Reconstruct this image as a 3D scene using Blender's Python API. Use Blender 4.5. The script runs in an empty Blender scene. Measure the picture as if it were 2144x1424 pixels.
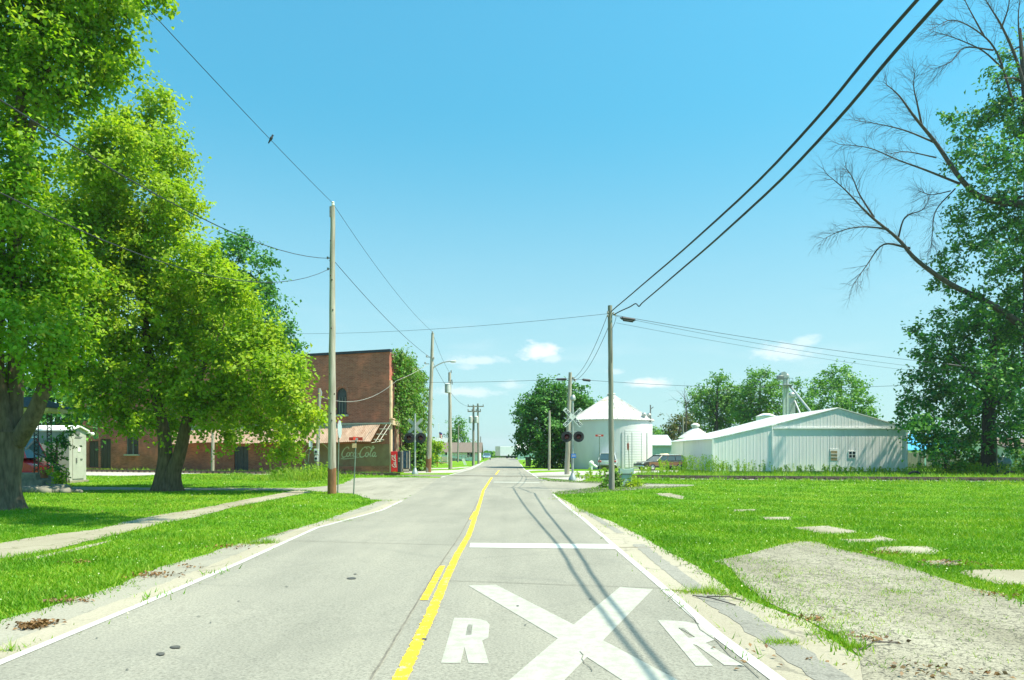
import bpy, bmesh, math, random
import numpy as np
from mathutils import Vector, Matrix
R = math.radians
SC = bpy.context.scene
COL = SC.collection

# ------------------------------------------------------------------ camera, sky, sun, exposure
F, CX, YH, CH = 1552.0, 1072.0, 950.0, 1.84        # focal length and horizon of the photograph in its pixels, eye height in metres
cam_d = bpy.data.cameras.new('camera')
cam_d.sensor_fit = 'HORIZONTAL'; cam_d.sensor_width = 36.0
cam_d.lens = 36.0 * F / 2144.0
cam_d.shift_y = (YH - 712.0) / 2144.0
cam_d.clip_start = 0.1; cam_d.clip_end = 9000.0
cam = bpy.data.objects.new('camera', cam_d); COL.objects.link(cam)
cam.location = (0, 0, CH); cam.rotation_euler = (R(90), 0, 0)
SC.camera = cam

SUN_EL, SUN_AZ = 60.0, 17.0         # the sun stands to the right of the road (+X), AZ degrees towards the viewer
sd = Vector((math.cos(R(SUN_EL)) * math.cos(R(SUN_AZ)), -math.cos(R(SUN_EL)) * math.sin(R(SUN_AZ)), math.sin(R(SUN_EL))))
sun_d = bpy.data.lights.new('sun', 'SUN'); sun_d.energy = 4.9; sun_d.angle = R(0.53); sun_d.color = (1.0, 0.92, 0.74)
sun = bpy.data.objects.new('sun', sun_d); COL.objects.link(sun)
sun.rotation_euler = (-sd).to_track_quat('-Z', 'Y').to_euler(); sun.location = (40, 0, 80)

SC.view_settings.view_transform = 'Standard'; SC.view_settings.look = 'None'
SC.view_settings.exposure = 0.92; SC.view_settings.gamma = 1.0
SC.cycles.max_bounces = 7; SC.cycles.diffuse_bounces = 4; SC.cycles.glossy_bounces = 3
SC.cycles.transmission_bounces = 5; SC.cycles.transparent_max_bounces = 6
SC.cycles.sample_clamp_indirect = 6.0; SC.cycles.use_denoising = True

wd = bpy.data.worlds.new('World'); SC.world = wd; wd.use_nodes = True

class NT:
    """small helper to wire node trees"""
    def __init__(s, tree): s.t = tree; s.n = tree.nodes; s.l = tree.links
    def node(s, typ, **kw):
        x = s.n.new(typ)
        for k, v in kw.items(): setattr(x, k, v)
        return x
    def put(s, sock, v):
        if isinstance(v, bpy.types.NodeSocket): s.l.new(v, sock)
        else: sock.default_value = v
    def math(s, op, a, b=None, c=None, clamp=False):
        x = s.node('ShaderNodeMath', operation=op, use_clamp=clamp)
        s.put(x.inputs[0], a)
        if b is not None: s.put(x.inputs[1], b)
        if c is not None: s.put(x.inputs[2], c)
        return x.outputs[0]
    def mix(s, fac, a, b, blend='MIX'):
        x = s.node('ShaderNodeMix', data_type='RGBA', blend_type=blend)
        s.put(x.inputs[0], fac)
        for i, v in ((6, a), (7, b)):
            s.put(x.inputs[i], (*v, 1.0) if isinstance(v, tuple) and len(v) == 3 else v)
        return x.outputs[2]
    def noise(s, vec, scale, detail=4, rough=0.55, dist=0.0, out=0):
        x = s.node('ShaderNodeTexNoise'); x.inputs['Scale'].default_value = scale
        x.inputs['Detail'].default_value = detail; x.inputs['Roughness'].default_value = rough
        x.inputs['Distortion'].default_value = dist
        if vec is not None: s.l.new(vec, x.inputs['Vector'])
        return x.outputs[out]
    def ramp(s, fac, pts, interp='LINEAR'):
        x = s.node('ShaderNodeValToRGB'); x.color_ramp.interpolation = interp
        e = x.color_ramp.elements
        while len(e) < len(pts): e.new(0.5)
        for k, (p, c) in enumerate(pts):
            e[k].position = p
            e[k].color = (*c, 1.0) if not isinstance(c, (int, float)) else (c, c, c, 1.0)
        s.put(x.inputs[0], fac)
        return x.outputs[0]
    def step(s, v, a, b):
        x = s.node('ShaderNodeMapRange', interpolation_type='SMOOTHSTEP')
        s.put(x.inputs[0], v); x.inputs[1].default_value = a; x.inputs[2].default_value = b
        return x.outputs[0]
    def mapping(s, vec, scale=(1, 1, 1), rot=(0, 0, 0), loc=(0, 0, 0)):
        x = s.node('ShaderNodeMapping'); s.l.new(vec, x.inputs[0])
        x.inputs['Scale'].default_value = scale; x.inputs['Rotation'].default_value = rot; x.inputs['Location'].default_value = loc
        return x.outputs[0]

# sky with a few small fair-weather clouds low over the horizon, set by compass direction and elevation
w = NT(wd.node_tree)
w.n.clear()
w_out = w.node('ShaderNodeOutputWorld'); bg = w.node('ShaderNodeBackground'); w.l.new(bg.outputs[0], w_out.inputs[0])
sky = w.node('ShaderNodeTexSky', sky_type='NISHITA'); sky.sun_disc = False
sky.sun_elevation = R(SUN_EL); sky.sun_rotation = math.atan2(sd.x, sd.y)
sky.altitude = 200; sky.air_density = 1.0; sky.dust_density = 0.6; sky.ozone_density = 1.0
tint = w.mix(1.0, sky.outputs[0], (0.40, 1.10, 1.00), 'MULTIPLY')
tc = w.node('ShaderNodeTexCoord')
sx = w.node('ShaderNodeSeparateXYZ'); w.l.new(tc.outputs['Generated'], sx.inputs[0])
azi = w.math('ARCTAN2', sx.outputs[0], sx.outputs[1]); ele = w.math('ARCSINE', sx.outputs[2])
nz = w.noise(w.mapping(tc.outputs['Generated'], (1, 1, 2.2)), 26, 6, 0.6)
nz2 = w.noise(w.mapping(tc.outputs['Generated'], (1, 1, 1.6)), 70, 5, 0.62)
nzz = w.math('ADD', w.math('MULTIPLY', w.math('SUBTRACT', nz, 0.5), 1.9), w.math('MULTIPLY', w.math('SUBTRACT', nz2, 0.5), 1.1))
mask = None
for (az, el, ra, rb, s) in ((1.9, 7.75, 1.75, 0.95, .95), (3.0, 7.3, .9, .5, .5), (-2.3, 7.1, 2.6, .55, .55), (-3.6, 4.75, 3.2, .65, .6), (-.3, 5.3, 1.6, .5, .45),
                          (10.4, 5.3, 1.75, .75, .9), (11.4, 5.15, .9, .45, .4), (20.2, 7.3, 2.4, 1.0, .62), (21.6, 8.0, 1.4, .6, .5), (8.0, 6.2, .8, .35, .4), (-3.4, 6.6, 1.2, .35, .35)):
    du = w.math('DIVIDE', w.math('SUBTRACT', azi, R(az)), R(ra)); dv0 = w.math('SUBTRACT', ele, R(el))
    dv = w.math('DIVIDE', dv0, R(rb)); dlow = w.math('MULTIPLY', w.math('MINIMUM', dv, 0.0), 0.55)   # flatter underside
    dv = w.math('ADD', dv, dlow)
    rr = w.math('SQRT', w.math('ADD', w.math('MULTIPLY', du, du), w.math('MULTIPLY', dv, dv)))
    m = w.math('MULTIPLY', w.step(w.math('SUBTRACT', rr, nzz), 1.08, 0.25), s)
    mask = m if mask is None else w.math('MAXIMUM', mask, m)
veil = w.math('MULTIPLY', w.step(w.noise(w.mapping(tc.outputs['Generated'], (1, 1, 5)), 5, 5, .6), .5, .8), w.step(ele, R(16), R(2)))
dim = w.math('ADD', w.math('MULTIPLY', w.step(ele, R(-4), R(38)), .50), .50)
dimc = w.node('ShaderNodeCombineXYZ'); [w.l.new(dim, dimc.inputs[i]) for i in range(3)]
tint = w.mix(1.0, tint, dimc.outputs[0], 'MULTIPLY')
pale = w.mix(w.math('MULTIPLY', w.step(ele, R(26), R(-1)), .70), tint, (2.7, 3.4, 3.7))
pale = w.mix(w.math('MULTIPLY', veil, .32), pale, (3.6, 4.1, 4.3))
cl = w.mix(w.math('MULTIPLY', mask, 0.85), pale, (4.4, 4.6, 4.7))
w.l.new(cl, bg.inputs[0]); bg.inputs[1].default_value = 0.14

# ------------------------------------------------------------------ lie of the land: one profile along the street
PY = [-60, -20, 0, 3, 6, 8, 10, 13, 16, 20, 25, 30, 35, 40, 45, 48, 51, 53, 56, 60, 66, 75, 90, 120, 180, 260, 400, 900, 2000]
PZ = [.25, .12, .03, .01, 0, -.02, -.04, -.055, -.07, -.1, -.12, -.1, -.05, .02, .10, .15, .19, .20, .20, .21, .22, .24, .28, .34, .46, .5, .5, .3, 0]
def gz(Y): return float(np.interp(Y, PY, PZ))
def at(px, py, Y): return Vector(((px - CX) / F * Y, Y, CH - (py - YH) / F * Y))
def base(px, Y): return Vector(((px - CX) / F * Y, Y, gz(Y)))
def gp(px, py):
    """the point of the ground seen at a pixel of the photograph"""
    k = (py - YH) / F; lo, hi = 2.0, 3000.0
    for _ in range(60):
        m = .5 * (lo + hi)
        if (CH - gz(m)) / m > k: lo = m
        else: hi = m
    return Vector(((px - CX) / F * lo, lo, gz(lo)))

# ------------------------------------------------------------------ mesh helpers
class MB:
    def __init__(s): s.v = []; s.f = []
    def add(s, vs, fs):
        o = len(s.v); s.v.extend([tuple(p) for p in vs]); s.f.extend([tuple(i + o for i in f) for f in fs]); return s
    def box(s, c, d, rz=0.0, M=None, bev=0.0):
        x, y, z = d[0] / 2, d[1] / 2, d[2] / 2; b = min(bev, x * .9, y * .9, z * .9)
        if b > 0:
            pts = []
            for sx in (-1, 1):
                for sy in (-1, 1):
                    for sz in (-1, 1):
                        pts += [(sx * x, sy * (y - b), sz * (z - b)), (sx * (x - b), sy * y, sz * (z - b)), (sx * (x - b), sy * (y - b), sz * z)]
            bm = bmesh.new(); [bm.verts.new(p) for p in pts]
            bmesh.ops.convex_hull(bm, input=bm.verts); bmesh.ops.dissolve_limit(bm, angle_limit=.01, verts=bm.verts, edges=bm.edges)
            bm.verts.index_update(); vs = [v.co.copy() for v in bm.verts]; fs = [[v.index for v in f.verts] for f in bm.faces]; bm.free()
        else:
            vs = [Vector((i, j, k)) for i in (-x, x) for j in (-y, y) for k in (-z, z)]
            fs = [(0, 1, 3, 2), (4, 6, 7, 5), (0, 4, 5, 1), (2, 3, 7, 6), (0, 2, 6, 4), (1, 5, 7, 3)]
        T = Matrix.Translation(Vector(c)) @ (M.to_4x4() if M is not None else Matrix.Rotation(rz, 4, 'Z'))
        return s.add([T @ Vector(p) for p in vs], fs)
    def tube(s, pts, rad, n=8, caps=True):
        pts = [Vector(p) for p in pts]
        if isinstance(rad, (int, float)): rad = [rad] * len(pts)
        o = len(s.v); up = None
        for i, p in enumerate(pts):
            t = (pts[min(i + 1, len(pts) - 1)] - pts[max(i - 1, 0)])
            t = t.normalized() if t.length > 1e-9 else Vector((0, 0, 1))
            if up is None:
                a = Vector((0, 1, 0)) if abs(t.y) < .9 else Vector((1, 0, 0)); up = (a - t * a.dot(t)).normalized()
            else:
                up = (up - t * up.dot(t)); up = up.normalized() if up.length > 1e-6 else t.orthogonal().normalized()
            sd_ = t.cross(up)
            for k in range(n):
                a = 2 * math.pi * k / n; s.v.append(tuple(p + (up * math.cos(a) + sd_ * math.sin(a)) * rad[i]))
        for i in range(len(pts) - 1):
            for k in range(n):
                a = o + i * n + k; b = o + i * n + (k + 1) % n; s.f.append((a, b, b + n, a + n))
        if caps:
            s.f.append(tuple(o + k for k in range(n - 1, -1, -1))); e = o + (len(pts) - 1) * n; s.f.append(tuple(e + k for k in range(n)))
        return s
    def lathe(s, c, prof, n=24, axis='Z', a0=0.0, M=None):
        c = Vector(c); o = len(s.v)
        for (r, h) in prof:
            for k in range(n):
                a = a0 + 2 * math.pi * k / n
                p = Vector((r * math.cos(a), r * math.sin(a), h))
                if axis == 'Y': p = Vector((p.x, p.z, p.y))
                if axis == 'X': p = Vector((p.z, p.x, p.y))
                if M is not None: p = M @ p
                s.v.append(tuple(c + p))
        for i in range(len(prof) - 1):
            for k in range(n):
                a = o + i * n + k; b = o + i * n + (k + 1) % n; s.f.append((a, b, b + n, a + n))
        s.f.append(tuple(o + k for k in range(n))); e = o + (len(prof) - 1) * n; s.f.append(tuple(e + k for k in range(n - 1, -1, -1)))
        return s
    def sphere(s, c, r, n=12, m=8, sc=(1, 1, 1)):
        c = Vector(c); o = len(s.v); s.v.append(tuple(c + Vector((0, 0, -r * sc[2]))))
        for i in range(1, m):
            t = -math.pi / 2 + math.pi * i / m
            for k in range(n):
                a = 2 * math.pi * k / n; s.v.append(tuple(c + Vector((r * sc[0] * math.cos(t) * math.cos(a), r * sc[1] * math.cos(t) * math.sin(a), r * sc[2] * math.sin(t)))))
        s.v.append(tuple(c + Vector((0, 0, r * sc[2])))); e = len(s.v) - 1
        for k in range(n): s.f.append((o, o + 1 + (k + 1) % n, o + 1 + k)); s.f.append((e, e - n + k, e - n + (k + 1) % n))
        for i in range(m - 2):
            for k in range(n):
                a = o + 1 + i * n + k; b = o + 1 + i * n + (k + 1) % n; s.f.append((a, b, b + n, a + n))
        return s
    def prism(s, poly, off):
        """poly: list of 3D points, off: extrusion vector"""
        n = len(poly); off = Vector(off); a = [Vector(p) for p in poly]; b = [p + off for p in a]
        return s.add(a + b, [tuple(range(n - 1, -1, -1)), tuple(range(n, 2 * n))] + [(i, (i + 1) % n, n + (i + 1) % n, n + i) for i in range(n)])
    def quad(s, *p): return s.add(p, [tuple(range(len(p)))])

ORG = {}
def mesh_obj(name, vs, fs, m, loc=(0, 0, 0), parent=None, smooth=None):
    me = bpy.data.meshes.new(name); me.from_pydata(vs, [], fs); me.update()
    bm = bmesh.new(); bm.from_mesh(me); bmesh.ops.recalc_face_normals(bm, faces=bm.faces); bm.to_mesh(me); bm.free()
    if smooth:
        me.polygons.foreach_set('use_smooth', [True] * len(me.polygons))
        if smooth is not True: me.set_sharp_from_angle(angle=R(smooth))
    if m is not None: me.materials.append(m)
    o = bpy.data.objects.new(name, me); COL.objects.link(o); o.location = loc
    if parent is not None: o.parent = parent
    return o
def part(mb, name, m, parent, local=False, smooth=40, label=None):
    """a part: vertices given in the world (local=False) or in the frame of its thing"""
    O = Vector((0, 0, 0)) if local else ORG[parent.name]
    o = mesh_obj(name, [tuple(Vector(p) - O) for p in mb.v], mb.f, m, (0, 0, 0), parent, smooth)
    ORG[o.name] = O
    if label: o['label'] = label
    return o
def props(o, label=None, cat=None, group=None, kind=None):
    if label: o['label'] = label
    if cat: o['category'] = cat
    if group: o['group'] = group
    if kind: o['kind'] = kind
    return o
def thing(name, label, cat, loc, rotz=0.0, group=None):
    o = bpy.data.objects.new(name, None); COL.objects.link(o); o.empty_display_size = .3
    o.location = loc; o.rotation_euler = (0, 0, rotz); ORG[o.name] = Vector(loc)
    return props(o, label, cat, group)
def solo(mb, name, m, label, cat, loc, group=None, kind=None, smooth=40):
    L = Vector(loc)
    o = mesh_obj(name, [tuple(Vector(p) - L) for p in mb.v], mb.f, m, L, None, smooth); ORG[o.name] = L
    return props(o, label, cat, group, kind)
def copy_tree(o, parent=None):
    c = o.copy(); COL.objects.link(c)
    if parent is not None: c.parent = parent
    for ch in list(o.children): copy_tree(ch, c)
    return c
def np_mesh(name, V, nper, m, loc=(0, 0, 0), parent=None):
    """mesh out of equal faces of nper own vertices each (leaves, blades)"""
    V = np.asarray(V, dtype=np.float32).reshape(-1, 3); n = len(V); k = n // nper
    me = bpy.data.meshes.new(name); me.vertices.add(n); me.vertices.foreach_set('co', (V - np.array(loc, np.float32)).ravel() if parent is None else V.ravel())
    me.loops.add(n); me.loops.foreach_set('vertex_index', np.arange(n, dtype=np.int32))
    me.polygons.add(k); me.polygons.foreach_set('loop_start', np.arange(0, n, nper, dtype=np.int32))
    try: me.polygons.foreach_set('loop_total', np.full(k, nper, np.int32))
    except Exception: pass
    me.update(calc_edges=True); me.validate()
    me.materials.append(m)
    o = bpy.data.objects.new(name, me); COL.objects.link(o)
    if parent is None: o.location = loc
    else: o.parent = parent
    return o
def text_part(body, size, m, parent, M, name='lettering', ext=.004, local=False, bold=0.0):
    cu = bpy.data.curves.new('t', 'FONT'); cu.body = body; cu.size = size; cu.extrude = ext; cu.align_x = 'CENTER'; cu.align_y = 'CENTER'; cu.offset = bold
    t = bpy.data.objects.new('t', cu); COL.objects.link(t)
    dg = bpy.context.evaluated_depsgraph_get(); me = bpy.data.meshes.new_from_object(t.evaluated_get(dg))
    bpy.data.objects.remove(t)
    O = Vector((0, 0, 0)) if local else ORG[parent.name]
    me.transform(Matrix.Translation(-O) @ M); me.materials.clear(); me.materials.append(m); me.name = name
    o = bpy.data.objects.new(name, me); COL.objects.link(o); o.parent = parent; ORG[o.name] = O
    return o

def catmull(pts, k=6):
    P = [np.array(p, float) for p in pts]; P = [2 * P[0] - P[1]] + P + [2 * P[-1] - P[-2]]; out = []
    for i in range(1, len(P) - 2):
        for j in range(k):
            t = j / k; a, b, c, d = P[i - 1], P[i], P[i + 1], P[i + 2]
            out.append(.5 * ((2 * b) + (-a + c) * t + (2 * a - 5 * b + 4 * c - d) * t * t + (-a + 3 * b - 3 * c + d) * t ** 3))
    out.append(P[-2]); return out

# ------------------------------------------------------------------ materials
def new_mat(name):
    m = bpy.data.materials.new(name); m.use_nodes = True; t = NT(m.node_tree); t.n.clear()
    o = t.node('ShaderNodeOutputMaterial'); p = t.node('ShaderNodeBsdfPrincipled'); t.l.new(p.outputs[0], o.inputs[0])
    return m, t, p, o
def M_plain(name, c1, c2=None, scale=3.0, rough=.7, bump=0.0, bscale=None, metal=0.0, stretch=(1, 1, 1), detail=5, lo=.35, hi=.65, spec=None, dirt=None, dscale=.6):
    m, t, p, o = new_mat(name)
    tc = t.node('ShaderNodeTexCoord'); v = t.mapping(tc.outputs['Object'], stretch)
    c2 = c2 or tuple(min(1, x * 1.18) for x in c1)
    n = t.noise(v, scale, detail)
    col = t.ramp(n, [(lo, c1), (hi, c2)])
    if dirt:
        d = t.step(t.noise(v, dscale, 6, .65), .5, .72); col = t.mix(d, col, dirt)
    t.l.new(col, p.inputs['Base Color']); p.inputs['Roughness'].default_value = rough; p.inputs['Metallic'].default_value = metal
    if spec is not None: p.inputs['Specular IOR Level'].default_value = spec
    if bump > 0:
        b = t.node('ShaderNodeBump'); b.inputs['Strength'].default_value = bump; b.inputs['Distance'].default_value = .02
        t.l.new(t.noise(v, bscale or scale * 4, 5), b.inputs['Height']); t.l.new(b.outputs[0], p.inputs['Normal'])
    return m
def M_leaf(name, cols, trans=.38, tcol=None, rough=.55, clump=.9):
    m, t, p, o = new_mat(name)
    g = t.node('ShaderNodeNewGeometry')
    n = len(cols); c = t.ramp(g.outputs['Random Per Island'], [((i + .0) / n, cols[i]) for i in range(n)])
    v = t.node('ShaderNodeTexCoord').outputs['Object']          # whole sprays differ a little in hue
    c = t.mix(.8, c, t.ramp(t.noise(v, clump, 4, .6), [(.34, (.62, .78, .8)), (.5, (1, 1, 1)), (.66, (1.3, 1.1, 1.0))]), 'MULTIPLY')
    t.l.new(c, p.inputs['Base Color']); p.inputs['Roughness'].default_value = rough; p.inputs['Specular IOR Level'].default_value = .3
    tr = t.node('ShaderNodeBsdfTranslucent'); t.l.new(t.mix(1.0, c, tcol or (1.25, 1.25, .5), 'MULTIPLY'), tr.inputs[0])
    mx = t.node('ShaderNodeMixShader'); mx.inputs[0].default_value = trans
    t.l.new(p.outputs[0], mx.inputs[1]); t.l.new(tr.outputs[0], mx.inputs[2]); t.l.new(mx.outputs[0], o.inputs[0])
    return m
def M_road(name, c1, c2, c3, speck=.5, cracks=0.0, crackscale=.8, crackcol=(.07, .07, .06), cw=.028, cm=(.38, .6)):
    m, t, p, o = new_mat(name)
    tc = t.node('ShaderNodeTexCoord'); v = tc.outputs['Object']
    big = t.noise(t.mapping(v, (1, .35, 1)), .55, 6, .6)
    col = t.ramp(t.math('ADD', big, t.math('MULTIPLY', t.math('SUBTRACT', t.noise(t.mapping(v, (1, .03, 1)), 1.5, 3), .5), .45)), [(.3, c1), (.52, c2), (.75, c3)])
    fine = t.noise(v, 38, 4, .75); fine2 = t.noise(v, 160, 2, .7)
    f = t.ramp(fine, [(.3, 1 - speck), (.55, 1.0), (.75, 1 + speck * .35)])
    col = t.mix(.8, col, f, 'MULTIPLY')
    col = t.mix(.5, col, t.ramp(fine2, [(.32, .62), (.5, 1.0)]), 'MULTIPLY')
    if cracks > 0:
        wv = t.node('ShaderNodeVectorMath', operation='ADD'); t.l.new(v, wv.inputs[0])
        nn = t.noise(v, 2.2, 5, .7, out=1); sc = t.node('ShaderNodeVectorMath', operation='SCALE'); t.l.new(nn, sc.inputs[0]); sc.inputs[3].default_value = .55
        t.l.new(sc.outputs[0], wv.inputs[1])
        vo = t.node('ShaderNodeTexVoronoi', feature='DISTANCE_TO_EDGE'); vo.inputs['Scale'].default_value = crackscale; t.l.new(wv.outputs[0], vo.inputs['Vector'])
        k = t.math('MULTIPLY', t.step(vo.outputs['Distance'], cw, .004), t.math('MULTIPLY', t.step(t.noise(v, .7, 4), cm[0], cm[1]), cracks))
        col = t.mix(k, col, crackcol)
    t.l.new(col, p.inputs['Base Color']); p.inputs['Roughness'].default_value = .9; p.inputs['Specular IOR Level'].default_value = .25
    b = t.node('ShaderNodeBump'); b.inputs['Strength'].default_value = .35; b.inputs['Distance'].default_value = .01
    t.l.new(fine, b.inputs['Height']); t.l.new(b.outputs[0], p.inputs['Normal'])
    return m
def M_paint(name, c, under, worn=.35, lo=.56, hi=.66):
    m, t, p, o = new_mat(name)
    v = t.node('ShaderNodeTexCoord').outputs['Object']
    a = t.noise(v, 7, 7, .68); b = t.noise(v, 60, 3, .7)
    k = t.math('MULTIPLY', t.step(t.math('ADD', a, t.math('MULTIPLY', t.math('SUBTRACT', b, .5), .5)), lo, hi), worn)
    col = t.mix(k, t.mix(t.noise(v, 2, 4), c, tuple(x * .88 for x in c)), under)
    t.l.new(col, p.inputs['Base Color']); p.inputs['Roughness'].default_value = .75; p.inputs['Specular IOR Level'].default_value = .3
    return m
def M_brick(name, d, c1=(.34, .085, .056), c2=(.47, .145, .095), mortar=(.40, .25, .2), stain=None):
    """brick wall, courses running along the direction d (x, y)"""
    m, t, p, o = new_mat(name)
    v = t.node('ShaderNodeTexCoord').outputs['Object']; s = t.node('ShaderNodeSeparateXYZ'); t.l.new(v, s.inputs[0])
    u = t.math('ADD', t.math('MULTIPLY', s.outputs[0], d[0]), t.math('MULTIPLY', s.outputs[1], d[1]))
    c = t.node('ShaderNodeCombineXYZ'); t.l.new(u, c.inputs[0]); t.l.new(s.outputs[2], c.inputs[1])
    b = t.node('ShaderNodeTexBrick'); t.l.new(c.outputs[0], b.inputs['Vector'])
    b.inputs['Color1'].default_value = (*c1, 1); b.inputs['Color2'].default_value = (*c2, 1); b.inputs['Mortar'].default_value = (*mortar, 1)
    b.inputs['Scale'].default_value = 1.0; b.inputs['Brick Width'].default_value = .32; b.inputs['Row Height'].default_value = .105
    b.inputs['Mortar Size'].default_value = .012; b.inputs['Bias'].default_value = -.1
    n = t.noise(v, .45, 7, .65); n2 = t.noise(t.mapping(v, (1, 1, 7)), 1.6, 5)
    col = t.mix(t.step(n, .42, .7), b.outputs[0], tuple(x * 1.5 for x in c2))
    col = t.mix(t.math('MULTIPLY', t.step(n2, .5, .75), .55), col, tuple(x * .55 for x in c1))
    if stain: col = t.mix(t.math('MULTIPLY', t.step(t.noise(v, .3, 5), .48, .62), .5), col, stain)
    t.l.new(col, p.inputs['Base Color']); p.inputs['Roughness'].default_value = .9; p.inputs['Specular IOR Level'].default_value = .2
    bp = t.node('ShaderNodeBump'); bp.inputs['Strength'].default_value = .5; bp.inputs['Distance'].default_value = .015
    t.l.new(b.outputs['Fac'], bp.inputs['Height']); bp.invert = True; t.l.new(bp.outputs[0], p.inputs['Normal'])
    return m
def M_glass(name, c=(.03, .045, .06), rough=.08):
    m, t, p, o = new_mat(name); p.inputs['Base Color'].default_value = (*c, 1); p.inputs['Roughness'].default_value = rough; p.inputs['Specular IOR Level'].default_value = .8
    return m
def M_car(name, c, rough=.25):
    m, t, p, o = new_mat(name); v = t.node('ShaderNodeTexCoord').outputs['Object']
    t.l.new(t.mix(t.step(t.noise(v, 3, 5), .4, .7), c, tuple(x * .8 + .02 for x in c)), p.inputs['Base Color'])
    p.inputs['Roughness'].default_value = rough; p.inputs['Coat Weight'].default_value = .4
    return m

MT = {}
MT['asphalt'] = M_road('old_asphalt', (.245, .243, .205), (.29, .285, .24), (.335, .325, .27), .6, .25, .35, (.16, .16, .14))
MT['asphalt_far'] = M_road('side_asphalt', (.255, .248, .20), (.315, .305, .25), (.37, .355, .295), .4, .4, .5)
MT['broken'] = M_road('broken_asphalt', (.23, .215, .155), (.335, .315, .24), (.42, .40, .31), .95, 1.0, 5.0, (.06, .058, .045), .05, (.25, .5))
MT['gutter'] = M_road('gutter_concrete', (.31, .285, .215), (.375, .345, .265), (.42, .39, .31), .3, .5, .7)
MT['gutter_dark'] = M_road('gutter_asphalt', (.22, .215, .19), (.28, .275, .24), (.33, .32, .28), .55, .4, .9)
MT['walk'] = M_road('footpath_concrete', (.27, .245, .175), (.34, .315, .235), (.40, .375, .295), .35, .8, .9, (.12, .13, .06))
MT['gravel'] = M_road('white_gravel', (.38, .37, .33), (.48, .47, .43), (.56, .55, .51), .7)
MT['soil'] = M_plain('dry_soil', (.20, .15, .09), (.32, .25, .16), 9, .95, .4)
MT['white_paint'] = M_paint('white_road_paint', (.53, .535, .50), (.36, .36, .32), .8, .58, .76)
MT['white_worn'] = M_paint('worn_white_road_paint', (.62, .65, .60), (.42, .43, .38), .55, .5, .72)
MT['yellow_paint'] = M_paint('yellow_road_paint', (.84, .54, .03), (.34, .33, .28), 1.0, .60, .64)
MT['crack'] = M_plain('crack_filler', (.12, .115, .095), (.19, .18, .15), 8, .95)
MT['crack_pale'] = M_plain('pale_crack', (.14, .135, .11), (.2, .19, .16), 8, .95)
MT['oil'] = M_plain('oil_stain', (.06, .06, .055), (.10, .10, .09), 10, .6)
MT['wood_pole'] = M_plain('weathered_pole_wood', (.27, .25, .20), (.45, .425, .355), 2.2, .9, .4, 20, stretch=(6, 6, .35), dirt=(.15, .12, .085))
MT['wood_grey'] = M_plain('grey_pole_wood', (.17, .165, .14), (.29, .28, .24), 2.2, .9, .4, 20, stretch=(6, 6, .35))
MT['wood_brown'] = M_plain('creosoted_wood', (.17, .075, .028), (.30, .15, .06), 3, .9, .3, stretch=(5, 5, .5), dirt=(.08, .045, .025))
MT['steel'] = M_plain('galvanised_steel', (.36, .38, .37), (.48, .50, .49), 6, .45, metal=.55)
MT['steel_dark'] = M_plain('dull_steel', (.16, .18, .175), (.24, .26, .25), 6, .5, metal=.5)
MT['sign_back'] = M_plain('sign_back_aluminium', (.42, .52, .52), (.52, .62, .61), 4, .5, metal=.3)
MT['post_green'] = M_plain('green_steel_post', (.12, .17, .13), (.17, .23, .18), 6, .6, metal=.2)
MT['black'] = M_plain('black_paint', (.012, .013, .016), (.022, .024, .028), 6, .55)
MT['black_rubber'] = M_plain('black_rubber', (.02, .02, .021), (.035, .035, .036), 8, .85)
MT['wire'] = M_plain('wire_insulation', (.016, .018, .028), (.028, .03, .04), 5, .6)
MT['wire_pale'] = M_plain('bare_wire', (.30, .30, .28), (.4, .4, .38), 5, .5)
MT['red_sign'] = M_plain('red_sign_sheet', (.42, .03, .015), (.5, .045, .022), 4, .45, dirt=(.3, .05, .03))
MT['red_lens'] = M_plain('red_lens', (.07, .012, .022), (.11, .02, .035), 9, .25)
MT['white_sign'] = M_plain('white_sign_sheet', (.70, .72, .68), (.78, .8, .76), 4, .5, dirt=(.5, .5, .44), dscale=3)
MT['letter_black'] = M_plain('black_lettering', (.025, .03, .03), (.04, .05, .05), 6, .6)
MT['letter_white'] = M_plain('white_lettering', (.72, .72, .68), (.8, .8, .76), 6, .6)
MT['blue_sign'] = M_plain('blue_sign_sheet', (.01, .13, .48), (.015, .17, .55), 4, .45)
MT['tan_plate'] = M_plain('tan_plate', (.52, .36, .2), (.62, .45, .28), 6, .6)
MT['white_metal'] = M_plain('white_painted_steel', (.78, .765, .77), (.83, .815, .82), 1.2, .5, dirt=(.71, .70, .70), stretch=(1, 1, .25), spec=.4)
MT['white_roof'] = M_plain('white_roof_steel', (.74, .76, .75), (.80, .82, .81), 1.5, .5, dirt=(.66, .66, .63))
MT['bin_wall'] = M_plain('white_bin_steel', (.62, .625, .63), (.68, .685, .69), 1.2, .5, dirt=(.56, .57, .58), stretch=(1, 1, .25))
MT['bin_roof'] = M_plain('weathered_white_roof', (.60, .60, .58), (.72, .72, .70), 2.4, .55, dirt=(.42, .36, .29), dscale=1.3)
MT['white_trim'] = M_plain('white_trim', (.76, .78, .77), (.82, .83, .82), 3, .5)
MT['shed_grey'] = M_plain('pale_grey_cabinet', (.36, .375, .34), (.43, .445, .40), 2, .55, dirt=(.31, .33, .29))
MT['tin_awning'] = M_plain('rusty_tin', (.36, .235, .165), (.50, .35, .26), 1.3, .65, dirt=(.30, .16, .10), stretch=(2, 2, .4))
MT['tan_paint'] = M_plain('tan_wall_paint', (.56, .40, .25), (.66, .49, .32), 1.6, .8, dirt=(.42, .27, .15))
MT['dark_wood'] = M_plain('dark_boards', (.055, .042, .034), (.10, .075, .06), 3, .85, stretch=(6, 6, .4))
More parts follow.
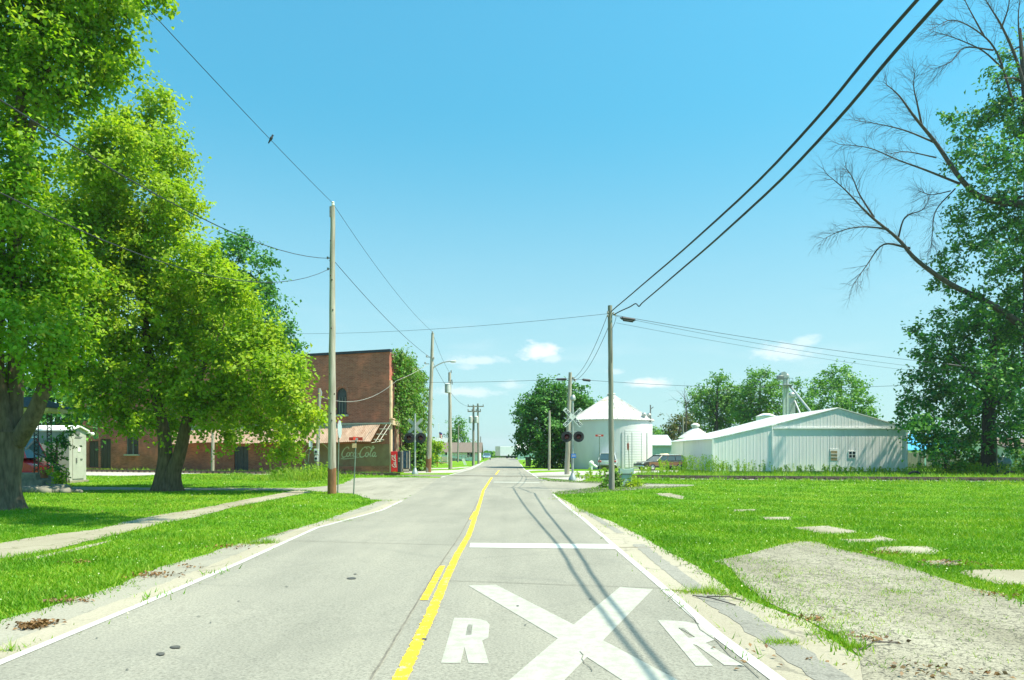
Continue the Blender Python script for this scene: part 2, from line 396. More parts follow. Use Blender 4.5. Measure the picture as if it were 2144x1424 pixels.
MT['dark_void'] = M_plain('dark_opening', (.035, .037, .05), (.06, .062, .075), 3, .5)
MT['stone_sill'] = M_plain('stone_sill', (.42, .38, .31), (.52, .47, .39), 6, .85)
MT['coping'] = M_plain('black_coping', (.02, .022, .04), (.035, .038, .06), 5, .6)
MT['mural_ground'] = M_plain('faded_green_wall_paint', (.27, .155, .09), (.37, .24, .14), 1.1, .9, .25, 9, dirt=(.32, .13, .085), dscale=.9)
MT['mural_letter'] = M_plain('faded_cream_paint', (.62, .61, .45), (.72, .71, .56), 5, .9, dirt=(.2, .17, .1), dscale=5)
MT['bark'] = M_plain('furrowed_bark', (.075, .052, .032), (.16, .115, .075), 3.5, .95, .9, 9, stretch=(3, 3, .6))
MT['bark_dark'] = M_plain('dark_bark', (.035, .03, .026), (.07, .06, .05), 3.5, .95, .6, 9, stretch=(3, 3, .6))
MT['dead_wood'] = M_plain('dead_branch_bark', (.05, .042, .04), (.09, .075, .07), 4, .95)
MT['leaf_lime'] = M_leaf('lime_maple_leaf', [(.22, .40, .012), (.28, .45, .018), (.33, .49, .03), (.19, .36, .012), (.37, .50, .06), (.29, .43, .05)], .5)
MT['leaf_green'] = M_leaf('green_maple_leaf', [(.16, .35, .012), (.22, .41, .018), (.26, .44, .028), (.13, .30, .012), (.31, .46, .045)], .48)
MT['leaf_deep'] = M_leaf('deep_green_leaf', [(.05, .19, .035), (.075, .24, .036), (.11, .30, .036), (.045, .17, .034)], .3, (1.1, 1.25, .5))
MT['leaf_blue'] = M_leaf('blue_green_leaf', [(.045, .18, .045), (.075, .24, .045), (.17, .38, .045), (.035, .15, .045)], .3, (1.1, 1.3, .6))
MT['leaf_far'] = M_leaf('distant_green_leaf', [(.085, .25, .034), (.12, .31, .036), (.19, .38, .04), (.075, .22, .036)], .3, (1.1, 1.2, .5))
MT['leaf_rust'] = M_leaf('rusty_green_leaf', [(.07, .12, .03), (.1, .13, .035), (.14, .11, .045), (.06, .11, .03)], .3)
MT['leaf_ivy'] = M_leaf('ivy_leaf', [(.07, .22, .022), (.10, .27, .024), (.13, .31, .03), (.06, .18, .022), (.16, .24, .05)], .33)
MT['leaf_dry'] = M_leaf('dry_leaf', [(.22, .12, .05), (.3, .18, .08), (.16, .09, .04)], .15)
MT['blade'] = M_leaf('lawn_blade', [(.085, .265, .004), (.125, .315, .006), (.175, .345, .010), (.28, .39, .04), (.10, .285, .005), (.145, .325, .008)], .35, (1.2, 1.2, .45), clump=.45)
MT['blade_dry'] = M_leaf('seedy_grass_blade', [(.19, .38, .02), (.25, .42, .03), (.34, .43, .06), (.17, .34, .02)], .35)
MT['clover'] = M_leaf('clover_flower', [(.5, .58, .3), (.62, .68, .4)], .2)
MT['stone'] = M_plain('field_stone', (.13, .13, .11), (.26, .25, .2), 3, .9, .4)
MT['shingle'] = M_plain('dark_shingle', (.045, .055, .065), (.09, .10, .11), 8, .85)
MT['shingle_brown'] = M_plain('brown_shingle', (.13, .10, .085), (.19, .15, .12), 8, .85)
MT['shingle_grey'] = M_plain('grey_green_shingle', (.22, .27, .26), (.3, .35, .34), 8, .85)
MT['siding'] = M_plain('white_siding', (.62, .68, .66), (.7, .75, .73), 3, .7)
MT['siding_grey'] = M_plain('blue_grey_siding', (.42, .5, .51), (.5, .58, .58), 3, .7)
MT['siding_green'] = M_plain('mint_siding', (.5, .64, .53), (.58, .72, .6), 3, .7)
MT['blue_roof'] = M_plain('blue_roof_steel', (.05, .33, .62), (.09, .42, .72), 2, .4)
MT['old_fence'] = M_plain('weathered_fence_board', (.16, .155, .13), (.26, .25, .21), 3, .9, stretch=(5, 5, .4))
MT['glass'] = M_glass('window_glass')
MT['glass_car'] = M_glass('car_glass', (.05, .09, .11), .05)
MT['glass_amber'] = M_plain('curtained_glass', (.30, .22, .12), (.42, .33, .2), 14, .25)
MT['red_body'] = M_car('red_body_paint', (.78, .018, .03))
MT['white_body'] = M_car('white_body_paint', (.72, .74, .74))
MT['silver_body'] = M_car('silver_body_paint', (.52, .56, .60))
MT['blue_body'] = M_car('blue_body_paint', (.20, .34, .46))
MT['brown_body'] = M_car('brown_body_paint', (.038, .036, .026), .3)
MT['wood_panel'] = M_plain('wood_grain_panel', (.16, .085, .045), (.23, .13, .07), 2, .45, stretch=(.5, 3, 8))
MT['chrome'] = M_plain('chrome', (.6, .62, .62), (.7, .72, .72), 6, .2, metal=.9)
MT['tail_red'] = M_plain('tail_lamp_red', (.45, .02, .02), (.5, .03, .03), 6, .25)
MT['lamp_clear'] = M_plain('clear_lamp', (.7, .72, .7), (.78, .8, .78), 6, .2)
MT['machine_red'] = M_plain('vending_red', (.60, .012, .022), (.68, .02, .03), 4, .35)
MT['machine_dark'] = M_plain('vending_black', (.025, .026, .035), (.045, .047, .06), 5, .35)
MT['machine_blue'] = M_plain('vending_blue_glass', (.02, .05, .09), (.04, .09, .14), 5, .2)
MT['cabinet_green'] = M_plain('utility_green', (.36, .50, .43), (.44, .57, .50), 4, .55, dirt=(.2, .3, .25))
MT['transformer'] = M_plain('transformer_grey', (.42, .47, .45), (.52, .56, .54), 4, .5)
MT['rust'] = M_plain('rusted_steel', (.30, .14, .06), (.42, .22, .1), 8, .8)
MT['rail'] = M_plain('rusty_rail', (.10, .06, .04), (.17, .10, .07), 10, .7)
MT['rail_top'] = M_plain('polished_rail', (.42, .40, .36), (.52, .5, .46), 10, .35, metal=.6)
MT['sleeper'] = M_plain('railway_sleeper', (.06, .045, .035), (.11, .085, .065), 6, .95)
MT['flag_red'] = M_plain('flag_red_cloth', (.42, .05, .06), (.5, .08, .08), 6, .8)
MT['flag_white'] = M_plain('flag_white_cloth', (.7, .7, .7), (.78, .78, .78), 6, .8)
MT['flag_blue'] = M_plain('flag_blue_cloth', (.03, .05, .2), (.05, .07, .26), 6, .8)
MT['cream'] = M_plain('cream_canvas', (.62, .52, .33), (.72, .62, .43), 5, .8)
MT['terracotta'] = M_plain('terracotta', (.22, .07, .035), (.3, .11, .06), 6, .8)
MT['trailer'] = M_plain('trailer_white', (.74, .76, .76), (.8, .82, .82), 2, .4)
MT['trailer_end'] = M_plain('trailer_door', (.44, .42, .34), (.52, .5, .42), 4, .6)
MT['bird'] = M_plain('dark_feathers', (.02, .022, .03), (.05, .05, .06), 20, .8)

# ------------------------------------------------------------------ ground, roads, markings
def M_lawn():
    m, t, p, o = new_mat('lawn_ground')
    v = t.node('ShaderNodeTexCoord').outputs['Object']
    a = t.noise(v, .22, 6, .6); b = t.noise(v, 2.4, 6, .65); c = t.noise(v, 38, 4, .7)
    col = t.ramp(a, [(.32, (.085, .255, .005)), (.5, (.135, .30, .007)), (.68, (.22, .34, .02))])
    col = t.mix(t.step(b, .52, .74), col, (.24, .33, .045))
    col = t.mix(.75, col, t.ramp(c, [(.3, .45), (.5, .9), (.72, 1.35)]), 'MULTIPLY')
    t.l.new(col, p.inputs['Base Color']); p.inputs['Roughness'].default_value = .95; p.inputs['Specular IOR Level'].default_value = .15
    bp = t.node('ShaderNodeBump'); bp.inputs['Strength'].default_value = .8; bp.inputs['Distance'].default_value = .05
    t.l.new(c, bp.inputs['Height']); t.l.new(bp.outputs[0], p.inputs['Normal'])
    return m
MT['lawn'] = M_lawn()

def strip_grid():
    xs = [-1900, -800, -200, -90, -60, -40, -30, -20, -10, -5, 0, 5, 10, 20, 30, 40, 60, 90, 200, 800, 1900]
    vs = []; fs = []; n = len(xs)
    for y in PY:
        for x in xs: vs.append((x, y, gz(y)))
    for j in range(len(PY) - 1):
        for i in range(n - 1): fs.append((j * n + i, j * n + i + 1, (j + 1) * n + i + 1, (j + 1) * n + i))
    return vs, fs
gv, gf = strip_grid()
ground = mesh_obj('ground', gv, gf, MT['lawn']); props(ground, 'flat grassy land running out to the horizon', kind='structure')

OVER = []       # plan outlines where no grass grows
def sheet(name, polys, m, lift, label, kind='structure', ban=True, cat=None, jitter=0.0, seed=0, parent=None, thick=0.0):
    """flat polygons lying on the ground, cut along the breaks of the profile so they follow it"""
    rnd = random.Random(seed)
    bm = bmesh.new()
    for poly in polys:
        P = [Vector(p) for p in poly]
        if jitter:
            Q = []
            for i, a in enumerate(P):
                b = P[(i + 1) % len(P)]; L = (b - a).length; k = max(1, min(60, int(L / (jitter * 5))))
                nrm = Vector((-(b - a).y, (b - a).x, 0)).normalized() if L > 0 else Vector((0, 0, 0))
                for j in range(k):
                    q = a.lerp(b, (j + (rnd.uniform(-.42, .42) if j else 0)) / k)
                    if j: q = q + nrm * jitter * (2 * rnd.random() - 1) * rnd.choice((.25, .5, .8, 1.0, 1.7))
                    Q.append(q)
            P = Q
        if ban: OVER.append(np.array([(p.x, p.y) for p in P]))
        vs = [bm.verts.new((p.x, p.y, 0)) for p in P]
        bm.faces.new(vs)
    bmesh.ops.triangulate(bm, faces=bm.faces)
    ys = [v.co.y for v in bm.verts]; lo, hi = min(ys), max(ys)
    for y in PY:
        if lo < y < hi:
            bmesh.ops.bisect_plane(bm, geom=bm.verts[:] + bm.edges[:] + bm.faces[:], plane_co=(0, y, 0), plane_no=(0, 1, 0))
    for v in bm.verts: v.co.z = gz(v.co.y) + lift
    bmesh.ops.recalc_face_normals(bm, faces=bm.faces)
    for f in bm.faces:
        if f.normal.z < 0: f.normal_flip()
    if thick:
        r = bmesh.ops.extrude_face_region(bm, geom=bm.faces[:])
        for v in [g for g in r['geom'] if isinstance(g, bmesh.types.BMVert)]: v.co.z -= thick
        bmesh.ops.recalc_face_normals(bm, faces=bm.faces)
    me = bpy.data.meshes.new(name); bm.to_mesh(me); bm.free(); me.materials.append(m)
    o = bpy.data.objects.new(name, me); COL.objects.link(o)
    if parent: o.parent = parent
    return props(o, label, cat, None, kind)

def G(*pp): return [gp(*p) for p in pp]
def line_strip(pts, w0, w1=None):
    """band of given half widths left/right along a plan polyline"""
    w1 = w0 if w1 is None else w1; L = []; Rr = []
    for i, p in enumerate(pts):
        t = (pts[min(i + 1, len(pts) - 1)] - pts[max(i - 1, 0)]); t.z = 0; t.normalize(); n = Vector((-t.y, t.x, 0))
        L.append(p + n * w0); Rr.append(p - n * w1)
    return L + Rr[::-1]
def ext(a, b, d):
    """point d metres past b on the line a-b"""
    t = (b - a); t.z = 0; return b + t.normalized() * d

# edges of the street, followed along the white lines
EL = [gp(*p) for p in ((0, 1391), (231, 1295), (504, 1179), (664, 1106), (800, 1069), (842, 1049))]
EL = [ext(EL[1], EL[0], 9)] + EL
ER = [gp(*p) for p in ((1624, 1424), (1500, 1331), (1393, 1236), (1284, 1143), (1222, 1088), (1158, 1035))]
ER = [ext(ER[2], ER[0], 9)] + ER
FL = [gp(923, 1000), gp(985, 983), gp(1006, 972), gp(1022, 962.5)]
FR = [gp(1126, 1001), gp(1098, 983), gp(1090, 972), gp(1084, 962.5)]
FL += [Vector((-6.0, 215, 0)), Vector((-4.0, 300, 0))]; FR += [Vector((.6, 215, 0)), Vector((2.6, 300, 0))]
sheet('road', [EL + FL + FR[::-1] + ER[::-1]], MT['asphalt'], .012, 'worn grey asphalt street running straight ahead over the railway crossing')

# painted lines
MT['white_rxr'] = M_paint('faded_white_marking', (.41, .42, .37), (.31, .31, .26), .8, .43, .64)
sheet('left_edge_line', [line_strip(EL, .055)], MT['white_paint'], .018, 'white edge line along the left side of the street', ban=False)
sheet('right_edge_line', [line_strip(ER[:4], .065), line_strip([ER[3].lerp(ER[4], -.02)] + ER[4:], .055)], MT['white_paint'], .018, 'white edge line along the right side of the street', ban=False)
sheet('far_edge_line', [line_strip(FL[:3], .05), line_strip(FR[:3], .05)], MT['white_worn'], .018, 'faded edge lines beyond the railway crossing', ban=False)
CL = [gp(*p) for p in ((838 - 16, 1424), (901 - 13, 1295), (931 - 11, 1224), (957 - 9, 1164), (984 - 7, 1123), (1013, 1028), (1030, 1000))]
CL = [gp(*p) for p in ((838, 1424), (899, 1295), (929, 1224), (957, 1164), (981, 1123), (1012, 1028), (1030, 1000))]
CL = [ext(CL[1], CL[0], 8)] + CL
sheet('yellow_centre_line', [line_strip(CL, .062), line_strip([gp(1038, 994), gp(1045, 985)], .06)], MT['yellow_paint'], .019, 'solid yellow centre line with ragged worn edges', ban=False, jitter=.009, seed=3)
sheet('yellow_dash', [G((879, 1259), (896, 1259), (932, 1187), (919, 1187)), G((981, 1089), (987, 1089), (997, 1072), (992, 1072))], MT['yellow_paint'], .0185, 'broken yellow dashes beside the solid centre line', ban=False, jitter=.008, seed=4)
sheet('stop_line', [G((983, 1148), (1288, 1151), (1276, 1141), (985, 1138.5))], MT['white_paint'], .018, 'white stop line across the right lane before the railway crossing', ban=False)
sheet('far_stop_line', [G((1033, 1011), (1131, 1012.5), (1129, 1010.4), (1034, 1009))], MT['white_rxr'], .018, 'faint white stop line close before the rails', ban=False)
def z8(*pp): return [gp(800 + x / 2.68, 1180 + y / 2.68) for x, y in pp]
xs_tl = z8((485, 130), (640, 125)); xs_tr = z8((1335, 138), (1520, 150)); nt, nl, nr, nb = z8((1075, 350), (985, 430), (1240, 440), (1150, 535))
bl = z8((725, 654), (1035, 654)); br_ = z8((1640, 654), (1330, 654)); 
bl = [ext(nl, bl[0], 1.3), ext(nb, bl[1], 1.2)]; br_ = [ext(nr, br_[0], 1.2), ext(nb, br_[1], 1.2)]
xpoly = [xs_tl[0], xs_tl[1], nt, xs_tr[0], xs_tr[1], nr, br_[0], br_[1], nb, bl[1], bl[0], nl]
letters = [z8((405, 312), (330, 568), (440, 568), (462, 478), (466, 446), (468, 412), (481, 350), (487, 314)), z8((487, 314), (481, 350), (508, 352), (502, 408), (468, 412), (466, 446), (562, 442), (596, 424), (603, 350), (585, 330), (530, 317)), z8((466, 446), (462, 478), (484, 568), (600, 572), (562, 442)),
           z8((1545, 325), (1650, 452), (1760, 585), (1858, 585), (1752, 470), (1745, 462), (1720, 426), (1660, 368), (1640, 329)), z8((1640, 329), (1660, 368), (1692, 370), (1757, 422), (1720, 426), (1745, 462), (1815, 455), (1866, 438), (1862, 422), (1790, 352), (1700, 333)), z8((1745, 462), (1765, 468), (1920, 580), (2035, 585), (1815, 455))]
sheet('railway_crossing_marking', [xpoly] + letters, MT['white_rxr'], .0165, 'large white X between two letters R painted on the right lane', ban=False)

# joints, cracks, stains and one painted pole shadow
def wob(a, b, n, amp, seed):
    r = random.Random(seed); d = (b - a); nn = Vector((-d.y, d.x, 0)).normalized(); o = 0; out = []
    for i in range(n + 1):
        o = o * .7 + r.uniform(-amp, amp); out.append(a.lerp(b, i / n) + nn * (o if 0 < i < n else 0))
    return out
J = [gp(*p) for p in ((778, 1424), (852, 1300), (908, 1205), (961, 1126), (1000, 1050))]
cr = [line_strip(wob(ext(J[1], J[0], 5), J[0], 14, .006, 1), .008)]
for i in range(len(J) - 1): cr.append(line_strip(wob(J[i], J[i + 1], 16, .008, i), .010))
cr.append(line_strip(wob(gp(910, 1217), gp(1386, 1234), 30, .012, 8), .008))
cr.append(line_strip(wob(gp(480, 1131), gp(958, 1143), 30, .012, 9), .010))
cr.append(line_strip(wob(gp(560, 1088), gp(975, 1096), 30, .012, 10), .008))
cr.append(line_strip(wob(gp(1075, 1026), gp(1240, 1032), 20, .02, 11), .016))  # cast shadow of the right cable pole, painted as a dark strip
cr.append(line_strip([gp(1397, 1246), gp(1430, 1275), gp(1455, 1300), gp(1466, 1322), gp(1500, 1345), gp(1530, 1378), gp(1560, 1396), gp(1590, 1424)], .0045))
cr.append(line_strip(wob(gp(1214, 1368), gp(1240, 1410), 10, .02, 12), .0035))
cr.append(line_strip(wob(gp(1400, 1262), gp(1412, 1245), 6, .01, 13), .005))
sheet('road_joint', cr, MT['crack'], .0215, 'dark joints and hairline cracks across the asphalt', ban=False)
st = []
for px, py, rx, ry in ((367, 1359, 13, 3), (337, 1373.5, 10, 3.4), (736, 1213.5, 11, 2.2), (744, 1204.5, 4, .8), (888, 1342, 7, 2), (266, 1406.5, 3.2, 1.1), (203, 1340, 3, .8), (441, 1307, 2.4, .8), (1084, 1272, 3, 1), (1100, 1312, 2.2, .9), (1236, 1257, 4, .7), (500, 1262, 3, .6), (600, 1231, 4, .5), (416, 1294, 5, .5)):
    r = random.Random(int(px)); st.append([gp(px + rx * math.cos(a) * r.uniform(.75, 1.1), py + ry * math.sin(a) * r.uniform(.75, 1.1)) for a in [k * math.pi / 7 for k in range(14)]])
sheet('oil_stain', st, MT['oil'], .0225, 'small dark oil spots on the left lane', ban=False)

# verges: shoulder and gutter bands
lawn_l = [(0, 1300), (123, 1265), (231, 1231), (328, 1190), (448, 1157), (474, 1146), (537, 1131), (657, 1097), (731, 1071), (776, 1056), (800, 1046)]
LL = [gp(*p) for p in lawn_l]; LL = [ext(LL[1], LL[0], 8)] + LL
sheet('left_shoulder', [LL + EL[::-1]], MT['asphalt_far'], .006, 'pale cracked shoulder between the left edge line and the grass', jitter=.05, seed=5)
sheet('left_gutter_strip', [line_strip(EL, .42, -.06)], MT['gutter'], .0085, 'sandy gutter strip along the left edge line', jitter=.02, seed=6)
lawn_r = [(1780, 1340), (1691, 1302), (1605, 1272), (1534, 1239), (1493, 1209), (1445, 1179), (1374, 1142), (1344, 1123), (1280, 1092), (1222, 1073), (1200, 1057), (1176, 1044), (1160, 1036)]
LR = [gp(*p) for p in lawn_r]
gut = [gp(1878, 1424), gp(1773, 1362)]; gut = [ext(gut[1], gut[0], 7)] + gut
sheet('right_shoulder', [gut + LR[1:] + ER[::-1]], MT['gutter'], .005, 'tan concrete gutter beside the right edge line', jitter=.03, seed=7)
g2 = [gp(1668 + 76, 1424), gp(1640, 1352), gp(1560, 1296), gp(1475, 1246)]; g2 = [ext(g2[1], g2[0], 7)] + g2
sheet('gutter_patch', [line_strip(g2, .16), line_strip([gp(1462, 1236), gp(1420, 1205), gp(1372, 1168), gp(1338, 1140)], .13), line_strip([gp(1300, 1117), gp(1240, 1080), gp(1215, 1066)], .1)], MT['gutter_dark'], .009, 'dark asphalt band down the middle of the gutter', jitter=.03, seed=8)
sheet('gutter_joint', [line_strip(wob(gp(1390, 1236), gp(1535, 1247), 14, .03, 20), .03), line_strip(wob(gp(1296, 1147), gp(1372, 1147), 10, .02, 21), .018), line_strip(wob(gp(620, 1108), gp(540, 1130), 8, .02, 22), .02)], MT['soil'], .0115, 'soil filled joint across the gutter', ban=False)

# footpath on the left, broken one on the right, drive
wl_t = [(-160, 1172), (0, 1138), (100, 1121), (209, 1108), (261, 1093), (336, 1078), (410, 1067), (504, 1048), (582, 1034), (622, 1027)]
wl_b = [(655, 1030), (597, 1041), (485, 1063), (407, 1084), (336, 1097), (261, 1116), (131, 1147), (52, 1164), (0, 1170), (-160, 1205)]
sheet('footpath', [G(*wl_t, *wl_b)], MT['walk'], .010, 'pale concrete footpath crossing the left lawn', jitter=.05, seed=9)
sheet('footpath_edge', [G((45, 1172), (120, 1156), (235, 1131), (228, 1135), (150, 1156), (60, 1174))], MT['walk'], .006, 'sunken slab edge beside the footpath', jitter=.02, seed=10)
def z3(*pp): return [gp(1344 + x / 2.68, 1000 + y / 2.68) for x, y in pp]
slabs = [[(70, 88), (160, 88), (235, 105), (230, 121), (170, 115), (90, 98)], [(500, 180), (640, 178), (632, 189), (520, 190)], [(665, 222), (845, 221), (840, 238), (690, 236)],
         [(855, 280), (1040, 270), (1140, 290), (1215, 300), (1190, 312), (1000, 316), (930, 296)], [(1100, 346), (1280, 345), (1320, 322), (1435, 352), (1400, 362), (1150, 370)],
         [(1295, 395), (1390, 387), (1600, 385), (1668, 412), (1640, 432), (1500, 426), (1340, 420)], [(1585, 470), (1660, 464), (1800, 478), (1760, 494), (1610, 488)],
         [(1775, 522), (1960, 516), (2144, 518), (2300, 522), (2320, 600), (2144, 602), (2000, 600), (1850, 560)]]
sheet('overgrown_footpath', [z3(*s) for s in slabs], MT['walk'], .005, 'row of old footpath slabs half swallowed by the right lawn', jitter=.07, seed=11)
drive = [(400, 470), (600, 430), (780, 378), (880, 358), (980, 362), (1100, 400), (1300, 445), (1520, 510), (1700, 575), (1850, 620), (2000, 650), (2144, 700), (2500, 830), (2500, 1500), (1300, 1500), (1220, 1010), (1120, 900), (900, 790), (700, 700), (560, 590), (500, 510)]
drv = [gp(1344 + x / 2.68, min(1000 + y / 2.68, 1560)) for x, y in drive]
sheet('driveway', [drv], MT['broken'], .008, 'crumbled grey asphalt drive at the right of the street', jitter=.24, seed=12)

# side street crossing before the rails
ss_l = G((842, 1049), (776, 1046), (742, 1034), (690, 1031), (640, 1027.5), (500, 1027), (160, 1027), (-200, 1027), (-200, 1020), (160, 1019.5), (380, 1022), (640, 1022), (712, 1015), (742, 1001), (852, 1000), (926, 1001))
ss_r = G((1156, 1037), (1166, 1030), (1220, 1024), (1268, 1019.5), (1300, 1017.5), (1345, 1019), (1450, 1018), (1456, 1015.5), (1345, 1014), (1266, 1013.3), (1200, 1011), (1150, 1008), (1126, 1001))
sheet('side_street', [ss_l, ss_r], MT['asphalt_far'], .007, 'pale side street running off left and right before the rails', jitter=.08, seed=13)
sheet('gravel_lot', [G((1090, 992.5), (1126, 990), (1200, 986.8), (1420, 985), (1420, 988.5), (1270, 994), (1190, 996), (1120, 996.5))], MT['gravel'], .010, 'pale gravel lot in front of the grain bin', jitter=.15, seed=14)
sheet('far_drive', [G((845, 987), (905, 985.5), (960, 984), (985, 978), (1005, 970), (1016, 965), (1006, 973), (985, 984), (955, 990), (905, 991), (845, 990.5)), G((860, 981), (935, 980), (985, 977), (978, 979), (935, 982.5), (860, 983)), G((1092, 985), (1110, 983.5), (1200, 983), (1200, 984.2), (1115, 986), (1100, 988))], MT['gravel'], .011, 'pale drives and paths beyond the crossing', jitter=.1, seed=15)

# railway: polyline in plan
TRK = [Vector(p) for p in ((-95, 88, 0), (-60, 76, 0), (-37.7, 67.2, 0), (-18, 59.6, 0), (-8, 56, 0), (-.5, 53.4, 0), (7, 51.3, 0), (14, 49.7, 0), (22, 48.4, 0), (34, 46.8, 0), (60, 44.5, 0))]
TRKs = [Vector(p) for p in catmull(TRK, 5)]
road_x0, road_x1 = -8.5, 5.6
def along(pts, xa, xb): return [p for p in pts if xa <= p.x <= xb]
def bal(xa, xb, wa, wb): return line_strip(along(TRKs, xa, xb), wa, wb)
sheet('ballast', [bal(-23, road_x0 - 3, 1.2, 3.6), bal(-95, -22.9, 1.2, 9.0), bal(road_x1 + .6, 60, 1.3, 1.7)], MT['gravel'], .013, 'white stone ballast under the rails', jitter=.25, seed=16)
track = thing('railway_track', 'single railway line with rusty rails crossing the street', 'railway track', (-.5, 53.4, gz(53.4)))
for off in (-.72, .72):
    r = MB(); tp = MB(); pts = []
    for i, p in enumerate(TRKs):
        t = (TRKs[min(i + 1, len(TRKs) - 1)] - TRKs[max(i - 1, 0)]).normalized(); n = Vector((-t.y, t.x, 0)); q = p + n * off; pts.append(q)
    def railz(q):
        up = .19 if (q.x < road_x0 or q.x > road_x1) else .035
        return up
    P = []
    for a, b in zip(pts[:-1], pts[1:]):
        for k in range(4): P.append(a.lerp(b, k / 4))
    for i in range(len(P) - 1):
        a, b = P[i], P[i + 1]; h = .17 if not (road_x0 - .5 < a.x < road_x1 + .5) else .03
        t = (b - a).normalized(); n = Vector((-t.y, t.x, 0)) * .036
        za, zb = gz(a.y), gz(b.y)
        r.add([(a - n) + Vector((0, 0, za)), (a + n) + Vector((0, 0, za)), (a + n) + Vector((0, 0, za + h)), (a - n) + Vector((0, 0, za + h)), (b - n) + Vector((0, 0, zb)), (b + n) + Vector((0, 0, zb)), (b + n) + Vector((0, 0, zb + h)), (b - n) + Vector((0, 0, zb + h))], [(0, 1, 5, 4), (1, 2, 6, 5), (3, 0, 4, 7)])
        tp.add([(a - n) + Vector((0, 0, za + h)), (a + n) + Vector((0, 0, za + h)), (b + n) + Vector((0, 0, zb + h)), (b - n) + Vector((0, 0, zb + h))], [(0, 1, 2, 3)])
    ro = part(r, 'rail', MT['rail'], track, smooth=None); part(tp, 'rail_head', MT['rail_top'], ro, smooth=None)
sl = MB(); d = 0.0
L = TRKs[0]
for a, b in zip(TRKs[:-1], TRKs[1:]):
    t = (b - a); ln = t.length; t.normalize(); ang = math.atan2(t.y, t.x)
    while d < ln:
        p = a + t * d
        if not (road_x0 - .6 < p.x < road_x1 + .6): sl.box((p.x, p.y, gz(p.y) + .055), (.22, 2.6, .13), ang)
        d += .62
    d -= ln
so = part(sl, 'sleepers', MT['sleeper'], track, smooth=None); so['kind'] = 'stuff'
# flangeways in the street
fl = []
for off in (-.82, -.62, .62, .82):
    fl.append(line_strip([p + Vector((.35 * off, .94 * off, 0)) for p in along(TRKs, road_x0 - .6, road_x1 + .6)], .05))
sheet('flangeway', fl, MT['crack'], .0205, 'dark grooves beside the rails in the street', ban=False)
sheet('crossing_planks', [line_strip(along(TRKs, road_x0, road_x1 + .2), 1.9, 2.2)], MT['asphalt_far'], .0145, 'patched pale paving between and beside the rails', jitter=.1, seed=18)
sheet('concrete_apron', [G((1135, 1001), (1180, 1004.5), (1215, 1008), (1228, 1004), (1215, 1000.5), (1180, 999.5))], MT['gravel'], .016, 'white broken concrete at the foot of the right crossing signal', jitter=.08, seed=19)

# ------------------------------------------------------------------ buildings
def wall_holes(mb, u0, u1, z0, z1, holes, fn, dep):
    """wall in a (u, z) plane with rectangular openings (ua, ub, za, zb); fn(u, z, d) gives the point d behind the face"""
    us = sorted({u0, u1, *[h[0] for h in holes], *[h[1] for h in holes]}); zs = sorted({z0, z1, *[h[2] for h in holes], *[h[3] for h in holes]})
    for i in range(len(us) - 1):
        for j in range(len(zs) - 1):
            um, zm = .5 * (us[i] + us[i + 1]), .5 * (zs[j] + zs[j + 1])
            if any(h[0] < um < h[1] and h[2] < zm < h[3] for h in holes): continue
            mb.quad(fn(us[i], zs[j], 0), fn(us[i + 1], zs[j], 0), fn(us[i + 1], zs[j + 1], 0), fn(us[i], zs[j + 1], 0))
    for (a, b, c, d) in holes:
        mb.quad(fn(a, c, 0), fn(b, c, 0), fn(b, c, dep), fn(a, c, dep)); mb.quad(fn(a, d, 0), fn(b, d, 0), fn(b, d, dep), fn(a, d, dep))
        mb.quad(fn(a, c, 0), fn(a, d, 0), fn(a, d, dep), fn(a, c, dep)); mb.quad(fn(b, c, 0), fn(b, d, 0), fn(b, d, dep), fn(b, c, dep))

# --- old two-storey brick building
CB = Vector((-10.25, 62.0, 0)); wdir = Vector((-1, .38, 0)).normalized(); wn = Vector((-.38, -1, 0)).normalized()      # along the wall to the left, out of the wall
WL = 38.0; HB = 10.36; ZB = .1
def bw(s, z, d=0.0): return Vector((CB.x, CB.y, 0)) + wdir * s - wn * d + Vector((0, 0, z))      # d > 0 lies inside the wall
def s_of(px):          # distance along the wall at a pixel column
    k = (px - CX) / F; return (k * CB.y - CB.x) / (wdir.x - k * wdir.y)
def z_of(px, py): q = bw(s_of(px), 0); return CH - (py - YH) / F * q.y
def zz(s, py): q = bw(s, 0); return CH - (py - YH) / F * q.y
MT['brick_front'] = M_brick('brick_long_wall', (wdir.x, wdir.y)); MT['brick_end'] = M_brick('brick_end_wall', (0, 1))
bb = thing('brick_building', 'old two storey red brick building with a tin awning, ivy on its right end', 'building', (CB.x, CB.y, gz(CB.y)))
sw0, sw1 = s_of(726), s_of(704); wz0, wz1 = zz(sw0, 868), zz(sw0, 812)
sw2 = s_of(290), s_of(265); sd1 = s_of(520), s_of(490); sb1, sb2, sb3 = (s_of(206), s_of(186)), (s_of(232), s_of(210)), (s_of(640), s_of(612))
ups = [(sw0 + k * 6.3, sw1 + k * 6.3) for k in range(6)]
holes = [(a, b, wz0, wz1) for a, b in ups] + [(sw2[0], sw2[1], zz(sw2[0], 951), zz(sw2[0], 903)), (sd1[0], sd1[1], ZB + .05, ZB + 2.4), (sb1[0], sb1[1], ZB + .4, ZB + 3.0), (sb2[0], sb2[1], ZB + .3, ZB + 3.2)]
mb = MB(); wall_holes(mb, 0, WL, ZB - .4, HB, holes, bw, .22)
part(mb, 'wall', MT['brick_front'], bb, smooth=None)
end = MB(); ED = 17.0
def be(s, z, d=0.0): return Vector((CB.x + .02 * s - d, CB.y + s, z))
eh = [(2.2, 3.6, 5.2, 8.0), (6.0, 7.4, 5.2, 8.0), (1.15, 2.9, .35, 3.9)]
wall_holes(end, 0, ED, ZB - .4, HB, eh, be, .2)
q0, q1 = bw(WL, 0), be(ED, 0)
back = q0 + Vector((0, ED, 0))
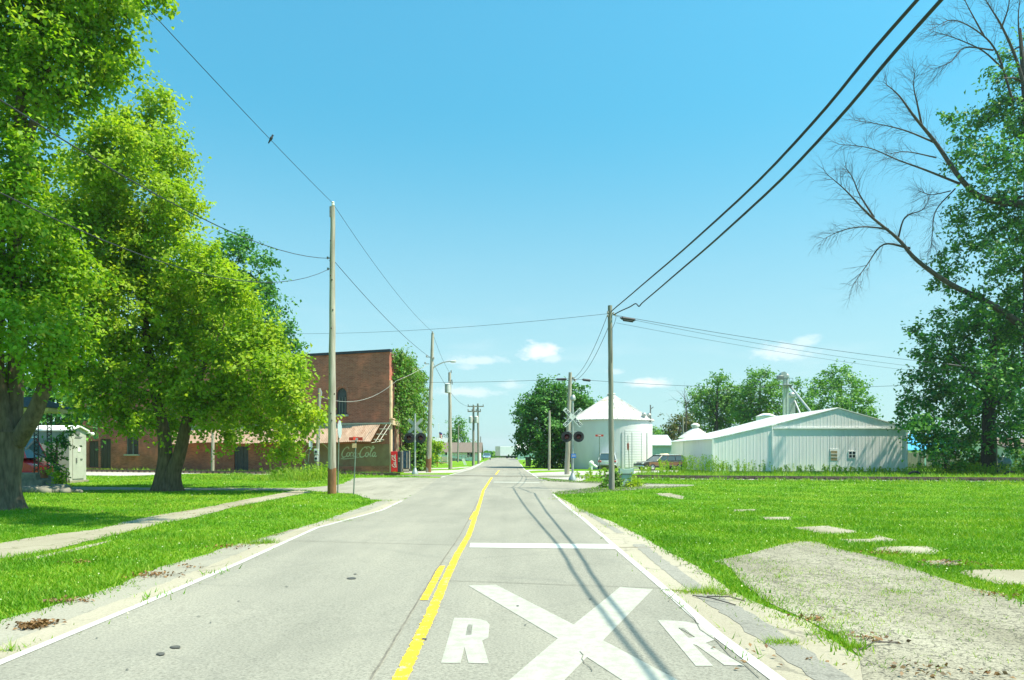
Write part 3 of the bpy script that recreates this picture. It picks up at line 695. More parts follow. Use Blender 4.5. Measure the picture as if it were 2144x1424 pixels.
end.quad(q0 + Vector((0, 0, ZB - .4)), back + Vector((0, 0, ZB - .4)), back + Vector((0, 0, HB)), q0 + Vector((0, 0, HB)))
end.quad(back + Vector((0, 0, ZB - .4)), q1 + Vector((0, 0, ZB - .4)), q1 + Vector((0, 0, HB)), back + Vector((0, 0, HB)))
part(end, 'wall', MT['brick_end'], bb, smooth=None)
mb = MB(); mb.quad(bw(0, HB - .3), bw(WL, HB - .3), back + Vector((0, 0, HB - .3)), q1 + Vector((0, 0, HB - .3))); part(mb, 'roof', MT['shingle'], bb, smooth=None)
mb = MB()
mb.prism([bw(-.12, HB, -.12), bw(WL, HB, -.12), bw(WL, HB, .3), bw(-.12, HB, .3)], (0, 0, .22)); part(mb, 'coping', MT['coping'], bb, smooth=None)
mb = MB(); mb.prism([bw(-.02, HB + .003, -.1), be(ED, HB + .003, -.12), be(ED, HB + .003, .3), bw(.35, HB + .003, .35)], (0, 0, .18)); part(mb, 'coping', MT['stone_sill'], bb, smooth=None)
for (a, b) in ups:
    fr = MB(); fr.quad(bw(a, wz0, .18), bw(b, wz0, .18), bw(b, wz1, .18), bw(a, wz1, .18)); wo = part(fr, 'window', MT['dark_void'], bb, smooth=None)
    br = MB()
    for t in (.22, .5, .76): br.box(bw(a + (b - a) * t, wz0 + .33 * (wz1 - wz0), .13), (.045, .04, .66 * (wz1 - wz0)), math.atan2(wdir.y, wdir.x))
    part(br, 'boards', MT['wood_grey'], wo, smooth=None)
    ar = MB(); n = 8; cxs = (a + b) / 2; hw = (b - a) / 2                 # brick arch closing the top of the opening
    for k in range(n):
        t0, t1 = math.pi * k / n, math.pi * (k + 1) / n
        p = [(cxs + hw * math.cos(t0), wz1 - .55 + .55 * math.sin(t0)), (cxs + hw * math.cos(t1), wz1 - .55 + .55 * math.sin(t1))]
        ar.prism([bw(p[0][0], p[0][1], .004), bw(p[1][0], p[1][1], .004), bw(p[1][0], wz1, .004), bw(p[0][0], wz1, .004)], -wn * .16)
        o2 = [(cxs + (hw + .06) * math.cos(t), wz1 - .5 + .62 * math.sin(t)) for t in (t0, t1)]; o3 = [(cxs + (hw + .3) * math.cos(t), wz1 - .5 + .86 * math.sin(t)) for t in (t0, t1)]
        ar.prism([bw(*o2[0], -.03), bw(*o2[1], -.03), bw(*o3[1], -.03), bw(*o3[0], -.03)], -wn * .028)
    part(ar, 'window_arch', MT['brick_end'], bb, smooth=None)
    si = MB(); si.box(bw((a + b) / 2, wz0 - .09, -.05), ((b - a) + .35, .3, .16), math.atan2(wdir.y, wdir.x)); part(si, 'sill', MT['stone_sill'], bb, smooth=None)
a, b = sw2; z0_, z1_ = zz(a, 951), zz(a, 903)
fr = MB(); fr.quad(bw(a, z0_, .15), bw(b, z0_, .15), bw(b, z1_, .15), bw(a, z1_, .15)); wo = part(fr, 'window', MT['dark_wood'], bb, smooth=None)
fm = MB()
for s in (a + .05, (a + b) / 2, b - .05): fm.box(bw(s, (z0_ + z1_) / 2, .10), (.08, .08, z1_ - z0_ - .01), math.atan2(wdir.y, wdir.x))
part(fm, 'frame', MT['wood_grey'], wo, smooth=None)
si = MB(); si.box(bw((a + b) / 2, z0_ - .08, -.06), (b - a + .3, .3, .15), math.atan2(wdir.y, wdir.x)); part(si, 'sill', MT['stone_sill'], bb, smooth=None)
for (a, b), h0, h1 in ((sd1, ZB + .05, ZB + 2.4), (sb1, ZB + .4, ZB + 3.0), (sb2, ZB + .3, ZB + 3.2)):
    d = MB(); n = max(3, int((b - a) / .28))
    for k in range(n):
        u = a + (b - a) * (k + .5) / n; d.box(bw(u, (h0 + h1) / 2, .12 + .012 * (k % 2)), ((b - a) / n - .02, .05, h1 - h0 - .01), math.atan2(wdir.y, wdir.x))
    part(d, 'door', MT['dark_wood'] if (a, b) != sd1 else MT['dark_void'], bb, smooth=None)
# painted advertisement on the wall and its lettering
ms0, ms1 = s_of(816), s_of(640); mz0, mz1 = zz(ms0, 984), zz(ms0, 930)
mb = MB(); mb.quad(bw(ms0, mz0 + .35, -.012), bw(ms1, mz0 + .2, -.012), bw(ms1, mz1 + .02, -.012), bw(ms0, mz1 + .02, -.012)); mural = part(mb, 'painted_sign', MT['mural_ground'], bb, smooth=None)
SCRIPT = [([(1.95, 2.75), (1.62, 3.3), (1.0, 3.15), (.42, 2.2), (.32, 1.15), (.75, .5), (1.35, .62), (1.75, 1.1)], .17), ([(2.0, 1.85), (1.68, 1.6), (1.66, .95), (2.0, .62), (2.32, .95), (2.3, 1.6), (2.0, 1.85)], .15),
          ([(3.12, 1.6), (2.85, 1.88), (2.55, 1.55), (2.55, .95), (2.85, .62), (3.2, .95)], .15), ([(4.0, 1.6), (3.7, 1.88), (3.4, 1.5), (3.42, .9), (3.7, .66), (4.0, 1.1), (4.05, 1.8), (4.02, .9), (4.3, .65), (4.5, .95)], .14),
          ([(4.55, 1.35), (5.0, 1.5)], .13),
          ([(6.75, 2.75), (6.42, 3.3), (5.8, 3.15), (5.22, 2.2), (5.12, 1.15), (5.55, .5), (6.15, .62), (6.55, 1.1)], .17), ([(6.2, 3.15), (6.9, 3.45), (7.6, 3.1), (8.3, 2.85), (8.75, 3.25)], .12),
          ([(7.0, 1.85), (6.68, 1.6), (6.66, .95), (7.0, .62), (7.32, .95), (7.3, 1.6), (7.0, 1.85)], .15), ([(7.5, 1.1), (8.05, 2.2), (8.35, 3.3), (8.1, 3.55), (7.9, 2.6), (7.82, 1.2), (8.05, .65), (8.35, .95)], .13),
          ([(9.1, 1.6), (8.8, 1.88), (8.5, 1.5), (8.52, .9), (8.8, .66), (9.1, 1.1), (9.15, 1.8), (9.12, .9), (9.4, .65), (9.65, .95)], .14),
          ([(1.2, .55), (.6, .15), (.3, .05), (1.2, -.02), (2.6, .12), (4.0, .28), (5.3, .55)], .11)]
def script_lettering(fn, m, parent, local=False, shear=.18, name='lettering'):
    """flowing two-word script; fn(u, v) places a point of its 10 x 3.6 field"""
    mb = MB()
    for pts, wd_ in SCRIPT:
        P = catmull(pts, 7); n = len(P); L = []; Rr = []
        for i, p in enumerate(P):
            t = P[min(i + 1, n - 1)] - P[max(i - 1, 0)]; t = t / (np.linalg.norm(t) + 1e-9); k = wd_ * (.45 + .55 * math.sin(math.pi * min(1, max(0, (i + 1) / (n + 1)))) ** .5)
            nrm = np.array((-t[1], t[0])) * k; L.append(p + nrm); Rr.append(p - nrm)
        for i in range(n - 1): mb.quad(*[fn(q[0] + shear * q[1], q[1]) for q in (L[i], L[i + 1], Rr[i + 1], Rr[i])])
    return part(mb, name, m, parent, local, smooth=None)
ls0, ls1 = s_of(794), s_of(712); lz0, lz1 = zz(ls0, 961), zz(ls0, 934)
script_lettering(lambda u, v: bw(ls1 + (ls0 - ls1) * u / 10.4, lz0 + (lz1 - lz0) * v / 3.6, -.018), MT['mural_letter'], mural)
cs, cz = s_of(660), zz(s_of(660), 958)                      # ghost of a ring and loops of an older sign
for rr0, rr1, a0, a1 in ((1.42, 1.34, .15, 5.6), (1.0, .93, 1.2, 4.6)):
    ci = MB()
    for k in range(30):
        t0, t1 = a0 + (a1 - a0) * k / 30, a0 + (a1 - a0) * (k + 1) / 30
        ci.quad(*[bw(cs - r_ * 1.15 * math.cos(t), cz + r_ * math.sin(t), -.018) for r_, t in ((rr0, t0), (rr0, t1), (rr1, t1), (rr1, t0))])
    part(ci, 'faded_ring', MT['mural_letter'], mural, smooth=None)
# awning: sloping corrugated tin on posts, open frame at its right end
as0, as1 = s_of(797), s_of(372); azt, azb = zz(as0, 888), zz(as0, 926); aout = 1.55
def corrugated(fn, u0, u1, v0, v1, pitch, amp, mb, nv=2, sub=4):
    n = int((u1 - u0) / pitch * sub); o = len(mb.v)
    for i in range(n + 1):
        u = u0 + (u1 - u0) * i / n; h = amp * math.sin(2 * math.pi * i / sub)
        for j in range(nv): mb.v.append(tuple(fn(u, v0 + (v1 - v0) * j / (nv - 1), h)))
    for i in range(n):
        for j in range(nv - 1): a = o + i * nv + j; mb.f.append((a, a + nv, a + nv + 1, a + 1))
rnd = random.Random(5)
mb = MB()
def awf(u, v, h):
    sag = .06 * math.sin(u * .8) * v
    return bw(u, azt + (azb - azt) * v + h + sag, -(.05 + aout * v))
corrugated(awf, as0, as1, 0, 1, .18, .022, mb, 5)
aw = part(mb, 'awning', MT['tin_awning'], bb, smooth=60)
tr = MB(); tr.box(bw((as0 + as1) / 2 - .4, azt + .06, -.06), (as1 - as0 + 1.2, .1, .12), math.atan2(wdir.y, wdir.x)); part(tr, 'ledge', MT['stone_sill'], aw, smooth=None)
fm = MB()
def edge(a, b, r=.035): fm.tube([a, b], r, 5)
for k in range(4): edge(awf(as0 - .15 - .05, k / 3.4, .0), awf(as0 - 1.15, k / 3.4, .0), .04)
edge(awf(as0 - .62, 0, 0), awf(as0 - .45, 1, 0)); edge(awf(as0 - 1.0, .0, 0), awf(as0 - .8, 1, 0)); edge(awf(as0 - .1, 1, -.1), bw(as0 - .1, azb + .1, 0), .03)
part(fm, 'frame', MT['stone_sill'], aw, smooth=None, label='bare pale framing where the tin is gone')
# tan painted pilasters and shop front on the sunlit end
pl = MB()
for s, w_ in ((.42, .82), (3.5, .6), (5.4, .5), (8.0, .6), (11, .6), (14, .6)): pl.box((CB.x + .02 * s + .06, CB.y + s, (ZB + 8.2) / 2 - .2), (.12, w_, 8.2 - ZB))
part(pl, 'pilasters', MT['tan_paint'], bb, smooth=None)
pl = MB(); pl.box((CB.x + .02 * 8 + .09, CB.y + 8.3, 4.45), (.17, 16.8, .38)); pl.box((CB.x + .15, CB.y + 1.7, 4.78), (.3, 3.6, .1)); part(pl, 'cornice', MT['tan_paint'], bb, smooth=None)
for (a, b, c, d) in eh:
    g = MB(); g.quad(be(a, c, .15), be(b, c, .15), be(b, d, .15), be(a, d, .15)); part(g, 'window' if c > 4 else 'door', MT['dark_void'], bb, smooth=None)

# wall-side post at the old loading door
p = MB(); b0 = base(445, 66); p.tube([b0 - Vector((0, 0, .2)), at(446, 902, 66)], [.16, .13], 8); solo(p, 'wooden_post', MT['wood_pole'], 'short stout wooden post against the shaded brick wall under the maple', 'post', b0)

# --- white steel shed, gable to the street
YS = 66.0; XA, XB, XC, XD = (1492 - CX) / F * YS, (1617 - CX) / F * YS, (1755 - CX) / F * YS, (1898 - CX) / F * YS; YD = 83.0
zE0, zE1, zR, zE2 = 3.16, 4.36, 5.88, 4.15; g0 = gz(YS) - .05
shed = thing('steel_shed', 'long white steel shed with a low gable and a lean-to on its left', 'shed', ((XA + XD) / 2, YS, gz(YS)))
dX0, dX1 = (1737 - CX) / F * YS, (1757 - CX) / F * YS; wX0, wX1 = (1776 - CX) / F * YS, (1792 - CX) / F * YS
wZ0, wZ1 = CH - (959.5 - YH) / F * YS, CH - (944.5 - YH) / F * YS
def ribbed(mb, u0, u1, ztop, zbot, fn, pitch=.31, rib=.035, dep=.011, skip=()):
    """vertical ribbed steel sheet between the heights zbot and ztop(u)"""
    us = []; u = u0
    while u < u1 - 1e-6:
        us += [(u, 0.0), (min(u1, u + pitch - rib * 2), 0.0), (min(u1, u + pitch - rib * 1.4), dep), (min(u1, u + pitch - rib * .6), dep)]
        u += pitch
    us.append((u1, 0.0))
    o = len(mb.v)
    for u, d in us: mb.v.append(tuple(fn(u, zbot, d))); mb.v.append(tuple(fn(u, ztop(u), d)))
    for i in range(len(us) - 1):
        a = o + 2 * i
        mb.f.append((a, a + 2, a + 3, a + 1))
f_front = lambda u, z, d: Vector((u, YS - d, z))
mb = MB(); ribbed(mb, XA, XB - .02, lambda u: zE0 + (zE1 - zE0) * (u - XA) / (XB - XA) - .03, g0 + .12, f_front)
ribbed(mb, XB + .02, dX0, lambda u: 4.03, g0 + .12, f_front); ribbed(mb, dX1, wX0, lambda u: 4.03, g0 + .12, f_front)
ribbed(mb, dX0, dX1, lambda u: 4.03, 2.25, f_front); ribbed(mb, wX0, wX1, lambda u: 4.03, wZ1, f_front); ribbed(mb, wX0, wX1, lambda u: wZ0, g0 + .12, f_front)
ribbed(mb, wX1, XD, lambda u: 4.03, g0 + .12, f_front)
gab = lambda u: (zE1 + (zR - zE1) * (u - XB) / (XC - XB) if u < XC else zR + (zE2 - zR) * (u - XC) / (XD - XC)) - .03
ribbed(mb, XB + .02, XD, lambda u: max(gab(u), 4.2), 4.17, f_front)
f_side = lambda u, z, d: Vector((XA - d, u, z))
ribbed(mb, YS, YD, lambda u: zE0, g0 + .1, f_side); ribbed(mb, YS, YD, lambda u: zE2, g0 + .1, lambda u, z, d: Vector((XD + d, u, z)))
part(mb, 'wall', MT['white_metal'], shed, smooth=None)
mb = MB()
def slab(mb, a, b, ya, yb, th=.07):
    mb.prism([Vector((a[0], ya, a[1])), Vector((b[0], ya, b[1])), Vector((b[0], ya, b[1] + th)), Vector((a[0], ya, a[1] + th))], (0, yb - ya, 0))
sl_ = (zE1 - zE0) / (XB - XA)
for a, b, nm in (((XA - .25, zE0 - .25 * sl_), (XB, zE1), 0), ((XB, zE1), (XC, zR), 0), ((XC, zR), (XD + .2, zE2 - .06), 0)):
    r = MB(); slab(r, a, b, YS - .09, YD)
    n = 26                                                     # standing ribs on the roof sheets
    for k in range(n):
        y = YS - .1 + (YD - YS) * (k + .5) / n
        r.prism([Vector((a[0], y, a[1] + .072)), Vector((b[0], y, b[1] + .072)), Vector((b[0], y, b[1] + .1)), Vector((a[0], y, a[1] + .1))], (0, .05, 0))
    part(r, 'roof', MT['white_roof'], shed, smooth=None)
tr = MB(); tr.box(((XB + XD) / 2, YS - .06, 4.1), (XD - XB - .1, .1, .13)); part(tr, 'trim', MT['white_trim'], shed, smooth=None)
for x in (XA, XB, XD): tr = MB(); tr.box((x, YS - .05, (g0 + (zE0 if x == XA else 4.0)) / 2), (.13, .11, (zE0 if x == XA else 4.0) - g0 - .06)); part(tr, 'corner_trim', MT['white_trim'], shed, smooth=None)
tr = MB(); tr.box((XA - .03, YD - 6, (g0 + zE0) / 2), (.08, .12, zE0 - g0 - .1)); part(tr, 'corner_trim', MT['white_trim'], shed, smooth=None)
mb = MB(); mb.box(((XA + XD) / 2, YS - .015, g0 + .03), (XD - XA - .05, .05, .2)); part(mb, 'base_strip', MT['steel_dark'], shed, smooth=None)
d = MB(); d.box(((dX0 + dX1) / 2, YS - .01, (g0 + 2.25) / 2 + .04), (dX1 - dX0 - .04, .05, 2.2 - g0)); do = part(d, 'door', MT['white_trim'], shed, smooth=None)
pn = MB(); pz = (CH - (944 - YH) / F * YS, CH - (964.5 - YH) / F * YS); px_ = ((1739 - CX) / F * YS, (1752.5 - CX) / F * YS); pn.box(((px_[0] + px_[1]) / 2, YS - .045, (pz[0] + pz[1]) / 2), (px_[1] - px_[0], .02, pz[0] - pz[1])); po = part(pn, 'pane', MT['glass_amber'], do, smooth=None)
br = MB()
for t in (.36, .68): br.box(((px_[0] + px_[1]) / 2, YS - .065, pz[1] + (pz[0] - pz[1]) * t), (px_[1] - px_[0], .02, .05))
part(br, 'glazing_bars', MT['white_trim'], do, smooth=None)
h = MB(); h.sphere((dX1 - .14, YS - .08, 1.2), .045, 8, 6); part(h, 'handle', MT['steel_dark'], do)
wn_ = MB(); wn_.box(((wX0 + wX1) / 2, YS + .03, (wZ0 + wZ1) / 2), (wX1 - wX0, .02, wZ1 - wZ0)); wo = part(wn_, 'window', MT['glass'], shed, smooth=None)
fr = MB(); xm, zm = (wX0 + wX1) / 2, (wZ0 + wZ1) / 2
for x in (wX0 + .03, xm, wX1 - .03): fr.box((x, YS - .015, zm), (.05, .07, wZ1 - wZ0))
for z in (wZ0 + .025, zm, wZ1 - .025): fr.box((xm, YS - .018, z), (wX1 - wX0, .06, .045))
part(fr, 'frame', MT['white_trim'], wo, smooth=None)

# --- grain bin
BY = 79.5; BX = (1280 - CX) / F * BY; BR = 4.32; bz = gz(BY); ze = CH + (YH - 880) / F * (BY - .5); za = CH + (YH - 824) / F * BY
gb = thing('grain_bin', 'round white corrugated grain bin with a weathered conical roof', 'grain bin', (BX, BY, bz))
prof = []; z = bz - .1
while z < ze: prof += [(BR, z), (BR + .022, z + .05)]; z += .1
mb = MB(); n = 72; o = 0
for (r_, z) in prof:
    for k in range(n): a = 2 * math.pi * k / n; mb.v.append((BX + r_ * math.cos(a), BY + r_ * math.sin(a), z))
for i in range(len(prof) - 1):
    for k in range(n): a = i * n + k; b = i * n + (k + 1) % n; mb.f.append((a, b, b + n, a + n))
part(mb, 'wall', MT['bin_wall'], gb, smooth=60)
mb = MB(); n = 40
for k in range(n):
    a0, a1 = 2 * math.pi * k / n, 2 * math.pi * (k + 1) / n
    def cp(r_, a, up=0): return Vector((BX + r_ * math.cos(a), BY + r_ * math.sin(a), ze - .03 + (za - ze) * (1 - r_ / (BR + .22)) + up))
    mb.quad(cp(BR + .22, a0), cp(BR + .22, a1), cp(.3, a1), cp(.3, a0))
    mb.prism([cp(BR + .22, a0, .004), cp(.32, a0, .004), cp(.32, a0, .075), cp(BR + .22, a0, .075)], (-.045 * math.sin(a0), .045 * math.cos(a0), 0))
    mb.quad(cp(BR + .22, a0), cp(BR + .22, a1), cp(BR + .22, a1, -.07), cp(BR + .22, a0, -.07))
part(mb, 'roof', MT['bin_roof'], gb, smooth=None)
mb = MB(); mb.lathe((BX, BY, za - .22), [(.42, 0), (.42, .16), (.5, .16), (.1, .34)], 20); part(mb, 'roof_cap', MT['bin_roof'], gb)
for px_, py_, sz in ((1343, 871, .22), (1357, 872, .25)):
    a = math.asin(max(-1, min(1, ((px_ - CX) / F * (BY - 1) - BX) / (BR + .1)))); c = Vector((BX + (BR - .05) * math.sin(a), BY - (BR - .05) * math.cos(a), ze + .3))
    v = MB(); v.tube([c - Vector((0, 0, .25)), c + Vector((0, 0, .1))], .15, 10); v.sphere(c + Vector((0, 0, .18)), .27, 12, 8, (1, 1, .75)); part(v, 'roof_vent', MT['steel'], gb)
a = math.asin(((1356 - CX) / F * (BY - 1) - BX) / BR * .985); c = Vector((BX + (BR + .12) * math.sin(a), BY - (BR + .12) * math.cos(a), 0))
v = MB(); v.tube([c + Vector((0, 0, ze - .3)), c + Vector((0, 0, CH + (YH - 851) / F * BY))], .075, 8); v.tube([c + Vector((0, 0, ze + 1.05)), c + Vector((.3, 0, ze + 1.3))], .05, 6); part(v, 'vent_pipe', MT['steel_dark'], gb)
for px_ in (1316, 1337, 1351, 1295):
    s_ = ((px_ - CX) / F * (BY - 2) - BX) / BR; a = math.asin(max(-.99, min(.99, s_))); c = Vector((BX + (BR + .04) * math.sin(a), BY - (BR + .04) * math.cos(a), 0))
    v = MB(); v.tube([c + Vector((0, 0, bz)), c + Vector((0, 0, ze - 1.4))], .045, 5); part(v, 'stiffener', MT['steel'], gb)
v = MB(); a0_, a1_ = math.asin(.19), math.asin(.64); zs_ = [bz + .15 + .13 * i for i in range(31)]; n = 10
for i, z in enumerate(zs_):
    for k in range(n + 1): a = a0_ + (a1_ - a0_) * k / n; r_ = BR + .05 + .010 * (i % 2); v.v.append((BX + r_ * math.sin(a), BY - r_ * math.cos(a), z))
for i in range(len(zs_) - 1):
    for k in range(n): q = i * (n + 1) + k; v.f.append((q, q + 1, q + n + 2, q + n + 1))
part(v, 'door_panel', MT['bin_wall'], gb, smooth=None)
mb = MB(); b0 = base(1238, 74); mb.lathe(b0, [(.16, 0), (.16, .5), (.24, .55), (.24, .75), (.1, .9)], 12); mb.tube([b0 + Vector((.1, 0, .55)), b0 + Vector((.55, -.1, .25))], .13, 8)
solo(mb, 'blower', MT['white_trim'], 'small white blower housing on the grass at the foot of the grain bin', 'blower', b0)

# second bin with a capped conical roof peeping over the shed
b0 = base(1456, 96); z0_ = CH + (YH - 917) / F * 96; z1_ = CH + (YH - 898) / F * 96
g2_ = thing('grain_bin', 'small grain bin whose capped cone peeps over the left slope of the shed', 'grain bin', b0)
mb = MB(); mb.lathe(b0, [(2.1, 0), (2.1, z0_ - b0.z)], 32); part(mb, 'wall', MT['white_metal'], g2_)
mb = MB(); mb.lathe((b0.x, b0.y, z0_), [(2.25, 0), (.55, z1_ - z0_)], 32); mb.lathe((b0.x, b0.y, z1_), [(.42, -.05), (.42, .3), (.56, .3), (.56, .52), (.2, .75)], 18); part(mb, 'roof', MT['bin_roof'], g2_, smooth=30)
b0 = base(1604, 100); z0_ = CH + (YH - 872) / F * 100; z1_ = CH + (YH - 866) / F * 100
g3_ = thing('grain_bin', 'low topped grain bin just showing beside the elevator leg behind the shed', 'grain bin', b0)
mb = MB(); mb.lathe(b0, [(1.3, 0), (1.3, z0_ - b0.z)], 28); part(mb, 'wall', MT['white_metal'], g3_)
mb = MB(); mb.lathe((b0.x, b0.y, z0_), [(1.4, 0), (.5, z1_ - z0_)], 28); part(mb, 'roof', MT['bin_roof'], g3_, smooth=30)
# elevator leg
YE = 98; b0 = base(1645, YE); zt = CH + (YH - 790) / F * YE
el = thing('grain_elevator', 'tall steel grain elevator leg with a slanting spout behind the white shed', 'grain elevator', b0)
mb = MB()
for dx in (-.2, .2): mb.box((b0.x + dx, YE, (b0.z + zt) / 2), (.25, .35, zt - b0.z))
part(mb, 'leg', MT['transformer'], el, smooth=None)
mb = MB(); mb.box((b0.x, YE, zt + .1), (.9, .6, .75), bev=.2); mb.tube([(b0.x - .35, YE - .36, zt + .3), (b0.x - .35, YE + .36, zt + .3)], .42, 14); part(mb, 'head', MT['steel'], el)
mb = MB(); mb.box((b0.x - .75, YE - .1, zt - .05), (.9, .6, .55), bev=.08); part(mb, 'motor', MT['steel_dark'], el)
mb = MB(); mb.box((b0.x - .25, YE - .4, zt - 1.1), (1.9, .9, .07))
for x in (-1.15, -.5, .2, .65): mb.tube([(b0.x + x, YE - .8, zt - 1.1), (b0.x + x, YE - .8, zt - .2)], .03, 5)
mb.tube([(b0.x - 1.15, YE - .8, zt - .2), (b0.x + .65, YE - .8, zt - .2)], .03, 5); part(mb, 'platform', MT['steel_dark'], el, smooth=None)
mb = MB(); mb.tube([at(1652, 806, YE), at(1697, 862, YE - 6)], .15, 8); part(mb, 'spout', MT['steel'], el)
b1 = base(1658, 100); mb = MB(); mb.box((b1.x, 100, (b1.z + CH + 119 / F * 100) / 2), (.75, .5, CH + 119 / F * 100 - b1.z)); mb.box((b1.x, 100, CH + 122 / F * 100), (1.0, .8, .8), bev=.2)
mb.tube([at(1663, 838, 100), at(1676, 868, 97)], .12, 7)
solo(mb, 'grain_elevator', MT['steel'], 'shorter second elevator leg right behind the tall one', 'grain elevator', b1)

# --- lesser buildings
def gable_house(name, label, cat, px0, px1, Y, ze, zr, depth, wall, roof, along_x=True, over=.35, group=None, holes=(), base_z=None):
    """plain gabled building; ridge along X when along_x, else along Y"""
    x0, x1 = (px0 - CX) / F * Y, (px1 - CX) / F * Y; g = gz(Y) - .1
    t = thing(name, label, cat, ((x0 + x1) / 2, Y, gz(Y)), 0, group)
    mb = MB(); fn = lambda u, z, d: Vector((u, Y + d, z)); hs = [((a - CX) / F * Y, (b - CX) / F * Y, CH - (d_ - YH) / F * Y, CH - (c_ - YH) / F * Y) for a, b, c_, d_ in holes]
    wall_holes(mb, x0, x1, g, ze, hs, fn, .12)
    mb.quad((x0, Y, g), (x0, Y + depth, g), (x0, Y + depth, ze), (x0, Y, ze)); mb.quad((x1, Y, g), (x1, Y + depth, g), (x1, Y + depth, ze), (x1, Y, ze)); mb.quad((x0, Y + depth, g), (x1, Y + depth, g), (x1, Y + depth, ze), (x0, Y + depth, ze))
    if along_x:
        for x in (x0, x1): mb.quad((x, Y, ze), (x, Y + depth, ze), (x, Y + depth / 2, zr))
    else:
        for y in (Y, Y + depth): mb.quad((x0, y, ze), (x1, y, ze), ((x0 + x1) / 2, y, zr))
    part(mb, 'wall', wall, t, smooth=None)
    rf = MB(); th = .12
    if along_x:
        sl2 = (zr - ze) / (depth / 2)
        for s in (-1, 1):
            ye = Y - over if s < 0 else Y + depth + over
            rf.prism([Vector((x0 - over, ye, ze - over * sl2)), Vector((x1 + over, ye, ze - over * sl2)), Vector((x1 + over, Y + depth / 2, zr)), Vector((x0 - over, Y + depth / 2, zr))], (0, 0, th))
    else:
        xm = (x0 + x1) / 2; sl2 = (zr - ze) / ((x1 - x0) / 2)
        for xe in (x0 - over, x1 + over): rf.prism([Vector((xe, Y - over, ze - over * sl2)), Vector((xm, Y - over, zr)), Vector((xm, Y + depth + over, zr)), Vector((xe, Y + depth + over, ze - over * sl2))], (0, 0, th))
    part(rf, 'roof', roof, t, smooth=None)
    for h in hs:
        w_ = MB(); w_.box(((h[0] + h[1]) / 2, Y + .09, (h[2] + h[3]) / 2), (h[1] - h[0], .03, h[3] - h[2])); wo = part(w_, 'window', MT['glass'], t, smooth=None)
        f_ = MB(); f_.box(((h[0] + h[1]) / 2, Y + .04, (h[2] + h[3]) / 2), (.07, .06, h[3] - h[2])); part(f_, 'frame', MT['white_trim'], wo, smooth=None)
    return t, x0, x1
Yh = 150
t, x0, x1 = gable_house('low_house', 'low white house with a long grey roof and wooden ramp left of the far street', 'house', 922, 1003.5, Yh, 2.25, 4.05, 8, MT['siding'], MT['shingle_brown'], True, .5, None, [(978, 990, 947, 956.5), (932, 941, 946, 953)])
rp = thing('wheelchair_ramp', 'brown wooden ramp railing in front of the low white house', 'ramp', base(960, 146))
mb = MB(); mb.prism([base(938, 146) + Vector((0, 0, .75)), base(982, 146) + Vector((0, 0, .1)), base(982, 146), base(938, 146)], (0, 1.2, 0)); part(mb, 'deck', MT['wood_grey'], rp, smooth=None)
mb = MB()
for t_ in range(7):
    p = base(938 + 44 * t_ / 6, 145.9); h_ = .75 - .65 * t_ / 6; mb.tube([p, p + Vector((0, 0, h_ + 1))], .05, 5)
for hh in (.55, 1.0): mb.tube([base(938, 145.9) + Vector((0, 0, .75 + hh)), base(982, 145.9) + Vector((0, 0, .1 + hh))], .05, 5)
part(mb, 'railing', MT['wood_grey'], rp, smooth=None)
t, x0, x1 = gable_house('porch_house', 'house with a grey green roof and white columned porch at the far left', 'house', 880, 930, 158, 3.0, 5.3, 9, MT['siding'], MT['shingle_grey'], True, .5)
mb = MB(); mb.prism([at(915, 943, 154), at(938, 943, 154), at(938, 938, 157), at(915, 938, 157)], (0, 0, .15)); part(mb, 'porch_roof', MT['shingle_grey'], t, smooth=None)
for px_ in (917, 924, 930, 936):
    mb = MB(); p = base(px_, 154.5); mb.tube([p, Vector((p.x, p.y, 2.5))], .12, 6); part(mb, 'porch_column', MT['white_trim'], t)
gable_house('grey_house', 'blue grey house between the round grain bin and the white shed', 'house', 1330, 1406, 100, CH + 18 / F * 100, CH + 39 / F * 100, 8, MT['siding_grey'], MT['siding_grey'], True, .3, None)
gable_house('white_barn', 'long low white barn behind the dark round maple', 'barn', 1132, 1215, 118, 2.7, 3.4, 8, MT['white_metal'], MT['white_roof'], True, .3)
gable_house('white_barn', 'far white farm shed right of the parked truck trailer', 'barn', 1084, 1128, 168, 2.6, 4.2, 8, MT['siding'], MT['white_roof'], True, .3)
gable_house('blue_roofed_house', 'small pale house under a bright blue metal roof behind the fence', 'house', 1885, 1996, 92, CH + 10 / F * 92, CH + 41 / F * 92, 9, MT['siding'], MT['blue_roof'], True, .5)
t, x0, x1 = gable_house('mint_garage', 'pale mint garage with a brown roof at the right edge behind the big trees', 'garage', 2110, 2230, 66, CH + 13 / F * 66, CH + 32 / F * 66, 7, MT['siding_green'], MT['shingle_brown'], True, .4)
# board fence by the blue-roofed house
fc = thing('board_fence', 'weathered grey board fence between the white shed and the trees', 'fence', base(1945, 80))
mb = MB(); x = (1899 - CX) / F * 80; k = 0; rnd = random.Random(2)
while x < (2010 - CX) / F * 80:
    if k % 13 != 12: mb.box((x, 80, gz(80) + .85 + rnd.uniform(-.04, .04)), (.15, .025, 1.7))
    x += .165; k += 1
part(mb, 'boards', MT['old_fence'], fc, smooth=None)
for px_ in (1900, 1930, 1960, 1990): mb = MB(); p = base(px_, 79.93); mb.box(p + Vector((0, 0, .95)), (.12, .1, 1.9)); part(mb, 'post', MT['old_fence'], fc, smooth=None)

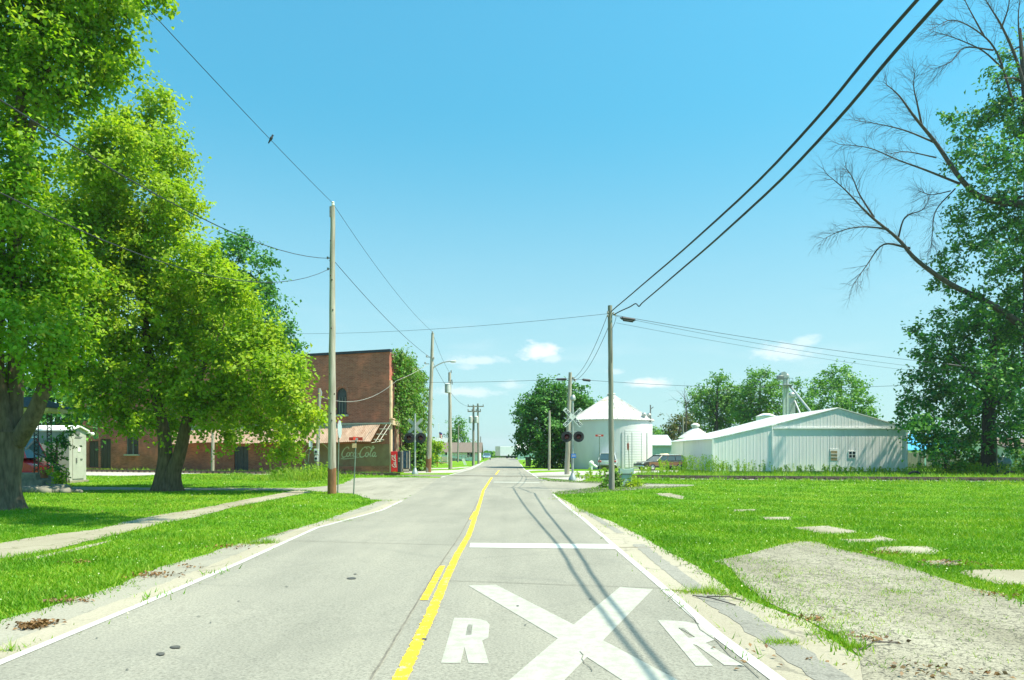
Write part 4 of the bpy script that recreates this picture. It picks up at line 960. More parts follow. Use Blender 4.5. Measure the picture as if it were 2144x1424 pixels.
# --- railway signal cabinet on the left
YC = 44.0; x1 = (145 - CX) / F * YC; x0 = x1 - 3.4; y1 = YC + 1.75; gc = gz(YC); zE, zRr = CH + 48 / F * YC, CH + 56 / F * YC
cb = thing('signal_cabinet', 'pale grey steel railway signal cabinet with a gabled door end', 'cabinet', ((x0 + x1) / 2, YC, gc))
mb = MB(); mb.prism([Vector((x1, YC, gc + .1)), Vector((x1, y1, gc + .1)), Vector((x1, y1, zE)), Vector((x1, (YC + y1) / 2, zRr)), Vector((x1, YC, zE))], (x0 - x1, 0, 0)); part(mb, 'body', MT['shed_grey'], cb, smooth=None)
rf = MB()
for ya in (YC - .12, y1 + .12): rf.prism([Vector((x1 + .15, ya, zE - .02)), Vector((x1 + .15, (YC + y1) / 2, zRr + .03)), Vector((x0 - .15, (YC + y1) / 2, zRr + .03)), Vector((x0 - .15, ya, zE - .02))], (0, 0, .09))
part(rf, 'roof', MT['white_trim'], cb, smooth=None)
d = MB(); d.box((x1 + .02, (YC + y1) / 2, gc + 1.45), (.05, 1.15, 2.4)); do = part(d, 'door', MT['shed_grey'], cb, smooth=None)
h = MB(); h.box((x1 + .07, YC + .62, gc + 1.35), (.05, .08, .3)); part(h, 'handle', MT['steel_dark'], do, smooth=None)
h = MB(); h.box((x1 + .06, YC + 1.15, gc + 1.42), (.03, .2, .08)); part(h, 'latch', MT['steel_dark'], do, smooth=None)
h = MB(); h.box((x1 + .06, YC + .9, gc + 2.0), (.02, .28, .26)); part(h, 'notice', MT['white_sign'], do, smooth=None)
v = MB(); v.box((x1 + .015, YC + .85, zE - .1), (.04, .4, .2)); v.box((x1 + .06, YC + .85, gc + 2.75), (.03, .7, .07)); part(v, 'vent', MT['steel_dark'], cb, smooth=None)
l = MB(); l.tube([(x1, y1 - .02, zE - .1), (x1 + .25, y1 + .12, zE - .05)], .03, 5); l.sphere((x1 + .3, y1 + .15, zE - .15), .12, 10, 6); part(l, 'lamp', MT['white_trim'], cb)
pb = MB(); pb.box(((x0 + x1) / 2, (YC + y1) / 2, gc + .05), (3.6, 2.0, .2)); part(pb, 'plinth', MT['walk'], cb, smooth=None)

# ------------------------------------------------------------------ utility poles and wires
GP = 'wooden utility poles'
def pole(name, label, px0, px1, pytop, Y, d0, d1, m, brown=None, lean=True):
    b = base(px0, Y); top = at(px1, pytop, Y)
    t = thing(name, label, 'utility pole', b, 0, GP)
    rnd = random.Random(int(px0)); n = 14; pts = []; rad = []
    for i in range(n + 1):
        k = i / n; pts.append(b.lerp(top, k) + Vector((rnd.uniform(-.012, .012), rnd.uniform(-.012, .012), 0)) - (Vector((0, 0, .2)) if i == 0 else Vector((0, 0, 0)))); rad.append(d0 / 2 + (d1 - d0) / 2 * k)
    mb = MB(); mb.tube(pts, rad, 14); part(mb, 'pole', m, t)
    if brown:
        q = b.lerp(top, brown); mb = MB(); mb.tube([b - Vector((0, 0, .1)), b.lerp(top, brown * .6), q], [d0 / 2 + .006, d0 / 2 + .004, d0 / 2 + (d1 - d0) / 2 * brown + .003], 14); part(mb, 'treated_butt', MT['wood_brown'], t)
    return t, b, top
def insulator(p, r=.07, h=.16):
    mb = MB(); mb.lathe(p, [(r * .5, -h / 2), (r, -h / 4), (r * .7, 0), (r, h / 4), (r * .5, h / 2)], 10); return mb
def wire(name, label, pts, r, m=None, k=14, cat='overhead wire', group='overhead wires'):
    """sagging wire through points; an entry (p, q, sag) spans with that sag"""
    P = []
    for a, b, s in pts:
        for i in range(k + 1):
            t = i / k
            if P and i == 0: continue
            P.append(a.lerp(b, t) - Vector((0, 0, 4 * s * t * (1 - t))))
    mb = MB(); mb.tube(P, r, 5); return solo(mb, name, m or MT['wire'], label, cat, P[0], group)
p1, p1b, p1t = pole('utility_pole', 'tallest pale wooden pole with a brown butt at the left kerb corner', 695, 696.5, 432, 35.0, .40, .21, MT['wood_pole'], .09)
p2, p2b, p2t = pole('utility_pole', 'wooden pole carrying the curved street lamp arm beside the left signal', 897, 906, 698, 64.0, .46, .24, MT['wood_pole'], .12)
p3, p3b, p3t = pole('utility_pole', 'wooden pole with a single rusty transformer can left of the street', 943, 941.5, 780, 76.0, .42, .28, MT['wood_pole'])
p4, p4b, p4t = pole('utility_pole', 'nearer of two crossarm poles with a pair of grey transformers', 991, 991.5, 849, 96.0, .36, .26, MT['wood_grey'])
p5, p5b, p5t = pole('utility_pole', 'farther crossarm pole right behind the one with paired transformers', 1002, 1000.5, 845, 110.0, .36, .26, MT['wood_grey'])
p6, p6b, p6t = pole('utility_pole', 'thin dark distant pole in front of the low white house', 958.5, 960, 890, 128.0, .3, .2, MT['wood_grey'])
p7, p7b, p7t = pole('utility_pole', 'farthest slim pole at the corner of the low white house', 1006.5, 1006.5, 914, 160.0, .3, .2, MT['wood_grey'])
r1, r1b, r1t = pole('utility_pole', 'wooden pole right of the street where the heavy cables end', 1281, 1277, 640, 38.0, .30, .22, MT['wood_grey'])
r2, r2b, r2t = pole('utility_pole', 'leaning pole behind the right crossing signal with splice closures beside it', 1187, 1194, 780, 58.0, .42, .26, MT['wood_pole'])
r3, r3b, r3t = pole('utility_pole', 'bare pale pole before the trunk of the dark round maple', 1150, 1150.5, 860, 72.0, .26, .2, MT['wood_pole'])
r4, r4b, r4t = pole('utility_pole', 'slim bare pole left of the maple trunk by the far lawn', 1129, 1127, 870, 88.0, .3, .2, MT['wood_pole'])
r5, r5b, r5t = pole('utility_pole', 'far pole with a short crossarm left of the big right trees', 1886, 1885.5, 862, 120.0, .3, .22, MT['wood_grey'])
r6, r6b, r6t = pole('utility_pole', 'thin grey pole before the rust tinged trees behind the shed', 1431, 1430, 872, 104.0, .26, .2, MT['wood_grey'])
r7, r7b, r7t = pole('utility_pole', 'thin pale pole right of the big tree trunk near the mint garage', 2087, 2085.5, 896, 62.0, .16, .13, MT['wood_grey'])
# pole hardware
mb = insulator(p1t + Vector((.02, 0, .12)), .08, .2); mb.tube([p1t + Vector((.02, 0, -.05)), p1t + Vector((.02, 0, .05))], .03, 6); part(mb, 'insulator', MT['white_sign'], p1)
mb = MB(); mb.box(p1t + Vector((-.08, -.12, -.3)), (.07, .06, .5)); part(mb, 'bracket', MT['steel_dark'], p1, smooth=None)
for py, dx in ((540, -.2), (546, .2), (563, -.18)):
    q = at(692 + dx * 30, py, 35); mb = insulator(q, .05, .12); mb.tube([q, q + Vector((-dx, 0, 0))], .02, 5); part(mb, 'insulator', MT['steel_dark'], p1)
rnd = random.Random(9)
for k in range(9):
    mb = MB(); t_ = rnd.uniform(.25, .95); q = p1b.lerp(p1t, t_); a = rnd.uniform(-2.4, -.4); rr0 = .2 - .1 * t_
    mb.sphere(q + Vector((rr0 * math.cos(a), rr0 * math.sin(a), 0)), .03, 7, 5, (1, 1, 1.6)); part(mb, 'knot', MT['dark_wood'], p1)
for q, dx in ((at(906, 698, 64), 0), (at(901, 748, 64), -.3), (at(901, 752, 64), .3), (at(899, 762, 64), -.35)):
    mb = insulator(q + Vector((dx, -.1, .06)), .08, .18); mb.tube([q, q + Vector((dx, -.1, 0))], .03, 5); part(mb, 'insulator', MT['steel_dark'], p2)
lp = MB(); lp.tube(catmull([at(905, 780, 64), at(908, 770, 64), at(915, 765, 64), at(928, 759, 64), at(942, 756.5, 64)], 5), .055, 7); lp.tube([at(902, 776, 64), at(907, 776, 64)], .04, 6)
lm = part(lp, 'lamp_arm', MT['steel'], p2)
lp = MB(); lp.sphere(at(948.5, 757, 64), .30, 14, 8, (1, .5, .34)); lp.sphere(at(953, 754.5, 64), .07, 8, 6); part(lp, 'lamp_head', MT['transformer'], lm)
tb = MB(); c = at(937.5, 813, 75.7); tb.lathe(c, [(.2, -.48), (.3, -.44), (.3, .40), (.33, .42), (.2, .5)], 16); tb.tube([c + Vector((.12, 0, .45)), c + Vector((.12, 0, .7))], .05, 6); part(tb, 'transformer', MT['transformer'], p3)
tb = MB(); tb.box(at(941, 812, 75.75), (.16, .3, .8)); part(tb, 'bracket', MT['rust'], p3, smooth=None)
mb = insulator(p3t + Vector((.15, 0, .1)), .07, .3); part(mb, 'insulator', MT['steel_dark'], p3)
fu = MB(); fu.tube([at(946, 795, 75.8), at(947, 805, 75.8)], .06, 6); fu.tube([at(942, 797, 76), at(946, 796, 75.8)], .03, 5); part(fu, 'fuse_cutout', MT['steel_dark'], p3)
for (pt, y, pxa, pxb, pyy) in ((p4, 96, 979, 1007, 861.5), (p5, 110, 979, 1013, 851), (r5, 120, 1880, 1891, 865)):
    mb = MB(); a, b = at(pxa, pyy, y - .2), at(pxb, pyy, y - .2); mb.box((a + b) / 2, ((b - a).length, .12, .16)); ca = part(mb, 'crossarm', MT['wood_grey'], pt, smooth=None)
    for k in range(4): mb = MB(); q = a.lerp(b, .04 + .92 * k / 3); mb.lathe(q + Vector((0, 0, .2)), [(.04, -.12), (.07, -.05), (.07, .08), (.03, .14)], 8); part(mb, 'insulator', MT['steel_dark'], ca)
for px_ in (985.5, 997.5): tb = MB(); c = at(px_, 879, 95.7); tb.lathe(c, [(.2, -.42), (.26, -.38), (.26, .36), (.12, .5)], 12); part(tb, 'transformer', MT['transformer'], p4)
for q in (at(1272, 655, 38), at(1272, 662, 38), at(1284, 657, 38), at(1288, 660, 38)):
    mb = insulator(q + Vector((0, -.1, 0)), .05, .13); mb.tube([q + Vector((0, -.1, 0)), Vector((r1t.x, q.y, q.z))], .02, 5); part(mb, 'insulator', MT['steel_dark'], r1)
mb = MB(); mb.tube([at(1290, 664, 37.9), at(1287, 676, 37.9), at(1281, 690, 37.85)], .012, 5); mb.tube([at(1282, 690, 37.84), at(1281, 760, 37.84)], .014, 5); part(mb, 'riser_cable', MT['wire'], r1)
for q in (at(1200, 792, 58), at(1204, 796, 58)):
    mb = insulator(q, .09, .22); mb.tube([q, Vector((r2t.x - .1, q.y, q.z))], .03, 5); part(mb, 'insulator', MT['steel_dark'], r2)
# small service pole with meters by the brick wall
sp_b = base(663, 50); sp_t = at(669, 813, 50)
sp = thing('service_pole', 'slim service pole with grey meter boxes beside the faded wall painting', 'service pole', sp_b, 0, GP)
mb = MB(); mb.tube([sp_b - Vector((0, 0, .2)), sp_t], [.12, .09], 10); part(mb, 'pole', MT['wood_pole'], sp)
mb = MB(); mb.tube([at(667, 975, 49.8), at(671, 840, 49.8), at(673.5, 822, 49.8), at(671, 816, 49.8)], .03, 6); part(mb, 'conduit', MT['steel'], sp)
for py0, py1, w_ in ((940, 952, .3), (954, 966, .24)):
    mb = MB(); c = at(662.5, (py0 + py1) / 2, 49.78); mb.box(c, (w_, .16, (py1 - py0) / F * 50), bev=.02); mo = part(mb, 'meter_box', MT['transformer'], sp, smooth=30)
    mb = MB(); mb.tube([c + Vector((0, -.08, 0)), c + Vector((0, -.16, 0))], .08, 12); part(mb, 'meter', MT['glass'], mo)

# the heavy cable pair over the right lane, towards the viewer
cA0, cB0 = at(1280, 652, 38), at(1287, 658, 38)
eA, eB = at(1920, 0, 9.7), at(1970, 0, 9.45)
def back(a, b, s, d=9.0): t = (b - a); return b + t.normalized() * d
def heavy(name, label, a, e, midpx, r):
    m = at(*midpx); P = catmull([a, m, e, e + (e - m).normalized() * 5.5 + Vector((0, 0, -.1)), e + (e - m).normalized() * 12 + Vector((0, 0, -.1))], 10)
    mb = MB(); n = len(P)
    mb.tube(P, r, 8)
    for ph in (0, 2.1, 4.2):                                       # strands lashed round the carrier
        mb.tube([Vector(p) + Vector((math.cos(ph + i * .5), 0, math.sin(ph + i * .5))) * r * .8 for i, p in enumerate(P)], r * .45, 5)
    return solo(mb, name, MT['wire'], label, 'cable', P[0], 'overhead wires')
heavy('heavy_cable', 'upper of two thick black cables swooping from the right pole overhead', cA0, eA, (1545, 420, 16.5), .023)
heavy('heavy_cable', 'lower of two thick black cables, with a drip loop near the right pole', at(1343, 636, 33.5), eB, (1600, 410, 15.6), .024)
mb = MB(); mb.tube([Vector(q) for q in catmull([cB0, at(1300, 651, 37), at(1318, 643, 35.5), at(1330, 636, 34.5), at(1335, 639, 34.0), at(1338, 641.5, 33.8), at(1343, 636, 33.5)], 5)], .028, 7); solo(mb, 'cable_loop', MT['wire'], 'drip loop tying the lower heavy cable to the right pole', 'cable', cB0, 'overhead wires')
# thin lines on the left poles
WX = -8.4
q0 = at(300, 0, 16.9); back0 = q0 + (q0 - p1t).normalized() * 8
wire('primary_wire', 'top wire with a bird on it, running from the left maple to the tallest pole', [(back0, p1t + Vector((0, 0, .15)), .15)], .010)
wire('primary_wire', 'top wire sagging from the tallest pole to the lamp pole', [(p1t + Vector((0, 0, .15)), p2t + Vector((0, 0, .1)), .5)], .010)
wire('secondary_wire', 'middle wire coming out of the left maple to the tallest pole', [(Vector((WX, 8, 7.6)), at(690, 541, 35), .9)], .014)
wire('secondary_wire', 'middle wire from the tallest pole down to the lamp pole', [(at(699, 546, 35), at(900, 748, 64), .35)], .014)
wire('service_wire', 'lowest slack wire from the left maple to the tallest pole', [(Vector((WX - .3, 8, 6.4)), at(690, 563, 35), 1.5)], .012)
wire('primary_wire', 'thin wire from the lamp pole top to the transformer pole', [(p2t, p3t, .3)], .012)
wire('secondary_wire', 'slack wire from the lamp pole to the paired transformers', [(at(903, 752, 64), at(985, 850, 109.6), 1.2)], .016)
wire('service_wire', 'pale service wire across the brick wall from the lamp pole to the service pole', [(at(898, 762, 64), at(830, 797, 61), .1), (at(830, 797, 61), at(672, 831, 50), .9)], .016, MT['wire_pale'])
wire('span_wire', 'thin wire crossing high over the street to the right pole', [(at(560, 698, 60), at(1272, 657, 38), .35)], .010)
wire('secondary_wire', 'outer of two wires dipping from the cable pole to the leaning pole', [(at(1271, 662, 38), at(1200, 793, 58), .55)], .014)
wire('secondary_wire', 'inner of two wires dipping from the cable pole to the leaning pole', [(at(1275, 682, 38), at(1204, 796, 58), .55)], .014)
wire('secondary_wire', 'wire from the leaning pole to the bare pole before the maple', [(at(1194, 800, 58), at(1151, 863, 72), .3)], .014)
wire('secondary_wire', 'wire between the two bare poles before the maple', [(at(1151, 864, 72), at(1127.5, 874, 88), .4)], .014)
wire('span_wire', 'lower thin wire crossing the street from the ivy to the leaning pole', [(at(846, 800, 64), at(1193, 793, 58), .12)], .014)
wire('span_wire', 'lower wire from the leaning pole past the bin and trees to the right', [(at(1194, 793, 58), at(2100, 793, 62), .75)], .014)
wire('span_wire', 'upper right wire from the cable pole to the big right tree', [(at(1288, 660, 38), at(2080, 772, 52), .25)], .012)
wire('span_wire', 'second right wire just under the upper one', [(at(1288, 662, 38), at(2060, 782, 54), .35)], .009)
wire('service_wire', 'lowest faint wire from the cable pole to the right', [(at(1290, 676, 38), at(2060, 792, 58), .3)], .008)
def splice(label, a, b, r, fat=True):
    mb = MB(); mb.tube([a.lerp(b, -.08), a, a.lerp(b, .04), b.lerp(a, .04), b, b.lerp(a, -.08)], [r * .45, r * .45, r, r, r * .45, r * .3], 10)
    if fat: mb.tube([a.lerp(b, .15) - Vector((0, 0, r * 1.0)), b.lerp(a, .15) - Vector((0, 0, r * 1.0))], r * .75, 8)
    solo(mb, 'splice_closure', MT['wire'], label, 'splice closure', a, 'cable splice closures')
splice('big black splice closure hanging right of the cable pole', at(1301, 666, 37.9), at(1329, 670, 38.2), .085)
splice('slim black splice closure left of the leaning pole', at(1166, 794.6, 57.9), at(1186, 794, 57.9), .10, False)
splice('slim black splice closure right of the leaning pole', at(1220, 795, 58), at(1236, 797, 58.1), .10, False)
splice('long thin splice on the wire before the big right tree', at(1986, 763, 50.0), at(2012, 767, 50.3), .06, False)
# bird on the top wire
bp = at(568, 295.5, 26); bm_ = MB()
bm_.sphere((0, 0, .0), .055, 12, 8, (.9, .9, 1.55)); Mr = Matrix.Rotation(R(28), 4, 'Y'); bm_.v = [tuple(Mr @ Vector(p)) for p in bm_.v]
bm_.sphere((.045, 0, .095), .036, 10, 7); bm_.tube([(.07, 0, .1), (.1, 0, .1)], [.012, .002], 6)
bm_.tube([(-.03, 0, -.05), (-.075, 0, -.13), (-.1, 0, -.18)], [.035, .025, .018], 6); bm_.tube([(.0, -.012, -.06), (.005, -.012, -.1)], .005, 4); bm_.tube([(.0, .012, -.06), (.005, .012, -.1)], .005, 4)
bm_.v = [tuple(Vector(p) + bp + Vector((0, 0, .1))) for p in bm_.v]
solo(bm_, 'bird', MT['bird'], 'small dark bird perched on the top wire left of the tallest pole', 'bird', bp)

# ------------------------------------------------------------------ crossing signals and street signs
def frame_matrix(c, yaw=0.0, roll=0.0):
    """text frame: x to the right, y up, facing the viewer (-Y); turned by yaw about Z and rolled in its plane"""
    return Matrix.Translation(c) @ Matrix.Rotation(yaw, 4, 'Z') @ Matrix.Rotation(R(90), 4, 'X') @ Matrix.Rotation(roll, 4, 'Z')
def crossing_signal(label, px, py_base, Y, py_top, py_x, py_l, lx, lr, front, bell):
    b = base(px, Y); s = Y / F
    t = thing('crossing_signal', label, 'crossing signal', b, 0, 'railway crossing signals')
    def pz(py): return CH - (py - YH) * s
    mb = MB(); mb.tube([b - Vector((0, 0, .1)), Vector((b.x, Y, pz(py_top)))], .075, 12); mb.lathe(b, [(.26, -.05), (.26, .12), (.14, .35), (.09, .5)], 12); part(mb, 'mast', MT['steel'], t)
    if bell: mb = MB(); c = Vector((b.x + .02, Y, pz(py_top))); mb.lathe(c, [(.06, -.05), (.16, .0), (.18, .14), (.13, .26), (.05, .33)], 14); part(mb, 'bell', MT['steel'], t)
    xc = Vector((b.x, Y, pz(py_x)))
    for sgn, word in ((-1, 'RAILROAD'), (1, 'CROSSING')):
        c = xc + Vector((0, (-.10 if sgn < 0 else -.112) if front else .11 + .012 * sgn, 0)); Mx = frame_matrix(c, 0, R(45 * sgn))
        bl_ = MB(); bl_.box((0, 0, 0), (1.52, .25, .008)); bl_.v = [tuple(Mx @ Vector(p)) for p in bl_.v]
        bo = part(bl_, 'crossbuck_blade', MT['white_sign'] if front else MT['steel'], t, smooth=None)
        if front:
            for half, k in ((word[:4], -1), (word[4:], 1)):
                off = .44
                text_part(half, .215, MT['letter_black'], bo, Mx @ Matrix.Translation((k * off, 0, .006)), bold=.009)
    mb = MB(); zl = pz(py_l); hw = lx * s; mb.box((b.x, Y - .02, zl + .34), (2 * hw, .07, .08))
    for k in (-1, 1): mb.box((b.x + k * hw, Y - .02, zl + .2), (.06, .06, .3))
    part(mb, 'light_bracket', MT['steel'], t, smooth=None)
    for k in (-1, 1):
        c = Vector((b.x + k * hw, Y - .06, zl)); r_ = lr * s
        mb = MB(); mb.tube([c + Vector((0, .03, 0)), c], r_, 28); lo = part(mb, 'signal_light', MT['black'], t, smooth=30)
        mb = MB(); rv = r_ * .5; n = 20; o = len(mb.v)                       # hood over the lens
        for i in range(n + 1):
            a = R(-20) + R(220) * i / n
            for yy, rr0 in ((0, rv), (-.32, rv * 1.02), (-.32, rv * .95), (0, rv * .93)): mb.v.append(tuple(c + Vector((rr0 * math.cos(a), yy * (.45 + .55 * max(0, math.sin(a))), rr0 * math.sin(a)))))
        for i in range(n):
            for j in range(4): a = o + i * 4 + j; b2 = o + i * 4 + (j + 1) % 4; mb.f.append((a, b2, b2 + 4, a + 4))
        part(mb, 'hood', MT['black'], lo)
        mb = MB(); mb.lathe(c + Vector((0, -.01, 0)), [(rv * .9, 0), (rv * .7, -.05), (rv * .3, -.075), (.01, -.08)], 18, 'Y'); part(mb, 'lens', MT['red_lens'], lo)
    return t, b, pz
t, b, pz = crossing_signal('railway crossing signal with lettered white crossbuck, twin lamps and a bell, right of the street', 1199, 1003, 47.0, 838, 874, 914.5, 12.5, 11.3, True, True)
mb = MB(); c = Vector((b.x + .05, 46.88, pz(954.5))); mb.box(c, (.31, .015, .27)); bo = part(mb, 'emergency_plate', MT['blue_sign'], t, smooth=None)
mb = MB()
for dz, w_ in ((.045, .2), (-.03, .22)):
    for k in range(4): mb.box(c + Vector((-.085 + k * .057, -.01, dz)), (.035, .005, .04))
part(mb, 'lettering', MT['letter_white'], bo, smooth=None)
mb = MB(); bb_ = base(1188, 47.2); mb.box(bb_ + Vector((.0, 0, .02)), (.1, .1, .1))
t, b, pz = crossing_signal('railway crossing signal seen from behind with a blank grey crossbuck, left beyond the rails', 869, 995, 59.0, 866, 892, 917, 12, 11, False, False)

def octagon_sign(label, px0, py0, px1, Y, py_c, r_, yaw, m_face, m_back, second=None):
    b = base(px0, Y); t = thing('stop_sign', label, 'traffic sign', b, 0, 'street signs on posts')
    top = at(px1, py_c, Y); mb = MB(); mb.box((0, 0, 0), (.05, .06, 1)); 
    d = top + (top - b).normalized() * r_ - b; mb = MB(); mb.tube([b - Vector((0, 0, .2)), b + d], .032, 6); part(mb, 'post', MT['post_green'], t, smooth=None)
    Mx = Matrix.Translation(top) @ Matrix.Rotation(yaw, 4, 'Z')
    for off, m, nm in ((-.045, m_face, 'sign_face'), (-.036, m_back, 'sign_plate')):
        mb = MB(); mb.prism([Mx @ Vector((r_ * math.cos(R(22.5 + 45 * k)), off, r_ * math.sin(R(22.5 + 45 * k)))) for k in range(8)], (Mx.to_3x3() @ Vector((0, .007, 0)))); part(mb, nm, m, t, smooth=None)
    return t, Mx, b
octagon_sign('stop sign seen nearly edge on, beside the tallest pole', 707, 1028, 709.5, 35.6, 899, .45, R(90), MT['sign_back'], MT['red_sign'])
octagon_sign('leaning stop sign turned away, before the faded ring on the brick wall', 641, 975, 649, 50, 931, .40, R(88), MT['sign_back'], MT['red_sign'])
t, Mx, b = octagon_sign('tilted red and white sign edge on in front of the grain bin', 1318, 985, 1316, 57, 934, .36, R(-86), MT['red_sign'], MT['white_sign'])
mb = MB(); mb.box((0, -.05, .52), (.3, .01, .62)); mb.v = [tuple(Mx @ Vector(p)) for p in mb.v]; part(mb, 'upper_plate', MT['white_sign'], t, smooth=None)
def street_sign(label, px0, px1, Y, py, w_, h_, yaw, cross, text, extra):
    b = base(px0, Y); top = at(px1, py, Y); t = thing('street_sign', label, 'street sign', b, 0, 'street signs on posts')
    mb = MB(); mb.tube([b - Vector((0, 0, .2)), top - Vector((0, 0, h_ / 2))], .03, 8); part(mb, 'post', MT['post_green'], t)
    Mx = frame_matrix(top, yaw); mb = MB(); mb.box((0, 0, 0), (w_, h_, .012)); mb.v = [tuple(Mx @ Vector(p)) for p in mb.v]; bo = part(mb, 'name_blade', MT['red_sign'], t, smooth=None)
    if text: text_part(text, h_ * .8, MT['letter_white'], bo, Mx @ Matrix.Translation((0, 0, .008)), bold=.004)
    if cross:
        M2 = frame_matrix(top + Vector((0, 0, .02)), yaw + R(84)); mb = MB(); mb.box((0, 0, 0), (w_ * .95, h_, .012)); mb.v = [tuple(M2 @ Vector(p)) for p in mb.v]; part(mb, 'name_blade', MT['red_sign'], t, smooth=None)
        mb = MB(); mb.box(top + Vector((0, -.03, -.02)), (.2, .05, .14)); part(mb, 'clamp', MT['steel'], t, smooth=None)
    if extra: mb = MB(); mb.box(top + Vector((-.06, -.05, -.31)), (.2, .012, .21)); part(mb, 'small_plate', MT['tan_plate'], t, smooth=None)
    return t
street_sign('crossed red street name blades over a small tan plate, left kerb corner', 740, 745, 34.0, 919, .64, .155, R(-6), True, None, True)
street_sign('red street name blade on a thin post in front of the grain bin', 1256, 1255, 55.0, 912, .60, .15, 0, False, 'OAK', False)

# ------------------------------------------------------------------ vehicles (frame: +x forward, y left, z up)
def wheel(t, x, y, r_, w_=.2, rim='steel'):
    mb = MB(); mb.lathe((x, y, r_), [(r_ * .72, -w_ / 2), (r_ * .95, -w_ / 2), (r_, -w_ * .35), (r_, w_ * .35), (r_ * .95, w_ / 2), (r_ * .72, w_ / 2)], 22, 'Y'); wo = part(mb, 'wheel', MT['black_rubber'], t, True)
    s = 1 if y > 0 else -1; mb = MB(); mb.lathe((x, y + s * w_ * .44, r_), [(r_ * .62, -.02), (r_ * .6, .02), (r_ * .25, .03), (r_ * .1, .05)], 16, 'Y'); part(mb, 'rim', MT[rim], wo, True)
def vehicle(name, label, loc, rotz, L, W, zb, zw, zr, prof_low, cab, m, rim='steel', wb=.3, rw=.33, mtop=None):
    """prof_low: side outline of the lower body; cab: (x_rear_low, x_rear_top, x_front_top, x_front_low)"""
    t = thing(name, label, 'car', loc, rotz)
    bm = bmesh.new(); n = len(prof_low)
    def ringv(y, ins): return [bm.verts.new((x * (1 - .01 * ins), y, z)) for x, z in prof_low]
    ys = [-W / 2 + .04, -W / 2, -W / 2 + 0, W / 2, W / 2 - .04]
    a = [bm.verts.new((x * .985, -W / 2, zb + (z - zb) * .97)) for x, z in prof_low]; b = [bm.verts.new((x, -W / 2 + .1, z)) for x, z in prof_low]
    c = [bm.verts.new((x, W / 2 - .1, z)) for x, z in prof_low]; d = [bm.verts.new((x * .985, W / 2, zb + (z - zb) * .97)) for x, z in prof_low]
    for p, q in ((a, b), (b, c), (c, d)):
        for i in range(n): bm.faces.new((p[i], p[(i + 1) % n], q[(i + 1) % n], q[i]))
    bm.faces.new(a); bm.faces.new(d[::-1]); bmesh.ops.recalc_face_normals(bm, faces=bm.faces)
    bm.verts.index_update(); mb = MB(); mb.add([v.co.copy() for v in bm.verts], [[v.index for v in f.verts] for f in bm.faces]); bm.free()
    part(mb, 'body', m, t, True, 35)
    x0, x1, x2, x3 = cab; wl, wt = W / 2 - .06, W / 2 - .22
    low = [Vector((x0, -wl, zw)), Vector((x3, -wl, zw)), Vector((x3, wl, zw)), Vector((x0, wl, zw))]; top = [Vector((x1, -wt, zr)), Vector((x2, -wt, zr)), Vector((x2, wt, zr)), Vector((x1, wt, zr))]
    mb = MB(); mb.add(low + top, [(0, 1, 5, 4), (1, 2, 6, 5), (2, 3, 7, 6), (3, 0, 4, 7)]); go = part(mb, 'windows', MT['glass_car'], t, True, None)
    mb = MB(); cm = [Vector((p.x, p.y, zr - .005)) for p in top]
    bm2 = MB(); bm2.box(((x1 + x2) / 2, 0, zr + .02), (x2 - x1 + .1, 2 * wt + .08, .07), bev=.03); part(bm2, 'roof', mtop or m, t, True, 30)
    for i, j in ((0, 4), (1, 5), (2, 6), (3, 7)): mb.tube([(low + top)[i], (low + top)[j]], .045, 5)
    for s in (-1, 1):
        for f_ in (.36, .68): mb.tube([Vector((x0 + (x3 - x0) * f_, s * (wl + .004), zw)), Vector((x1 + (x2 - x1) * f_, s * (wt + .004), zr))], .04, 5)
        mb.box(((x0 + x3) / 2, s * (wl - .005), zw + .01), (x3 - x0, .05, .05))
    part(mb, 'pillars', m, t, True, None)
    for x in (L / 2 - L * .19, -L / 2 + L * .2):
        for s in (-1, 1): wheel(t, x, s * (W / 2 - .08), rw, .2, rim)
    for s in (-1, 1):
        mb = MB(); mb.box((L / 2 - .05, s * (W / 2 - .3), zb + (zw - zb) * .62), (.12, .32, .16), bev=.03); part(mb, 'headlight', MT['lamp_clear'], t, True)
        mb = MB(); mb.box((-L / 2 + .05, s * (W / 2 - .19), zb + (zw - zb) * .72), (.12, .3, .2), bev=.03); part(mb, 'taillight', MT['tail_red'], t, True)
        mb = MB(); mb.box((x3 - .35, s * (W / 2 + .07), zw + .06), (.1, .16, .12), bev=.03); part(mb, 'mirror', m, t, True)
    for x in (L / 2, -L / 2):
        mb = MB(); mb.box((x * 1.0, 0, zb + .12), (.14, W - .1, .18), bev=.05); part(mb, 'bumper', MT['chrome'] if 'wagon' in name else MT['steel_dark'], t, True)
    return t
def wheel_arch_profile(L, zb, zw, hood, trunk, nose=.06):
    return [(-L / 2, zb + .05), (-L / 2, zb + .3), (-L / 2 + nose, zw - trunk), (-L / 2 + .3, zw), (L * .18, zw), (L * .3, zw - .02), (L / 2 - .25, zw - hood), (L / 2 - .02, zw - hood - .12), (L / 2, zb + .3), (L / 2 - .04, zb + .05), (L / 2 - .2, zb), (-L / 2 + .2, zb)]
wgl = base(1383, 71.5)
wg = vehicle('station_wagon', 'old brown wood sided station wagon parked in tall weeds before the shed', wgl, R(180 + 24), 5.0, 1.9, .3, .92, 1.42, wheel_arch_profile(5.0, .3, .92, .1, .05), (-2.35, -2.0, .35, 1.05), MT['brown_body'], 'chrome')
